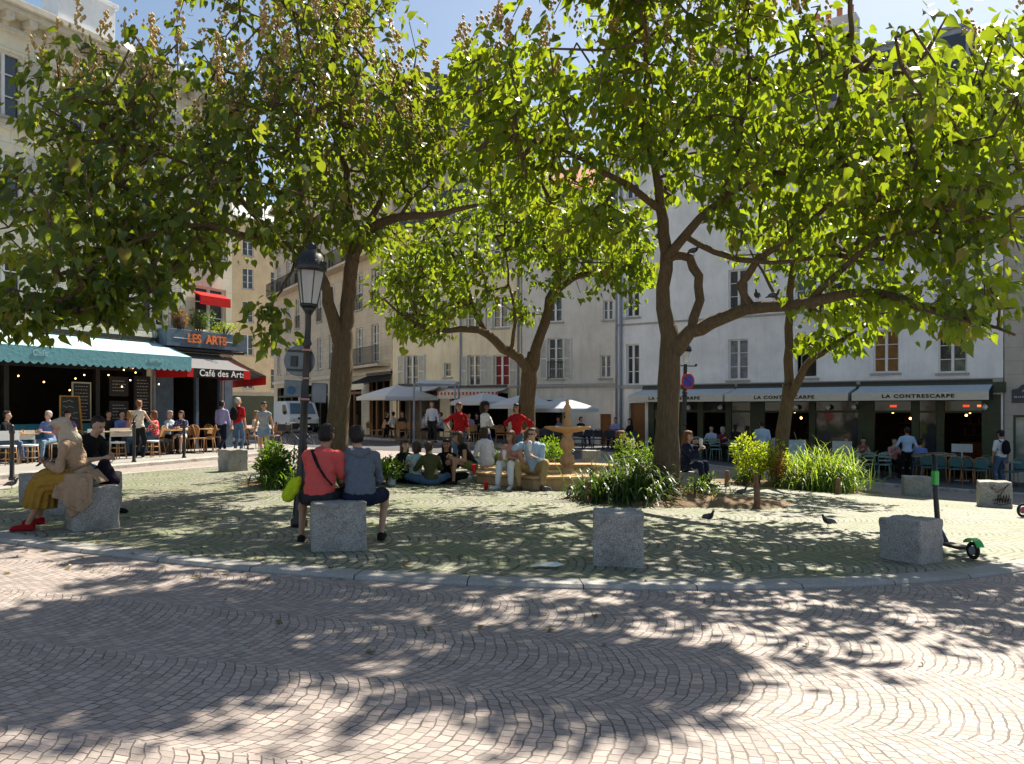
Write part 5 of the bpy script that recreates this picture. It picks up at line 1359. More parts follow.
# woman with scarf
wb = gp(91, 9.6)
def ex_scarf(root, d):
    P, t, fwd, X, hp_, HM, head, J = d['P'], d['t'], d['fwd'], d['X'], d['hp_'], d['HM'], d['head'], d['J']
    q = MB(); q.ell(hp_((0, .034, .045)), (.086, .095, .085), HM, 18, 12); q.ell(hp_((0, .055, -.02)), (.084, .08, .10), HM, 14, 10)
    q.cap(hp_((0, .07, -.04)), P+t*.47-fwd*.07, .08, .09); q.cap(hp_((-.055, .02, -.05)), P+t*.43+fwd*.07-X*.06, .04, .05); q.cap(hp_((.055, .02, -.05)), P+t*.43+fwd*.07+X*.06, .04, .05)
    q.ell(P+t*.46+fwd*.02, (.12, .11, .06), HM)
    remesh(q, 'headscarf', capg, root, .013, 4, fold=.004, fsc=10)
    q = MB(); q.ell(hp_((0, -.005, .075)), (.085, .10, .05), HM, 16, 8); q.ell(hp_((0, -.105, .058)), (.068, .06, .016), HM, 14, 6)
    remesh(q, 'peaked_cap', capg, root, .011, 1)
    # coat skirt falling over the block and sleeve cuffs
    q = MB()
    q.ell(P+t*.06, (.17, .13, .12)); q.ell(P+t*.40, (.165, .125, .10), Matrix((X, -fwd, t)).transposed()); q.ell(P+t*.47, (.10, .095, .06))
    q.ell(P+V3((.185, -.03, -.10)), (.05, .16, .17)); q.ell(P+V3((.205, -.03, -.24)), (.03, .12, .16)); q.ell(P+V3((.215, -.05, -.34)), (.022, .075, .12)); q.ell(P+V3((.20, .06, -.12)), (.03, .08, .16)); 
    for s in (1, -1): q.cap(P+V3((s*.12, .02, .0)), P+V3((s*.19, -.16, -.08)), .075, .06)
    remesh(q, 'coat_skirt', trench, root, .014, 6, fold=.012, fsc=7)
    # front hanging panel of the open coat: a folded sheet
    def sheet_(nm, fn, nu=26, nv=16, m=trench):
        q = MB()
        for j in range(nv+1):
            for i in range(nu+1): q.v.append(tuple(fn(i/nu, j/nv)))
        for j in range(nv):
            for i in range(nu): a_ = j*(nu+1)+i; q.f.append((a_, a_+1, a_+nu+2, a_+nu+1)); q.m.append(0); q.smooth.append(True)
        o = q.build(nm, m, root, fix=False); so_ = o.modifiers.new('s', 'SOLIDIFY'); so_.thickness = .012; so_.offset = 0; return o
    sheet_('coat_tail', lambda u, v: P+V3((.165+.07*v+.028*math.sin(19*u+2*v)*v+.03*math.sin(math.pi*u), .17-.40*u-.05*v*(u-.3), .07-v*(.40+.07*math.sin(5*u)-.10*abs(u-.5)))))
    sheet_('coat_tail', lambda u, v: P+V3((-.15+.34*u, .10+.13*v+.01*math.sin(20*u)*v, .10-v*.13-.02*v*v)), 20, 8)
    # skirt: a pleated tube over lap, knees and shins
    path = [(.06, .0), (-.10, -.01), (-.24, -.025), (-.36, -.045), (-.44, -.06), (-.475, -.15), (-.49, -.25), (-.50, -.35)]
    rx_ = [.17, .20, .21, .215, .21, .205, .205, .21]; ry_ = [.14, .16, .175, .18, .17, .16, .16, .165]
    q = MB(); n_ = 72; N_ = len(path)
    for i, (y_, z_) in enumerate(path):
        a_ = path[max(0, i-1)]; b2_ = path[min(N_-1, i+1)]; ty, tz = b2_[0]-a_[0], b2_[1]-a_[1]; L_ = math.hypot(ty, tz); ty /= L_; tz /= L_
        for k in range(n_):
            th = 2*math.pi*k/n_; f_ = 1+(.02+.075*(i/(N_-1)))*math.sin(13*th+.5*i)+.02*math.sin(5*th+i)
            X_ = math.cos(th)*rx_[i]*f_; W_ = math.sin(th)*ry_[i]*f_
            q.v.append(tuple(P+V3((X_, y_+W_*(-tz), z_+W_*ty*-1*-1))))
    for i in range(N_-1):
        for k in range(n_): a_ = i*n_+k; b_ = i*n_+(k+1) % n_; q.f.append((a_, b_, b_+n_, a_+n_)); q.m.append(0); q.smooth.append(True)
    o = q.build('skirt', mustard, root, fix=False); so_ = o.modifiers.new('s', 'SOLIDIFY'); so_.thickness = .008; sb = o.modifiers.new('d', 'SUBSURF'); sb.levels = 1; sb.render_levels = 1
    q = MB()
    for i in range(22):
        a = 2*math.pi*i/21; q.ell(P+t*.14+X*math.cos(a)*.152+fwd*math.sin(a)*.118, (.022, .022, .03))
    q.cap(P+t*.14+fwd*.12, P+t*.0+fwd*.16+X*.05, .02, .02); remesh(q, 'belt', C('coat_belt', (.22, .15, .10)), root, .012, 1)
    for z_ in (.20, .28, .36, .43):
        q = MB(); q.ell(P+t*z_+fwd*.118+X*.04, .012, nu=8, nv=6); q.build('button', S_BRN, root)
    q = MB(); q.cap(P+t*.44+fwd*.07+X*.05, P+t*.30+fwd*.115+X*.07, .028, .015); q.cap(P+t*.44+fwd*.07-X*.05, P+t*.30+fwd*.115-X*.07, .028, .015)
    for s in (1, -1): q.cap(J[('w', s)]+(J[('e', s)]-J[('w', s)]).normalized()*.01, J[('w', s)]+(J[('e', s)]-J[('w', s)]).normalized()*.05, .05, .052)
    remesh(q, 'collar', C('coat_belt', (0, 0, 0)), root, .011, 1)
    q = MB(); q.box((J[('w', 1)]+J[('w', -1)])/2+V3((0, -.09, .02)), (.075, .012, .15), M=Matrix.Rotation(R(-50), 3, 'X')); q.build('phone', M_BLACKP, root, .004)
person('seated woman in oatmeal headscarf, beige trench coat, mustard skirt and red flats', ((84-512)/800*9.42, 9.42, gp(84, 9.42).z), -82, 'sit', 1.64, 'f', SK2, HD, 'bald', trench, None, .93, 'none', S_RED,
       hp=.60, lean=22, look=(13, 0), lh=(.05, -.40, .80), rh=(-.05, -.38, .80), lf=(.08, -.60, .095), rf=(-.05, -.54, .15), lk=(0, -1, .35), rk=(0, -1, .35), vox=.013, fat=1.12, extra=ex_scarf, lhint=(.6, .5, -.9), rhint=(-.6, .5, -.9), lhn=(-.3, 0, 1), rhn=(.3, 0, 1))
def ex_bag(root, d): pass
person('dark haired man bent over on a rear block beside the scarfed woman', (gp(77, 10.9).x, 10.9, gp(77, 10.9).z), 75, 'sit', 1.72, 'm', SK1, HD, 'short', black, ldenim, .4, 'long', S_BLK,
       hp=.62, lean=30, look=(25, -10), vox=.018, lh=(.08, -.5, .75), rh=(-.08, -.5, .75))
q = MB(); c0 = gp(106, 9.75, .60); q.ell(c0, (.11, .10, .15)); q.ell(c0+V3((-.02, 0, .12)), (.08, .07, .09)); q.cap(c0+V3((-.06, 0, .06)), c0+V3((.08, 0, -.05)), .08, .09)
tag(remesh(q, 'backpack', purp, None, .016, 2), 'soft black bag standing on the block behind the scarfed woman', 'bag')

# around the fountain
FC = V3((1.20, 17.35, 0))
RIM = .28
def gl(px, d): return tuple(gp(px, d))
person('woman in black vest and olive skirt on the left end of the fountain rim', (gp(472, 16.2).x, 16.2, gp(472, 16.2).z), -72, 'sit', 1.66, 'f', SK2, HB, 'long', black, oliveg, 0.04, 'mini', S_BLK,
       hp=RIM+.10, lean=28, look=(10, 0), lh=(.1, -.42, .55), rh=(-.05, -.45, .58), lf=(.1, -.42, .09), rf=(-.08, -.36, .09), vox=.018)
person('woman in a white blouse sitting on the fountain rim with her back turned', (gp(487, 17.1).x, 17.1, gp(487, 17.1).z), -150, 'sit', 1.64, 'f', SK2, HB, 'bob', white, white, .9, 'long', S_WHT, hp=RIM+.12, lean=14, vox=.02)
def ex_food(root, d):
    J = d['J']; m = (J[('w', 1)]+J[('w', -1)])/2+V3((0, -.06, .04)); q = MB(); q.cap(m+V3((0, 0, -.05)), m+V3((0, 0, .08)), .03, .045); q.build('sandwich_wrap', white, root)
person('long haired woman in dusty pink top and white trousers eating on the fountain rim', (gp(514, 15.75).x, 15.75, gp(514, 15.75).z), -28, 'sit', 1.66, 'f', SK2, HR, 'long', pinkc, white, .5, 'long', S_WHT,
       hp=RIM+.10, lean=14, look=(8, -12), lh=(.12, -.32, .62), rh=(-.14, -.34, .60), lf=(.16, -.44, .09), rf=(-.10, -.50, .09), lk=(.1, -1, 1.2), rk=(-.1, -1, 1.2), vox=.018, extra=ex_food)
def ex_glass(root, d):
    hp_ = d['hp_']; q = MB()
    for s in (1, -1): q.ell(hp_((s*.032, -.092, .006)), (.026, .008, .018), d['HM'], 10, 6)
    q.bar(hp_((-.075, -.03, .012)), hp_((-.055, -.09, .012)), .006); q.bar(hp_((.075, -.03, .012)), hp_((.055, -.09, .012)), .006); q.build('sunglasses', M_BLACKP, root)
    ex_food(root, d)
person('man in sunglasses, pale blue shirt and khaki trousers eating on the fountain rim', (gp(533, 15.75).x, 15.75, gp(533, 15.75).z), -8, 'sit', 1.78, 'm', SK1, HD, 'short', skyb, khaki, .8, 'long', S_BRN,
       hp=RIM+.10, lean=12, look=(2, -12), lh=(.06, -.36, .60), rh=(-.10, -.26, .88), lf=(.22, -.44, .09), rf=(-.2, -.46, .09), lk=(.7, -1, 1.2), rk=(-.7, -1, 1.2), vox=.018, extra=ex_glass, fat=1.05)
person('woman in red short sleeved jumper and jeans standing with a hand on her hip', gl(459, 20.3), 12, 'stand', 1.66, 'f', SK2, HR, 'pony', redc, denim, .46, 'long', S_WHT,
       rh=(-.24, -.02, 1.02), rhint=(-1, .5, 0), lh=(.26, -.02, .82), vox=.02, neck='high')
person('curly black haired woman in white blouse and royal blue trousers standing behind the fountain', gl(485, 20.2), 65, 'stand', 1.68, 'f', SK3, HD, 'curly', white, royal, .55, 'long', S_BLK,
       lh=(.08, -.35, 1.08), rh=(-.10, -.30, 1.06), vox=.02)
person('woman in wide red v-neck top and jeans standing hands on hips near the tree', gl(517, 20.0), -25, 'stand', 1.68, 'f', SK2, HD, 'bob', redc, denim, .7, 'long', S_WHT,
       lh=(.22, .0, 1.02), rh=(-.24, -.02, 1.02), lhint=(1, .6, 0), rhint=(-1, .6, 0), vox=.02)
# sitting on the ground
person('woman in black top with long dark hair sitting on the ground, leftmost of the circle', gl(403, 16.3), 40, 'ground', 1.64, 'f', SK1, HB, 'long', black, black, .9, 'long', S_BLK, lean=6, vox=.02)
person('person in pale floral print shirt sitting on the setts, back to us', gl(415, 15.9), 170, 'ground', 1.62, 'f', SK1, HB, 'bob', floral, black, .5, 'long', S_BLK, lean=12, vox=.02)
person('woman in olive knit and jeans sitting on the setts with back to us', gl(431, 15.7), 200, 'ground', 1.66, 'f', SK1, HB, 'pony', olive, denim, .9, 'long', S_BLK, lean=10, look=(0, -40), vox=.02)
person('woman in black with long black hair sitting on the ground facing us', gl(447, 16.5), -5, 'ground', 1.70, 'f', SK2, HD, 'long', black, black, .9, 'long', S_BLK, lean=4, vox=.02)
# right of the fountain
person('dark haired woman in black jacket eating behind the strap leaf clump', (gp(619, 17.5).x, 17.5, gp(619, 17.5).z), 60, 'sit', 1.66, 'f', SK1, HR, 'pony', black, black, .9, 'long', S_BLK, hp=.38, lean=4, lh=(.06, -.24, .88), rh=(-.05, -.3, .78), vox=.02, extra=ex_food)
person('long brown haired woman in navy jacket eating just right of the big trunk', (gp(685, 17.2).x, 17.2, gp(685, 17.2).z), 52, 'sit', 1.68, 'f', SK1, HR, 'long', navy, navy, .9, 'long', S_BLK, hp=.42, lean=6, look=(6, 0), lh=(.06, -.26, .96), rh=(-.05, -.36, .82), vox=.02, extra=ex_food)
tag(MB.build((lambda m: (m.b2((-.25, -.2, 0), (.25, .2, .3)), m)[1])(MB()), 'granite_block', M_GRAN, None, .02), 'low stone block under the woman in the navy jacket', 'stone block').location = gl(684, 17.25)
# pedestrians and waiters
def ex_pack(col):
    def f(root, d):
        P, t, fwd, X = d['P'], d['t'], d['fwd'], d['X']; q = MB(); q.ell(P+t*.30-fwd*.19, (.13, .085, .2)); q.ell(P+t*.20-fwd*.2, (.14, .09, .14)); remesh(q, 'backpack', col, root, .02, 1)
        for s in (1, -1): strap(root, [P+t*.44+X*s*.1-fwd*.12, P+t*.50+X*s*.1, P+t*.42+X*s*.11+fwd*.11, P+t*.2+X*s*.15-fwd*.05], .018, col)
    return f
person('waiter in white shirt and dark trousers walking past the grey parasol frame', gl(432, 35.0), 15, 'walk', 1.78, 'm', SK1, HL, 'short', white, charc, .95, 'long', S_BLK, vox=.028)
person('waiter in pale blue shirt serving the right terrace with his back to us', gl(907, 26.4), 175, 'stand', 1.76, 'm', SK2, HD, 'short', skyb, black, .95, 'long', S_BLK, vox=.026, lh=(.3, -.25, 1.0), rh=(-.26, -.2, .95))
def ex_cap(root, d):
    q = MB(); q.ell(d['hp_']((0, .015, .055)), (.09, .105, .075), d['HM']); q.ell(d['hp_']((0, -.1, .04)), (.06, .06, .015), d['HM']); remesh(q, 'cap', navy, root, .018, 1); ex_pack(purp)(root, d)
person('man in navy cap and white t-shirt with dark backpack at the right edge', gl(1001, 24.6), 190, 'stand', 1.76, 'm', SK2, HD, 'short', white, denim, .45, 'long', S_BLK, vox=.024, extra=ex_cap)
person('boy in pale blue t-shirt standing behind the yellow green shrub', gl(762, 25.0), 172, 'stand', 1.66, 'm', SK2, HD, 'short', skyb, ldenim, .45, 'shorts', S_WHT, vox=.026)
person('child in striped top standing next to the boy in pale blue', gl(777, 25.4), 150, 'stand', 1.38, 'f', SK3, HD, 'bun', stripe, denim, .4, 'long', S_WHT, vox=.026)
def ex_xb(root, d):
    P, t, fwd, X = d['P'], d['t'], d['fwd'], d['X']; strap(root, [P+t*.5-X*.09, P+t*.3+X*.03-fwd*.14, P+t*.08+X*.17-fwd*.1], .012, black); q = MB(); q.ell(P+t*.0+X*.2, (.05, .12, .1)); remesh(q, 'shoulder_bag', paleg, root, .02, 1)
person('woman in cream sleeveless top and black trousers standing at the blue cafe tables', gl(139, 22.4), 170, 'stand', 1.66, 'f', SK2, HR, 'bun', creamt, black, .05, 'long', S_WHT, vox=.022, extra=ex_xb, lh=(.3, -.15, .9), rh=(-.3, -.3, 1.0))
person('man in pale lavender shirt walking with jeans beside the grey cafe awning', gl(222, 26.6), 165, 'walk', 1.72, 'm', SK2, HD, 'short', lav, navy, .92, 'long', S_BRN, vox=.024)
person('grey haired man in red t-shirt and blue jeans carrying a black backpack', gl(238, 26.4), 160, 'stand', 1.80, 'm', SK1, HG, 'short', redc, denim, .45, 'long', S_BLK, vox=.024, extra=ex_pack(black), look=(0, -30))
person('woman in grey patterned tank top and denim shorts walking towards us', gl(264, 22.6), 5, 'walk', 1.64, 'f', SK2, HD, 'bun', greyt, ldenim, .05, 'mini', S_WHT, vox=.02, lh=(.27, -.02, .82), rh=(-.27, -.02, .82))
# seated at the left cafe: (px, offset from wall, label, ...)
def flw(px_, off):
    # point in front of the left facade at this column
    k = (px_-HX)/F; b = FL0+FLn*off; t = (k*b.y-b.x)/(FLu.x-k*FLu.y); p = b+FLu*t
    return V3((p.x, p.y, G(p.x, p.y)+.06)), t
def b7w(px_, off):
    k = (px_-HX)/F; b = B70+B7n*off; t = (k*b.y-b.x)/(B7u.x-k*B7u.y); p = b+B7u*t
    return V3((p.x, p.y, G(p.x, p.y)+.05)), t
A1 = math.degrees(math.atan2(FLn.x, -FLn.y))      # facing the street
for px_, off, da, lab, kw in (
    (4, 1.6, 40, 'man in dark jacket at the far left cafe table', dict(sex='m', hair=HD, hs='short', top=black, bot=denim, sleeve=.9)),
    (50, 1.75, -70, 'grey haired man in blue and white polo shirt at a cafe table', dict(sex='m', hair=HG, hs='short', top=polo, bot=ldenim, sleeve=.45, skin=SK1)),
    (67, 1.25, -20, 'dark haired woman in sunglasses and purple print top at a cafe table', dict(hair=HD, hs='long', top=purpt, bot=ldenim, sleeve=.2)),
    (107, .8, 0, 'shadowed person sitting on the teal bench at the back', dict(sex='m', hair=HD, hs='short', top=charc, bot=black, sleeve=.9)),
    (120, 1.0, 5, 'man in bright blue shirt on the teal bench', dict(sex='m', hair=HD, hs='short', top=polo, bot=denim, sleeve=.9)),
    (128, 1.5, 60, 'person in pale pink top half hidden by the standing woman', dict(hair=HL, hs='bob', top=pinkc, bot=denim, sleeve=.4)),
    (156, 1.9, -150, 'woman in red and white top seated with her back to the street', dict(hair=HR, hs='bob', top=C('red_print', (.55, .06, .07), .5, ((.7, .7, .7), 24, .3)), bot=denim, sleeve=.5)),
    (168, 1.4, 10, 'grey haired woman in pale blue t-shirt at the last blue cafe table', dict(hair=HG, hs='bob', top=C('pale_blue_tee', (.4, .47, .55)), bot=black, sleeve=.45)),
    (182, 1.8, -60, 'woman in navy and white dress with a tan bag on her lap', dict(hair=HB, hs='bob', top=C('navy_print', (.05, .06, .18), .5, ((.6, .6, .6), 24, .3)), bot=C('white_skirt', (.6, .6, .6)), sleeve=.3, legs='mini')),
    (254, 1.3, 30, 'light haired person sitting at the corner of the grey cafe', dict(hair=HL, hs='bob', top=creamt, bot=denim, sleeve=.3))):
    loc, t_ = flw(px_, off); kw.setdefault('legs', 'long')
    person(lab, tuple(loc), A1+da, 'sit', 1.68, shoes=S_BLK, hp=.55, lean=6, vox=.026, group='guests at the left cafes', lh=(.1, -.38, .78), rh=(-.12, -.36, .78), **kw)
A7 = math.degrees(math.atan2(B7n.x, -B7n.y))
for px_, off, da, lab, kw in (
    (712, 1.2, 0, 'man in light shirt at the pale green table left of the doorway', dict(sex='m', hair=HB, hs='short', top=skyb, bot=black, sleeve=.9)),
    (722, 1.3, 50, 'grey haired person in maroon at the pale green table', dict(hair=HG, hs='bob', top=C('maroon_top', (.14, .03, .04)), bot=black, sleeve=.9)),
    (616, 1.0, 0, 'man in lavender shirt sitting before the left wooden door', dict(sex='m', hair=HD, hs='short', top=lav, bot=black, sleeve=.9)),
    (631, 1.2, -30, 'long haired woman in black sitting before the house door', dict(hair=HD, hs='long', top=black, bot=black, sleeve=.9)),
    (847, 1.6, -10, 'woman in dark top beside the white notice board', dict(hair=HR, hs='bob', top=charc, bot=black, sleeve=.6)),
    (863, 1.4, 20, 'bare shouldered woman at a pale green table', dict(hair=HD, hs='bun', top=C('rust_top', (.25, .10, .07)), bot=black, sleeve=.05)),
    (893, 1.3, 50, 'man in pink shirt holding a glass next to the waiter', dict(sex='m', hair=HD, hs='short', top=pinkc, bot=black, sleeve=.4)),
    (920, 1.6, -160, 'person in blue shirt seated with back to us right of the waiter', dict(sex='m', hair=HD, hs='short', top=polo, bot=denim, sleeve=.45))):
    loc, t_ = b7w(px_, off)
    person(lab, tuple(loc), A7+da, 'sit', 1.68, shoes=S_BLK, hp=.55, lean=5, vox=.03, group='guests at the right terrace', legs='long', lh=(.1, -.38, .80), rh=(-.12, -.30, .88), **kw)
for px_, d, fa, lab, kw in (
    (386, 38.5, 60, 'woman in black vest at the cafe left of the parasol frame', dict(hair=HD, hs='bob', top=black, bot=denim, sleeve=.05)),
    (394, 37.8, -120, 'man in white t-shirt with his back turned under the left parasol', dict(sex='m', hair=HD, hs='short', top=white, bot=black, sleeve=.4)),
    (402, 38.6, 20, 'red haired guest at the cafe under the left parasol', dict(hair=HR, hs='long', top=charc, bot=black, sleeve=.4)),
    (423, 36.0, 100, 'man in pale t-shirt on a cane chair left of the walking waiter', dict(sex='m', hair=HB, hs='short', top=C('pale_grey_tee', (.5, .52, .55)), bot=black, sleeve=.4)),
    (442, 36.5, -80, 'man in white and navy top behind the walking waiter', dict(sex='m', hair=HB, hs='short', top=skyb, bot=navy, sleeve=.4)),
    (469, 36.5, 10, 'blue shirted guest behind the red jumper woman', dict(sex='m', hair=HD, hs='short', top=lav, bot=navy, sleeve=.4)),
    (476, 37.0, 30, 'dark haired guest under the second parasol', dict(hair=HD, hs='long', top=black, bot=navy, sleeve=.4)),
    (560, 34.5, -60, 'guest with big dark hair under the right parasol', dict(hair=HD, hs='curly', top=polo, bot=navy, sleeve=.6)),
    (580, 34.5, 40, 'guest in shade between the fountain bowl and the wooden door', dict(sex='m', hair=HD, hs='short', top=navy, bot=navy, sleeve=.6))):
    person(lab, gl(px_, d), fa, 'sit', 1.68, shoes=S_BLK, hp=.55, lean=6, vox=.034, group='guests at the far cafes', legs='long', lh=(.1, -.38, .80), rh=(-.12, -.34, .80), **kw)
# ------------------------------------------------------------------ stone blocks, posts
def block(label, px_, d, w_, dp, h, rz, tilt=0):
    p = gp(px_, d); mb = MB(); mb.b2((-w_/2, -dp/2, -.03), (w_/2, dp/2, h))
    import bmesh
    me = mb.mesh('granite_block', M_GRAN); bm = bmesh.new(); bm.from_mesh(me)
    bmesh.ops.subdivide_edges(bm, edges=bm.edges, cuts=7, use_grid_fill=True)
    rr = random.Random(px_)
    for v in bm.verts:
        k = sum(abs(abs(v.co[i])-(w_/2, dp/2, 9)[i]) < 1e-4 for i in (0, 1))+(abs(v.co.z-h) < 1e-4)
        v.co += Vector((rr.uniform(-1, 1), rr.uniform(-1, 1), rr.uniform(-1, 1)))*(.004 if k < 2 else .011)
    bm.to_mesh(me); bm.free(); o = link_mesh('granite_block', me); o.location = p; o.rotation_euler = (0, R(tilt), R(rz))
    b = o.modifiers.new('bevel', 'BEVEL'); b.width = .022; b.segments = 3; b.angle_limit = R(50)
    tag(o, label, 'stone block', 'granite blocks round the edge of the square'); return o
block('granite block under the two men sitting with their backs to us', 338, 8.55, .56, .50, .50, 16)
block('upright granite block standing alone in front of the dark strap leaf clump', 618, 8.15, .50, .48, .53, -7)
block('granite block set cornerwise next to the green scooter', 911, 8.85, .47, .47, .46, 33)
block('granite block under the woman in the trench coat', 92, 9.55, .50, .50, .50, 40)
block('granite block behind the scarfed woman, carrying the bent man', 86, 10.9, .75, .5, .56, -10)
block('low granite block left behind the scarfed woman', 44, 12.0, .45, .5, .46, -8)
block('pale granite block before the grey cafe awning', 233, 18.4, .50, .45, .50, 52)
block('small square granite block behind the fountain', 591, 22.0, .46, .46, .48, 3)
block('plain granite block nearest the waiter of the right terrace', 916, 19.0, .58, .45, .48, -18)
block('granite block covered in black graffiti near the right edge', 994, 15.6, .55, .5, .50, -24)
gb = [o for o in COL.objects if o.name.startswith('granite_block')][-1]
q = MB(); rr = random.Random(5)
def scr(pts, r=.008): q.tube([(x, -.2535, z) for x, z in pts], r, 4)
scr([(-.10, .42), (.02, .30), (.22, .46)]); scr([(.20, .46), (-.02, .12), (-.06, .16), (.1, .18)]); scr([(-.1, .44), (-.02, .44), (-.08, .36), (.0, .37)])
for i in range(5): x = .02+i*.045; scr([(x, .10), (x+.02, .26), (x+.035, .12), (x+.05, .2)])
scr([(-.04, .1), (.08, .07), (.25, .1)])
q.build('graffiti', M_BLACKP, gb)
for px_, d, lab in ((588, 13.5, 'wooden post just behind the upright granite block'), (757, 13.35, 'tall wooden post right of the soil mound'), (727, 17.6, 'wooden post at the left of the yellow green shrub'), (756, 17.2, 'wooden post in front of the yellow green shrub'), (838, 17.2, 'wooden post at the right of the tall grass'), (553, 19.5, 'wooden post right of the blue shirted man'), (559, 19.8, 'wooden post beside the fountain stem, left one behind the basin')):
    mb = MB(); mb.lathe([(.055, -.05), (.056, .0), (.052, .32), (.046, .345), (.02, .355)], (0, 0, 0), 10)
    o = mb.build('wooden_post', mat('weathered_post', (.20, .11, .07), .85, .3, 12, .5, 60)); o.location = gp(px_, d); tag(o, lab, 'post', 'short wooden posts round the tree beds')
for px_, d, off, lab in ((12, 15.6, 0, 'black iron bollard at the left end of the pavement edge'), (134, 20.6, 0, 'black iron bollard before the standing woman in the cream top'), (184, 22.4, 0, 'black iron bollard before the woman with the tan bag')):
    mb = MB(); mb.lathe([(.06, 0), (.06, .06), (.042, .08), (.040, .9), (.052, .92), (.052, .96), (.03, 1.0), (.045, 1.05), (.02, 1.09)], (0, 0, 0), 14)
    o = mb.build('bollard', M_BLACKP); o.location = gp(px_, d, .03); tag(o, lab, 'bollard', 'iron bollards on the left pavement')
for px_, d, lab in ((346, 39, 'thin black bollard on the far pavement, left of the parasols'), (357, 39, 'thin black bollard beside the far cane chairs'), (411, 33.8, 'tall black post at the foot of the parasol frame')):
    mb = MB(); mb.lathe([(.05, 0), (.045, .05), (.04, 1.05 if d > 35 else 1.5), (.055, 1.1 if d > 35 else 1.55), (.02, 1.16 if d > 35 else 1.6)], (0, 0, 0), 10)
    o = mb.build('bollard', M_BLACKP); o.location = gp(px_, d); tag(o, lab, 'bollard')

# ------------------------------------------------------------------ fountain
M_FST = wall_mat('ochre_fountain_stone', (.58, .37, .20), .5, None, (.24, .15, .08))
fo = empty('fountain', (FC.x, FC.y, G(FC.x, FC.y)), 0, 'ochre stone fountain with a round bowl on a carved stem in an octagonal basin', 'fountain')
def octo(r0, r1, z0, z1, nose=.03):
    mb = MB(); ph = R(22.5)
    pr = [(r1, z0), (r1-.04, z0+.07), (r1-.04, z1-.08), (r1+nose, z1-.05), (r1+nose, z1-.01), (r1, z1), (r0, z1), (r0-.01, z1-.03), (r0-.01, z0)]
    n = 8; c = [(math.cos(2*math.pi*k/n+ph), math.sin(2*math.pi*k/n+ph)) for k in range(n)]
    for r, z in pr:
        for x, y in c: mb.v.append((x*r, y*r, z))
    for i in range(len(pr)-1):
        for k in range(n):
            a = i*n+k; b = i*n+(k+1) % n; mb.f.append((a, b, b+n, a+n)); mb.m.append(0); mb.smooth.append(False)
    return mb
octo(1.55, 2.12, -.03, RIM).build('basin_rim', M_FST, fo, .012)
mb = MB(); mb.lathe([(1.56, -.02), (1.56, .10), (.01, .10)], (0, 0, 0), 8, sm=False, ph=R(22.5)); mb.build('basin_floor', M_FST, fo)
mb = MB(); mb.lathe([(1.54, .155), (.01, .156)], (0, 0, 0), 8, sm=False, ph=R(22.5))
t = NT('basin_water'); t.pbsdf((.10, .09, .05, 1), .05, .6, 0, t.bump(t.noise(t.coord(), 9, 2), .2, .02)); mb.build('water', t.mat, fo)
prof = [(.34, .1), (.34, .16), (.26, .19), (.22, .24), (.17, .28), (.13, .32), (.12, .34), (.17, .37), (.205, .43), (.21, .50), (.18, .57), (.12, .62), (.10, .64), (.12, .66), (.13, .68), (.165, .72), (.20, .79), (.205, .85), (.17, .92), (.11, .97), (.10, 1.0), (.12, 1.03), (.17, 1.06), (.2, 1.08)]
prof = [(r*.74, z) for r, z in prof]
mb = MB(); mb.lathe(prof, (0, 0, 0), 28)
for k in range(10):
    a = 2*math.pi*k/10
    mb.cap((math.cos(a)*.14, math.sin(a)*.14, .40), (math.cos(a)*.13, math.sin(a)*.13, .56), .022, .018, 8); mb.cap((math.cos(a)*.13, math.sin(a)*.13, .74), (math.cos(a)*.13, math.sin(a)*.13, .88), .02, .022, 8)
mb.build('stem', M_FST, fo)
mb = MB(); mb.lathe([(.19, 1.07), (.28, 1.09), (.38, 1.12), (.47, 1.155), (.50, 1.17), (.50, 1.20), (.47, 1.205), (.4, 1.18), (.25, 1.15), (.05, 1.14)], (0, 0, 0), 40); mb.build('bowl', M_FST, fo)
mb = MB(); mb.lathe([(.10, 1.15), (.10, 1.22), (.08, 1.25), (.085, 1.30), (.085, 1.34), (.06, 1.38), (.045, 1.41), (.065, 1.44), (.06, 1.47), (.045, 1.50), (.075, 1.54), (.09, 1.58), (.07, 1.63), (.05, 1.66), (.035, 1.69), (.045, 1.72), (.03, 1.76), (.005, 1.80)], (0, 0, 0), 20); mb.build('finial', M_FST, fo)
# ------------------------------------------------------------------ street lamp with road signs
lb_ = gp(299, 9.9); lean = V3((.018, 0, 1)).normalized()
ln = empty('street_lamp', tuple(lb_), 0, 'old black cast iron lantern post with road signs in front of the left tree', 'street lamp'); ln.scale = (.95, .95, .95); ln.rotation_euler = (0, R(2.6), 0)
mb = MB(); mb.lathe([(.11, -.02), (.11, .08), (.085, .12), (.07, .55), (.085, .60), (.065, .66), (.058, .9), (.052, 1.0), (.065, 1.03), (.048, 1.08), (.048, 1.6), (.06, 1.62), (.06, 1.66), (.045, 1.70), (.04, 2.35), (.06, 2.38), (.04, 2.44), (.035, 2.75), (.06, 2.8), (.10, 2.86)], (0, 0, 0), 20)
for k in range(8): a = 2*math.pi*k/8; mb.bar((math.cos(a)*.078, math.sin(a)*.078, .15), (math.cos(a)*.066, math.sin(a)*.066, .54), .02)
mb.build('post', M_BLACKP, ln)
t = NT('lantern_glass'); p = t.pbsdf((.75, .78, .78, 1), .12, .6); p.inputs['Transmission Weight'].default_value = .55; p.inputs['Alpha'].default_value = .75
mb = MB(); mb.lathe([(.105, 2.9), (.178, 3.33)], (0, 0, 0), 6, sm=False); mb.build('glass', t.mat, ln)
mb = MB()
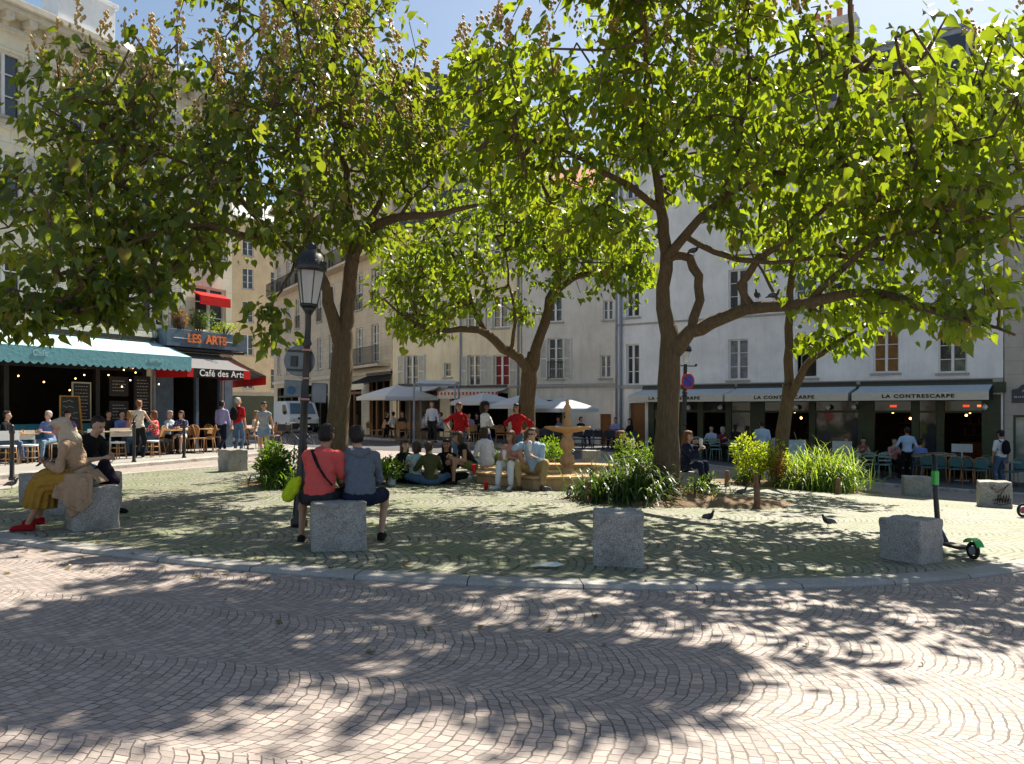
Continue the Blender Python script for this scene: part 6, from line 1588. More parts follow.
for k in range(6):
    a = 2*math.pi*k/6; mb.bar((math.cos(a)*.107, math.sin(a)*.107, 2.89), (math.cos(a)*.182, math.sin(a)*.182, 3.34), .012)
mb.lathe([(.115, 2.86), (.115, 2.90), (.06, 2.905)], (0, 0, 0), 18); mb.lathe([(.185, 3.32), (.20, 3.34), (.21, 3.37), (.20, 3.41), (.19, 3.44), (.17, 3.50), (.13, 3.56), (.08, 3.60), (.06, 3.62), (.07, 3.65), (.03, 3.69), (.005, 3.72)], (0, 0, 0), 24)
for k in range(12): a = 2*math.pi*k/12; mb.ell((math.cos(a)*.19, math.sin(a)*.19, 3.43), (.02, .02, .03))
mb.build('lantern_frame', M_BLACKP, ln)
M_SGB = mat('sign_back_metal', (.13, .15, .17), .3, .2, 5, .05, metal=.5)
def disc(name, parent, c, r, m, M=None, thick=.02, m2=None):
    q = MB(); q.lathe([(r, -thick/2), (r+.006, 0), (r, thick/2)], c, 32, M=M or Matrix.Rotation(R(90), 3, 'X')); return q.build(name, m, parent)
s1 = disc('round_sign_back', ln, (-.115, .09, 2.16), .20, M_SGB, Matrix.Rotation(R(90), 3, 'X'))
q = MB(); q.b2((-.22, .04, 2.08), (-.14, .075, 2.22)); q.b2((-.27, .055, 2.02), (.04, .075, 2.05)); q.b2((-.27, .055, 2.27), (.04, .075, 2.30)); q.build('sign_bracket', M_DARK, ln)
q = MB(); q.b2((-.30, .07, 1.68), (-.06, .09, 1.90)); q.build('square_sign_back', M_SGB, ln, .015)
q = MB(); q.lathe([(.055, -.003), (.055, .003)], (-.2, .062, 1.77), 16, M=Matrix.Rotation(R(90), 3, 'X')); q.build('sticker', mat('blue_sticker', (.02, .1, .2), .4), ln)
q = MB(); q.b2((.06, .07, 1.62), (.26, .09, 1.88)); q.build('square_sign_back', M_SGB, ln, .015)
q = MB()
for z in (1.93, 1.66, 2.3): q.lathe([(.063, z-.012), (.066, z), (.063, z+.012)], (0, 0, 0), 14)
q.build('clamp_ring', mat('pink_clamp', (.5, .25, .22), .5), ln)
# second lamp
p2 = gp(683, 22.5); l2 = empty('street_lamp', tuple(p2), 0, 'slim black lamp post with a no parking disc before the restaurant', 'street lamp'); l2.rotation_euler = (0, R(1.3), 0)
mb = MB(); mb.lathe([(.15, 0), (.14, .5), (.09, .6), (.065, .9), (.055, 2.9), (.05, 3.0)], (0, 0, 0), 14)
for z in (1.3, 2.1, 2.2): mb.lathe([(.07, z-.03), (.08, z), (.07, z+.03)], (0, 0, 0), 14)
mb.build('post', M_BLACKP, l2)
mb = MB(); mb.lathe([(.07, 3.02), (.13, 3.35)], (0, 0, 0), 6, sm=False); mb.build('glass', t.mat, l2)
mb = MB(); mb.lathe([(.14, 3.35), (.17, 3.38), (.15, 3.48), (.06, 3.58), (.005, 3.66)], (0, 0, 0), 16); mb.bar((-.3, 0, 2.95), (.3, 0, 2.95), .03)
for x in (-.3, .3): mb.ell((x, 0, 2.98), .04)
mb.build('lantern_frame', M_BLACKP, l2)
RX = Matrix.Rotation(R(25), 3, 'Z') @ Matrix.Rotation(R(90), 3, 'X')
sg = disc('no_parking_sign', l2, (.06, -.10, 2.52), .22, mat('sign_red', (.6, .02, .03), .35, .03, bump=0), RX)
disc('blue_field', sg, (.066, -.116, 2.52), .165, mat('sign_blue', (.02, .06, .42), .35, .03, bump=0), RX, .006)
q = MB(); v = Matrix.Rotation(R(25), 3, 'Z') @ V3((1, 0, 0)); cc = V3((.072, -.124, 2.52)); q.bar(cc-v*.125+V3((0, 0, .125)), cc+v*.125-V3((0, 0, .125)), .045, .006); q.build('slash', MATS['sign_red'], sg)

# ------------------------------------------------------------------ parasols
def parasol(label, px_, d, w_, ztop, zedge, rz, m1, m2):
    p = gp(px_, d); r = empty('parasol', tuple(p), R(rz), label, 'parasol', 'parasols of the far cafes')
    mb = MB(); mb.tube([(0, 0, 0), (0, 0, ztop)], .035, 10); mb.build('pole', M_WOOD, r)
    mb = MB(); mb.b2((-.3, -.3, 0), (.3, .3, .08)); mb.build('base', M_GRAN, r, .01)
    mb = MB(); h = w_/2; c = [(-h, -h), (h, -h), (h, h), (-h, h)]
    ks = 5
    for i in range(4):
        a, b = c[i], c[(i+1) % 4]
        for j in range(ks):
            f0, f1 = j/ks, (j+1)/ks
            z0 = ztop-(ztop-zedge)*f0+.02*math.sin(math.pi*f0); z1 = ztop-(ztop-zedge)*f1+.02*math.sin(math.pi*f1)
            z0 -= .0; mid0 = .05*f0; mid1 = .05*f1
            m0 = ((a[0]+b[0])/2*f0, (a[1]+b[1])/2*f0, z0-mid0); m1_ = ((a[0]+b[0])/2*f1, (a[1]+b[1])/2*f1, z1-mid1)
            mb.quad((a[0]*f0, a[1]*f0, z0), (a[0]*f1, a[1]*f1, z1), m1_, m0); mb.quad(m0, m1_, (b[0]*f1, b[1]*f1, z1), (b[0]*f0, b[1]*f0, z0))
    cn = mb.build('canopy', m1, r, fix=False); sol = cn.modifiers.new('s', 'SOLIDIFY'); sol.thickness = .012
    v = MB()
    for i in range(4):
        a, b = c[i], c[(i+1) % 4]; v.quad((a[0], a[1], zedge), (b[0], b[1], zedge), (b[0], b[1], zedge-.16), (a[0], a[1], zedge-.16))
    vv = v.build('valance', m2, r, fix=False); sol = vv.modifiers.new('s', 'SOLIDIFY'); sol.thickness = .008
    for i in range(4):
        q = MB(); q.bar((0, 0, ztop-.05), (c[i][0]*.97, c[i][1]*.97, zedge-.03), .02); q.build('rib', M_DARK, r)
M_PAR = cloth('parasol_canvas', (.58, .60, .63), .15)
def cloth_tr(name, col):
    t = NT(name); d_ = t.n('ShaderNodeBsdfDiffuse'); d_.inputs[0].default_value = (*col, 1); tl = t.n('ShaderNodeBsdfTranslucent'); tl.inputs[0].default_value = (*col, 1)
    m = t.n('ShaderNodeMixShader'); m.inputs[0].default_value = .3; t.l(d_.outputs[0], m.inputs[1]); t.l(tl.outputs[0], m.inputs[2]); t.l(m.outputs[0], t.out.inputs[0]); return t.mat
M_PAR = cloth_tr('parasol_canvas_thin', (.72, .74, .76))
parasol('grey white parasol furthest left, over the cane chairs', 397, 36.5, 2.7, 2.55, 2.0, 38, M_PAR, M_PAR)
parasol('grey white parasol behind the women in red, second from the left', 484, 35.0, 2.1, 2.25, 1.85, 42, M_PAR, M_PAR)
parasol('parasol partly hidden by the middle trunk', 524, 33.2, 2.1, 2.2, 1.75, 30, M_PAR, M_PAR)
parasol('parasol over the dark chairs behind the fountain finial', 563, 33.5, 2.1, 2.1, 1.65, 36, M_PAR, M_PAR)
# metal frame of the far cafe terrace
mb = MB(); a = gp(414, 34.5); b = gp(455, 35.4)
fr = empty('terrace_frame', tuple(a), 0, 'grey metal terrace frame with a flat canvas beside the left parasol', 'canopy frame')
dx, dy = b.x-a.x, b.y-a.y
for x, y in ((0, 0), (dx, dy), (0, 2.6), (dx, dy+2.6)): q = MB(); q.bar((x, y, 0), (x, y, 2.55), .07); q.build('post', M_PIPE, fr)
q = MB(); q.bar((0, 0, 2.5), (dx, dy, 2.5), .1); q.bar((0, 2.6, 2.7), (dx, dy+2.6, 2.7), .08); q.bar((0, 0, 2.5), (0, 2.6, 2.7), .08); q.bar((dx, dy, 2.5), (dx, dy+2.6, 2.7), .08); q.build('top_rail', M_PIPE, fr)
q = MB(); q.quad((.03, 0, 2.56), (dx-.03, dy, 2.56), (dx-.03, dy+2.6, 2.78), (.03, 2.6, 2.78)); c_ = q.build('canvas', M_PAR, fr, fix=False)

# ------------------------------------------------------------------ cafe furniture
def make_chair(label, ms, mf, kind='cane', group=None):
    r = empty('cafe_chair', (0, 0, 0), 0, label, 'chair', group)
    mb = MB(); mb.lathe([(.19, .43), (.205, .44), (.205, .46), (.19, .47)], (0, 0, 0), 16); mb.build('seat', ms, r)
    for s in (-1, 1):
        q = MB(); q.tube([(s*.16, -.15, .44), (s*.18, -.18, 0)], .013, 6); q.build('leg', mf, r)
        q = MB(); q.tube([(s*.15, .15, .46), (s*.19, .22, 0)], .013, 6); q.build('leg', mf, r)
    q = MB(); pts = [(-.18, .14, .44), (-.19, .2, .70)]+[(.18*math.cos(math.pi*(1-k/6))*1.02, .21+.02*math.sin(math.pi*k/6), .72+.15*math.sin(math.pi*k/6)) for k in range(7)]+[(.19, .2, .70), (.18, .14, .44)]
    q.tube(pts, .014, 6); q.build('back_frame', mf, r)
    q = MB()
    if kind == 'cane':
        q.box((0, .2, .68), (.33, .012, .28), M=Matrix.Rotation(R(-12), 3, 'X'))
    else:
        for z in (.60, .72, .82): q.box((0, .195+(z-.6)*.1, z), (.35, .014, .05))
    q.build('backrest', ms, r); return r
def make_table(label, mt, sq=True, group=None):
    r = empty('cafe_table', (0, 0, 0), 0, label, 'table', group); q = MB()
    if sq: q.b2((-.3, -.3, .71), (.3, .3, .74))
    else: q.lathe([(.32, .71), (.33, .725), (.32, .74)], (0, 0, 0), 24)
    q.build('tabletop', mt, r, .004); q = MB(); q.tube([(0, 0, .02), (0, 0, .71)], .025, 8); q.build('pedestal', M_DARK, r)
    q = MB(); q.bar((-.24, 0, .015), (.24, 0, .015), .05, .03); q.bar((0, -.24, .016), (0, .24, .016), .05, .03); q.build('foot', M_DARK, r); return r
def make_stool(label, group):
    r = empty('cane_stool', (0, 0, 0), 0, label, 'stool', group); q = MB(); q.lathe([(.18, .43), (.19, .45), (.18, .475)], (0, 0, 0), 14); q.build('seat', M_WHITE, r)
    for sx in (-1, 1):
        for sy in (-1, 1): q = MB(); q.tube([(sx*.12, sy*.12, .43), (sx*.15, sy*.15, 0)], .016, 6); q.build('leg', M_RATTAN, r)
    q = MB()
    for z in (.14, .3): q.torus((0, 0, z), .17, .01, 14, 5)
    q.build('stretcher', M_RATTAN, r); return r
def put(o, loc, rz, label, first):
    c = o if first else copy_tree(o)
    c.location = loc; c.rotation_euler = (0, 0, rz); c['label'] = label; return c
M_GCH = mat('green_folding_metal', (.20, .30, .26), .45, .1); M_TCH = mat('teal_weave', (.06, .16, .17), .5, .2, 60, .3); M_DCH = mat('dark_weave', (.04, .045, .06), .5, .3, 60, .3)
GL_ = 'chairs at the left cafes'; GR_ = 'chairs on the right restaurant terrace'; GF_ = 'chairs at the far cafes'
cr = make_chair('x', M_RATTAN, M_RATTAN, 'cane', GL_); first = True
for px_, off, da, lab in ((200, 2.0, 60, 'cane bistro chair left of the man in the lavender shirt'), (208, 2.3, -120, 'cane bistro chair nearest the kerb by the lavender shirt man'), (191, 1.9, -60, 'cane bistro chair right of the woman with the tan bag'), (213, 1.3, 0, 'cane bistro chair against the grey cafe front'), (252, 1.8, 60, 'cane bistro chair left of the woman in denim shorts'), (274, 2.1, -90, 'tall backed cane chair right of the woman in denim shorts')):
    loc, _ = flw(px_, off); put(cr, tuple(loc), R(A1+da), lab, first); first = False
for i, (px_, da) in enumerate(((50, -70), (67, -20), (156, -150), (168, 10), (182, -60), (4, 40))):
    loc, _ = flw(px_, (1.75, 1.25, 1.9, 1.4, 1.8, 1.6)[i]); put(cr, tuple(loc), R(A1+da), 'cane chair under the '+('man in the blue polo shirt', 'woman in sunglasses', 'woman in red and white', 'woman in the pale blue t-shirt', 'woman with the tan bag', 'man at the far left')[i], False)
tb = make_table('x', M_WOOD, True, 'tables at the left cafes'); first = True
for px_, off, lab in ((20, 1.7, 'square wooden cafe table with yellow edge at the far left'), (98, 1.6, 'square cafe table behind the bent man'), (122, 1.75, 'square cafe table before the man in bright blue'), (172, 2.0, 'square cafe table between the three seated women'), (206, 1.7, 'cafe table in front of the grey cafe doorway'), (248, 1.7, 'cafe table at the street corner')):
    loc, _ = flw(px_, off); put(tb, tuple(loc), R(A1), lab, first); first = False
st = make_stool('x', 'white topped cane stools'); first = True
for px_, off, lab in ((8, 2.4, 'white topped cane stool at the far left picture edge'), (30, 2.3, 'white topped cane stool under the yellow edged table'), (118, 2.6, 'white topped cane stool left of the standing woman'), (152, 2.7, 'white topped cane stool behind the woman in red and white')):
    loc, _ = flw(px_, off); put(st, tuple(loc), R(A1), lab, first); first = False
# teal bench along the wall, napkin stands
p_, t_ = flw(60, .5); bn = empty('wall_bench', tuple(p_), FLu.to_3d().to_2d().angle_signed(Vector((1, 0))) if False else fL.ang, 'long teal upholstered bench inside the blue cafe front', 'bench')
M_TB = mat('teal_upholstery', (.03, .20, .26), .6, .15)
q = MB(); q.b2((-5, -.25, .3), (3.6, .25, .46)); q.build('seat', M_TB, bn, .02); q = MB(); q.b2((-5, .16, .46), (3.6, .28, .95)); q.build('backrest', M_TB, bn, .02); q = MB(); q.b2((-5, -.2, 0), (3.6, .2, .3)); q.build('plinth', M_DARK, bn)
for px_, off, w_, lab in ((8, 2.15, .55, 'white patterned panel at the far left table'), (24, 2.0, .55, 'white patterned panel beside the yellow edged table'), (96, 2.0, .5, 'white menu panel behind the bent man'), (122, 1.95, .75, 'white patterned panel before the man in bright blue')):
    p_, _ = flw(px_, off-.15); q = MB(); q.b2((-w_/2, -.015, .58), (w_/2, .015, .82)); 
    for sx in (-1, 1): q.b2((sx*w_/2-.015, -.015, 0), (sx*w_/2+.015, .015, .58))
    o = q.build('low_screen', mat('white_lattice', (.6, .62, .64), .6, .2, 60, .3, 120)); o.location = p_; o.rotation_euler = (0, 0, fL.ang); tag(o, lab, 'screen')
# easel blackboard
p_, _ = flw(72, .95); ez = empty('easel_board', tuple(p_), fL.ang+R(-6), 'black chalk board in an orange wooden frame standing in the dark cafe', 'chalk board')
q = MB()
for a, b in (((-.34, 0, 0), (-.26, .12, 1.75)), ((.34, 0, 0), (.26, .12, 1.75)), ((-.30, .05, .75), (.30, .05, .75)), ((-.26, .12, 1.73), (.26, .12, 1.73))): q.bar(a, b, .045, .03)
q.build('frame', mat('orange_wood', (.45, .22, .04), .5), ez); q = MB(); q.add([(-.29, .05, .77), (.29, .05, .77), (.25, .12, 1.71), (-.25, .12, 1.71)], [(0, 1, 2, 3)]); pn = q.build('slate', M_BLACKP, ez, fix=False)
for i in range(5):
    q = MB(); z = 1.6-i*.17; pts = [(-.2+.05*k, .085-.02+(.05 if False else 0)+(z-.77)*.07-.01, z+random.uniform(-.035, .035)) for k in range(7 if i < 2 else 9)]; q.tube(pts, .006, 4); q.build('chalk_writing', MATS['chalk'], pn)
# right terrace
cg = make_chair('x', M_GCH, M_GCH, 'slat', GR_); ct = make_chair('x', M_TCH, M_RATTAN, 'cane', GR_); cd = make_chair('x', M_DCH, M_DARK, 'cane', GF_)
tg_ = make_table('x', M_GCH, True, 'tables on the right restaurant terrace')
cands = [('g', x, off, da) for x, off, da in ((700, 2.4, 170), (716, 2.6, 185), (735, 2.5, 175), (748, 2.3, 180), (707, 1.2, 0), (722, 1.2, 0), (738, 1.1, 0), (845, 1.6, -10), (863, 1.4, 20), (856, 2.7, 180), (872, 2.7, 170), (893, 1.3, 50), (884, 2.6, 190))]
cands += [('t', x, off, da) for x, off, da in ((928, 2.6, 180), (942, 2.5, 170), (956, 2.7, 185), (968, 2.6, 178), (980, 2.7, 190), (920, 1.6, -160), (940, 1.2, 0), (960, 1.2, 10), (985, 1.2, -10), (800, 2.4, 180), (815, 2.6, 175), (1012, 2.4, 90), (1020, 1.6, 0))]
fg = ft = True; names = {}
for kind, x, off, da in cands:
    loc, _ = b7w(x, off)
    near = 'front row' if off > 2 else 'wall row'
    place = ('before the left bays' if x < 760 else 'behind the tall grass' if x < 830 else 'left of the waiter' if x < 907 else 'right of the waiter' if x < 975 else 'by the backpack man')
    lab = ('pale green slatted' if kind == 'g' else 'teal woven')+' chair in the '+near+' '+place
    names.setdefault(lab, []).append(1); n = len(names[lab])
    if n > 1: lab += ', '+('second', 'third', 'fourth', 'fifth', 'sixth')[n-2]+' from the left'
    o = put(cg if kind == 'g' else ct, tuple(loc), R(A7+da+random.uniform(-8, 8)), lab, fg if kind == 'g' else ft)
    if kind == 'g': fg = False
    else: ft = False
first = True
for x, off, lab in ((708, 1.85, 'pale green table before the left bays'), (733, 1.8, 'pale green table left of the boy'), (853, 2.1, 'pale green table before the bare shouldered woman'), (877, 2.0, 'pale green table left of the waiter'), (932, 1.9, 'green table just right of the waiter'), (962, 1.9, 'green table behind the teal chairs'), (1010, 1.9, 'table beside the backpack man'), (805, 1.8, 'green table behind the tall grass')):
    loc, _ = b7w(x, off); put(tg_, tuple(loc), R(A7), lab, first); first = False
# far terrace chairs
ff = make_chair('x', M_RATTAN, M_WOOD, 'cane', GF_); first = True
for i, (x, d, da, lab) in enumerate(((372, 37.5, 60, 'cane chair at the left end of the far cafe'), (380, 38, -60, 'cane chair under the left edge of the parasol'), (402, 35.6, 180, 'light cane chair with its back to us below the left parasol'), (412, 35.6, 170, 'light cane chair right behind the black post'), (418, 36.2, 90, 'yellow cane chair left of the walking waiter'), (447, 36, -80, 'cane chair right of the walking waiter'), (470, 34.5, 180, 'cane chair between the red and white tops'), (474, 34.9, 20, 'cane chair behind the curly haired woman'), (500, 34.2, 180, 'cane chair between the curly haired woman and the trunk'), (536, 32.0, 160, 'cane chair right of the middle trunk'), (394, 37.8, -120, 'cane chair of the white shirted guest'), (423, 36.0, 100, 'cane chair of the pale shirted guest'))):
    put(ff, gl(x, d), R(da), lab, first); first = False
first = True
for x, d, da, lab in ((545, 31.5, 180, 'dark woven chair left behind the fountain bowl'), (578, 31.8, 170, 'dark woven chair right behind the fountain bowl'), (588, 32.2, 185, 'dark woven chair before the left wooden door'), (598, 32.3, 175, 'dark woven chair behind the small square block'), (608, 32.2, 180, 'dark woven chair left of the lavender shirt man'), (616, 33.2, 0, 'dark woven chair of the lavender shirt man'), (631, 32.6, -30, 'dark woven chair of the woman in black'), (556, 32.6, 0, 'dark woven chair under the finial parasol')):
    put(cd, gl(x, d), R(da), lab, first); first = False
tf = make_table('x', M_WOOD, False, 'tables at the far cafes'); first = True
for x, d, lab in ((391, 38.2, 'round table under the left parasol'), (408, 37.2, 'round table behind the black post'), (434, 36.8, 'round table behind the walking waiter'), (470, 35.7, 'round table behind the red jumper woman'), (540, 33.2, 'round table right of the middle trunk'), (585, 33.2, 'round table before the left wooden door')):
    put(tf, gl(x, d), 0, lab, first); first = False
q = MB(); q.b2((-.32, -.02, .75), (.32, .02, 1.15)); q.b2((-.02, -.02, 0), (.02, .02, .75)); q.b2((-.2, -.15, 0), (.2, .15, .03)); o = q.build('menu_stand', mat('board_white', (.5, .52, .5), .6)); o.location = b7w(842, 2.0)[0]; o.rotation_euler = (0, 0, R(A7)); tag(o, 'white menu stand among the pale green chairs', 'menu stand')
q = MB(); q.b2((-.3, -.02, .95), (.3, .02, 1.22)); q.b2((-.02, -.02, 0), (.02, .02, .95)); q.b2((-.2, -.15, 0), (.2, .15, .03)); o = q.build('menu_stand', MATS['board_white']); o.location = b7w(962, 1.4)[0]; o.rotation_euler = (0, 0, R(A7)); tag(o, 'small white menu stand above the teal chairs', 'menu stand')
q = MB(); q.b2((-.4, -.03, .3), (.4, .03, 1.15)); q.b2((-.38, -.02, 0), (-.32, .02, .3)); q.b2((.32, -.02, 0), (.38, .02, .3)); o = q.build('pavement_sign', mat('pale_blue_board', (.3, .42, .5), .5)); o.location = gl(792, 23.6); tag(o, 'pale blue pavement board behind the tall grass', 'sign board')

# ------------------------------------------------------------------ vehicles
# kick scooter: stem nearer the block, rear wheel towards the right
M_SCG = mat('scooter_green', (.04, .42, .08), .4, .05, spec=.5); M_TYRE = mat('rubber', (.02, .02, .02), .85, .1)
A_ = gp(937, 9.55); B_ = gp(973, 8.95); ang = math.atan2(B_.y-A_.y, B_.x-A_.x)
sc = empty('kick_scooter', tuple(A_), ang, 'black electric kick scooter with green rear mudguard beside the corner block', 'kick scooter'); Ls = (Vector((B_.x, B_.y))-Vector((A_.x, A_.y))).length
MX = Matrix.Rotation(R(90), 3, 'X')
def wheel(parent, c, r, w_=.045, n='wheel'):
    q = MB(); q.torus(c, r-w_/2, w_/2, 26, 8, MX); o = q.build(n, M_TYRE, parent); q = MB(); q.lathe([(r*.45, -.02), (r*.5, 0), (r*.45, .02)], c, 16, M=MX); q.build('hub', M_PIPE, o); return o
wheel(sc, (0, 0, .1), .10); wheel(sc, (Ls, 0, .1), .10)
q = MB(); q.b2((.14, -.08, .085), (Ls-.12, .08, .125)); q.bar((.16, 0, .11), (.03, 0, .26), .06); q.build('deck', M_DARK, sc, .015)
q = MB(); q.tube([(.0, 0, .11), (.02, 0, .26), (-.02, 0, .62), (-.05, 0, 1.12)], [.022, .032, .03, .026], 12); q.build('stem', M_BLACKP, sc)
q = MB(); q.box((-.035, .0, .86), (.075, .06, .17)); q.build('lock_box', M_SCG, sc, .01)
q = MB(); q.tube([(-.06, -.25, 1.13), (-.05, -.1, 1.15), (-.05, .1, 1.15), (-.06, .25, 1.13)], .014, 8); q.cap((-.06, -.27, 1.13), (-.06, -.16, 1.135), .02, .02); q.cap((-.06, .27, 1.13), (-.06, .16, 1.135), .02, .02); q.tube([(-.05, .12, 1.13), (-.1, .16, 1.14), (-.12, .24, 1.13)], .006, 5); q.build('handlebar', M_DARK, sc)
q = MB()
for i in range(9):
    a0 = R(20+i*14); a1 = R(20+(i+1)*14); r_ = .118
    q.quad((Ls+math.cos(a0)*r_, -.045, .11+math.sin(a0)*r_), (Ls+math.cos(a1)*r_, -.045, .11+math.sin(a1)*r_), (Ls+math.cos(a1)*r_, .045, .11+math.sin(a1)*r_), (Ls+math.cos(a0)*r_, .045, .11+math.sin(a0)*r_))
o = q.build('mudguard', M_SCG, sc, fix=False); sol = o.modifiers.new('s', 'SOLIDIFY'); sol.thickness = .012
sp = gp(1023, 13.3); s2 = empty('kick_scooter', tuple(sp), R(12), 'scooter at the right picture edge showing its red hubbed wheel', 'kick scooter')
w2 = wheel(s2, (0, 0, .12), .12); wheel(s2, (.9, 0, .12), .12)
q = MB(); q.lathe([(.05, -.026), (.052, 0), (.05, .026)], (0, 0, .12), 16, M=MX); q.build('red_hub', mat('red_hub', (.5, .02, .03), .4), s2)
q = MB(); q.b2((.12, -.07, .09), (.8, .07, .13)); q.build('deck', M_DARK, s2, .01); q = MB(); q.tube([(.9, 0, .12), (.88, 0, .3), (.98, 0, 1.1)], .025, 8); q.build('stem', M_DARK, s2); q = MB(); q.tube([(.98, -.25, 1.1), (.98, .25, 1.1)], .015, 8); q.build('handlebar', M_DARK, s2)
# bicycle
bp = gp(300, 25.5, .0); bk = empty('bicycle', tuple(bp), R(158), 'dark bicycle parked in the street left of the lamp post', 'bicycle')
for x in (-.52, .52):
    q = MB(); q.torus((x, 0, .34), .325, .018, 32, 6, MX); w_ = q.build('wheel', M_TYRE, bk); q = MB()
    for k in range(14): a = 2*math.pi*k/14; q.bar((x, 0, .34), (x+math.cos(a)*.31, 0, .34+math.sin(a)*.31), .004)
    q.build('spokes', M_PIPE, w_)
q = MB()
for a, b in (((-.52, .34), (-.12, .32)), ((-.12, .32), (-.22, .82)), ((-.52, .34), (-.2, .74)), ((-.2, .74), (.36, .78)), ((-.12, .32), (.36, .72)), ((.34, .9), (.52, .34))): q.tube([(a[0], 0, a[1]), (b[0], 0, b[1])], .017, 8)
q.build('frame', M_DARK, bk); q = MB(); q.ell((-.24, 0, .88), (.13, .07, .035)); q.build('saddle', M_BLACKP, bk)
q = MB(); q.tube([(.3, -.28, .98), (.38, -.12, 1.0), (.36, 0, .98), (.38, .12, 1.0), (.3, .28, .98)], .013, 8); q.tube([(.36, 0, .98), (.345, 0, .85)], .015, 8); q.build('handlebar', M_DARK, bk)
q = MB(); q.lathe([(.09, -.01), (.09, .01)], (-.12, .03, .32), 18, M=MX); q.build('chainring', M_DARK, bk)
q = MB(); q.b2((.42, -.17, .72), (.75, .17, .95)); q.build('basket', M_DARK, bk, .02)
# white van
vp = gp(296, 51, -.02); vn = empty('parked_van', tuple(vp), R(28), 'white van with blue windscreen parked in the side street behind the lamp', 'van')
M_VAN = mat('van_white', (.62, .68, .72), .3, .04, 3, .0, spec=.6)
prof = [(-2.2, .35), (-2.25, .95), (-1.95, 1.12), (-1.2, 1.88), (-.8, 1.98), (2.3, 1.98), (2.4, 1.7), (2.4, .35)]
q = MB(); q.prism(prof, -.92, .92, axis='x'); bd = q.build('body', M_VAN, vn, .07, 3)
q = MB(); q.add([(-.78, -1.90, 1.20), (.78, -1.90, 1.20), (.68, -1.28, 1.84), (-.68, -1.28, 1.84)], [(0, 1, 2, 3)]); q.add([(-.78, -1.93, 1.19), (.78, -1.93, 1.19), (.68, -1.31, 1.85), (-.68, -1.31, 1.85)], [(0, 1, 2, 3)]); q.build('windscreen', mat('blue_tint_glass', (.06, .14, .22), .08, .2, 2, 0, spec=.8), vn, fix=False)
for s in (-1, 1):
    q = MB(); q.prism([(-1.75, 1.2), (-1.2, 1.75), (-.35, 1.75), (-.35, 1.2)], s*.921, s*.932, axis='x'); q.build('side_window', M_GL, vn)
    q = MB(); q.ell((s*.72, -2.22, .82), (.15, .06, .13)); q.build('headlight', mat('headlamp', (.6, .62, .62), .15, .05, bump=0, spec=.8), vn)
    q = MB(); q.ell((s*1.05, -1.55, 1.25), (.09, .05, .13)); q.build('mirror', M_DARK, vn)
    for y in (-1.45, 1.5):
        q = MB(); q.lathe([(.2, -.1), (.33, -.1), (.34, 0), (.33, .1), (.2, .1)], (s*.84, y, .33), 20, M=Matrix.Rotation(R(90), 3, 'Y')); ww = q.build('wheel', M_TYRE, vn); q = MB(); q.lathe([(.19, -.11), (.19, .11)], (s*.84, y, .33), 16, M=Matrix.Rotation(R(90), 3, 'Y')); q.build('rim', M_PIPE, ww)
q = MB(); q.b2((-.85, -2.30, .35), (.85, -2.2, .6)); q.build('bumper', M_DARK, vn, .03); q = MB(); q.b2((-.4, -2.29, .85), (.4, -2.24, .98)); q.build('grille', M_DARK, vn)

# ------------------------------------------------------------------ pigeons and small things
M_PIG = mat('pigeon_grey', (.045, .048, .06), .6, .4, 25, .3)
def pigeon(label, loc, rz, walk=True, s=.78):
    r = empty('pigeon', tuple(loc), R(rz), label, 'pigeon', 'pigeons on the square' if walk else 'pigeons in the tree'); r.scale = (s, s, s)
    q = MB(); q.ell((0, 0, .13), (.055, .10, .058), Matrix.Rotation(R(-18), 3, 'X')); q.cap((0, -.07, .16), (0, -.10, .225), .034, .022); q.ell((0, -.108, .235), (.02, .026, .021)); q.cap((0, .07, .11), (0, .17, .085), .03, .014)
    remesh(q, 'body', M_PIG, r, .009, 1)
    for sx in (1, -1):
        q = MB(); q.ell((sx*.05, .03, .135), (.014, .10, .042), Matrix.Rotation(R(-14), 3, 'X')); q.build('wing', mat('pigeon_wing', (.09, .095, .11), .6, .3), r)
        q = MB(); q.tube([(sx*.02, 0, .09), (sx*.022, .005, .01), (sx*.022, -.025, .004)], .004, 5); q.build('leg', mat('pigeon_leg', (.35, .1, .08), .6), r)
    q = MB(); q.tube([(0, -.13, .235), (0, -.152, .226)], [.007, .002], 6); q.build('beak', M_DARK, r)
for px_, d, rz, lab in ((546, 14.6, -60, 'pigeon walking left of the fountain shrub, the paler left one'), (569, 14.0, 170, 'pigeon standing next to the dark strap leaf clump'), (709, 11.3, 30, 'pigeon in the shade between the two front blocks'), (828, 11.2, -80, 'pigeon walking in the sun left of the corner block'), (742, 15.3, 90, 'small pigeon pecking right of the soil mound'), (12, 14.2, 110, 'pigeon walking near the left picture edge')):
    pigeon(lab, gp(px_, d), rz)
for px_, py_, d, rz, lab in ((694, 256, 14.4, 60, 'pigeon perched on the hooked limb of the right tree'), (757, 301, 13.7, -30, 'pigeon perched on the long limb, left one of the pair'), (774, 301, 13.4, 70, 'pigeon perched on the long limb, right one of the pair'), (840, 292, 12.5, 100, 'pigeon perched further out on the long limb')):
    pt = at(px_, py_, d); pigeon(lab, pt, rz, False)
q = MB(); p_ = gp(547, 7.75, .012)
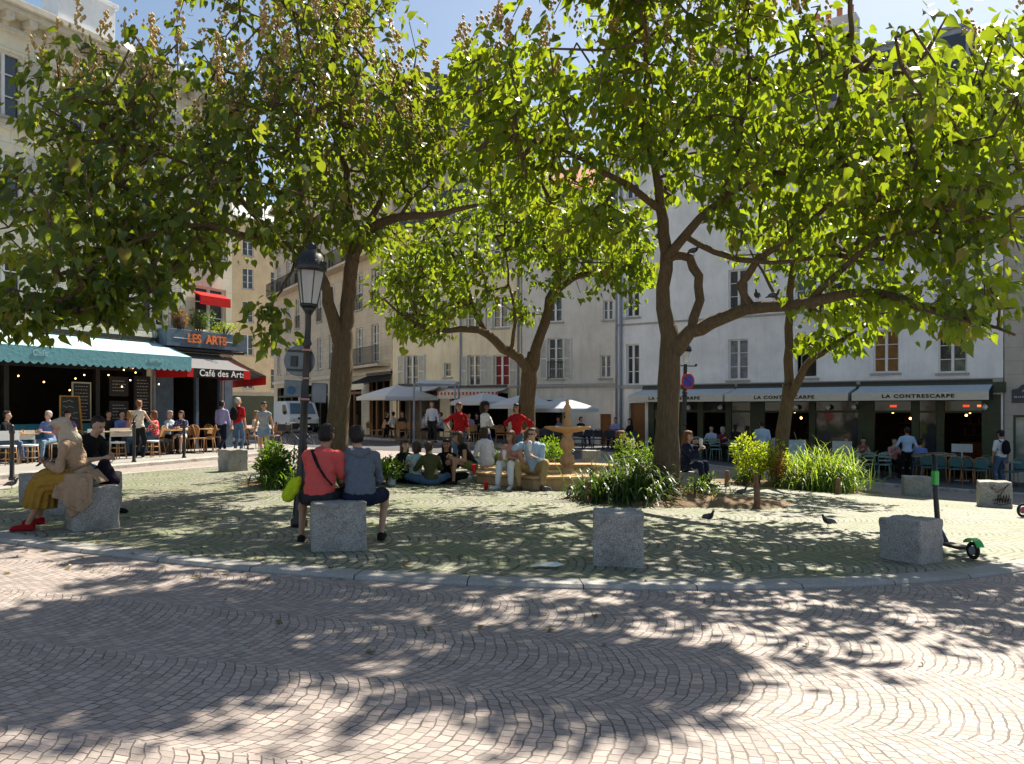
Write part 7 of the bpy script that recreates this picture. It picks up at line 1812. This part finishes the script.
pts = [(-.16, -.05), (-.1, .06), (.02, .05), (.1, .08), (.17, .0), (.08, -.07), (-.04, -.06)]
vs = [(x, y, .012+random.uniform(0, .02)) for x, y in pts]+[(0, 0, .035)]
q.add(vs, [(i, (i+1) % 7, 7) for i in range(7)]); o = q.build('crumpled_paper', M_WHITE, fix=False); o.location = p_; sol = o.modifiers.new('s', 'SOLIDIFY'); sol.thickness = .004; tag(o, 'crumpled white paper lying on the kerb in front of the square', 'paper')
for px_, d, z, lab in ((486, 15.1, 0, 'red paper cup standing on the setts before the fountain'), (474, 15.6, RIM, 'tall red cup standing on the fountain rim')):
    q = MB(); q.lathe([(.035, 0), (.048, .15), (.05, .155)], (0, 0, 0), 14); o = q.build('red_cup', mat('red_paper', (.6, .02, .03), .5, .03, bump=0)); o.location = gp(px_, d, z); tag(o, lab, 'cup')
q = MB(); q.lathe([(.06, 0), (.07, .02), (.07, .24), (.03, .28), (.03, .33)], (0, 0, 0), 12); o = q.build('water_bottle', mat('clear_bottle', (.5, .55, .6), .15, .05, bump=0)); o.location = gp(392, 15.4); tag(o, 'clear bottle on the setts by the circle of friends', 'bottle')
# fallen leaves
V = []; Fv = []; n = 260
B = np.zeros((n, 3)); 
for i in range(n):
    x, y = (rng.uniform(-9, 9), rng.uniform(5, 17)) if i % 2 else (rng.normal(-3.5, 2.2), rng.uniform(7, 8.6))
    B[i] = (x, y, G(x, y)+.012-(STEP if (x/10)**2+((y-15.8)/8.6)**2 > 1 else 0))
D = np.stack([rng.normal(0, 1, n), rng.normal(0, 1, n), rng.uniform(0, .15, n)], 1)
V, Fv, tn = leaves_mesh(B, D, .055*rng.uniform(.6, 1.3, n), rng.uniform(.2, 1, n), flop=.15, upb=3)
tag(link_mesh('fallen_leaves', mesh_np('fallen_leaves', V, Fv, tn, [leaf_mat('dry_leaf', (.08, .05, .02), (.16, .10, .03), (.2, .16, .04), .2, .1)])), 'small dry leaves scattered over the setts and kerb', 'leaves', kind='stuff')
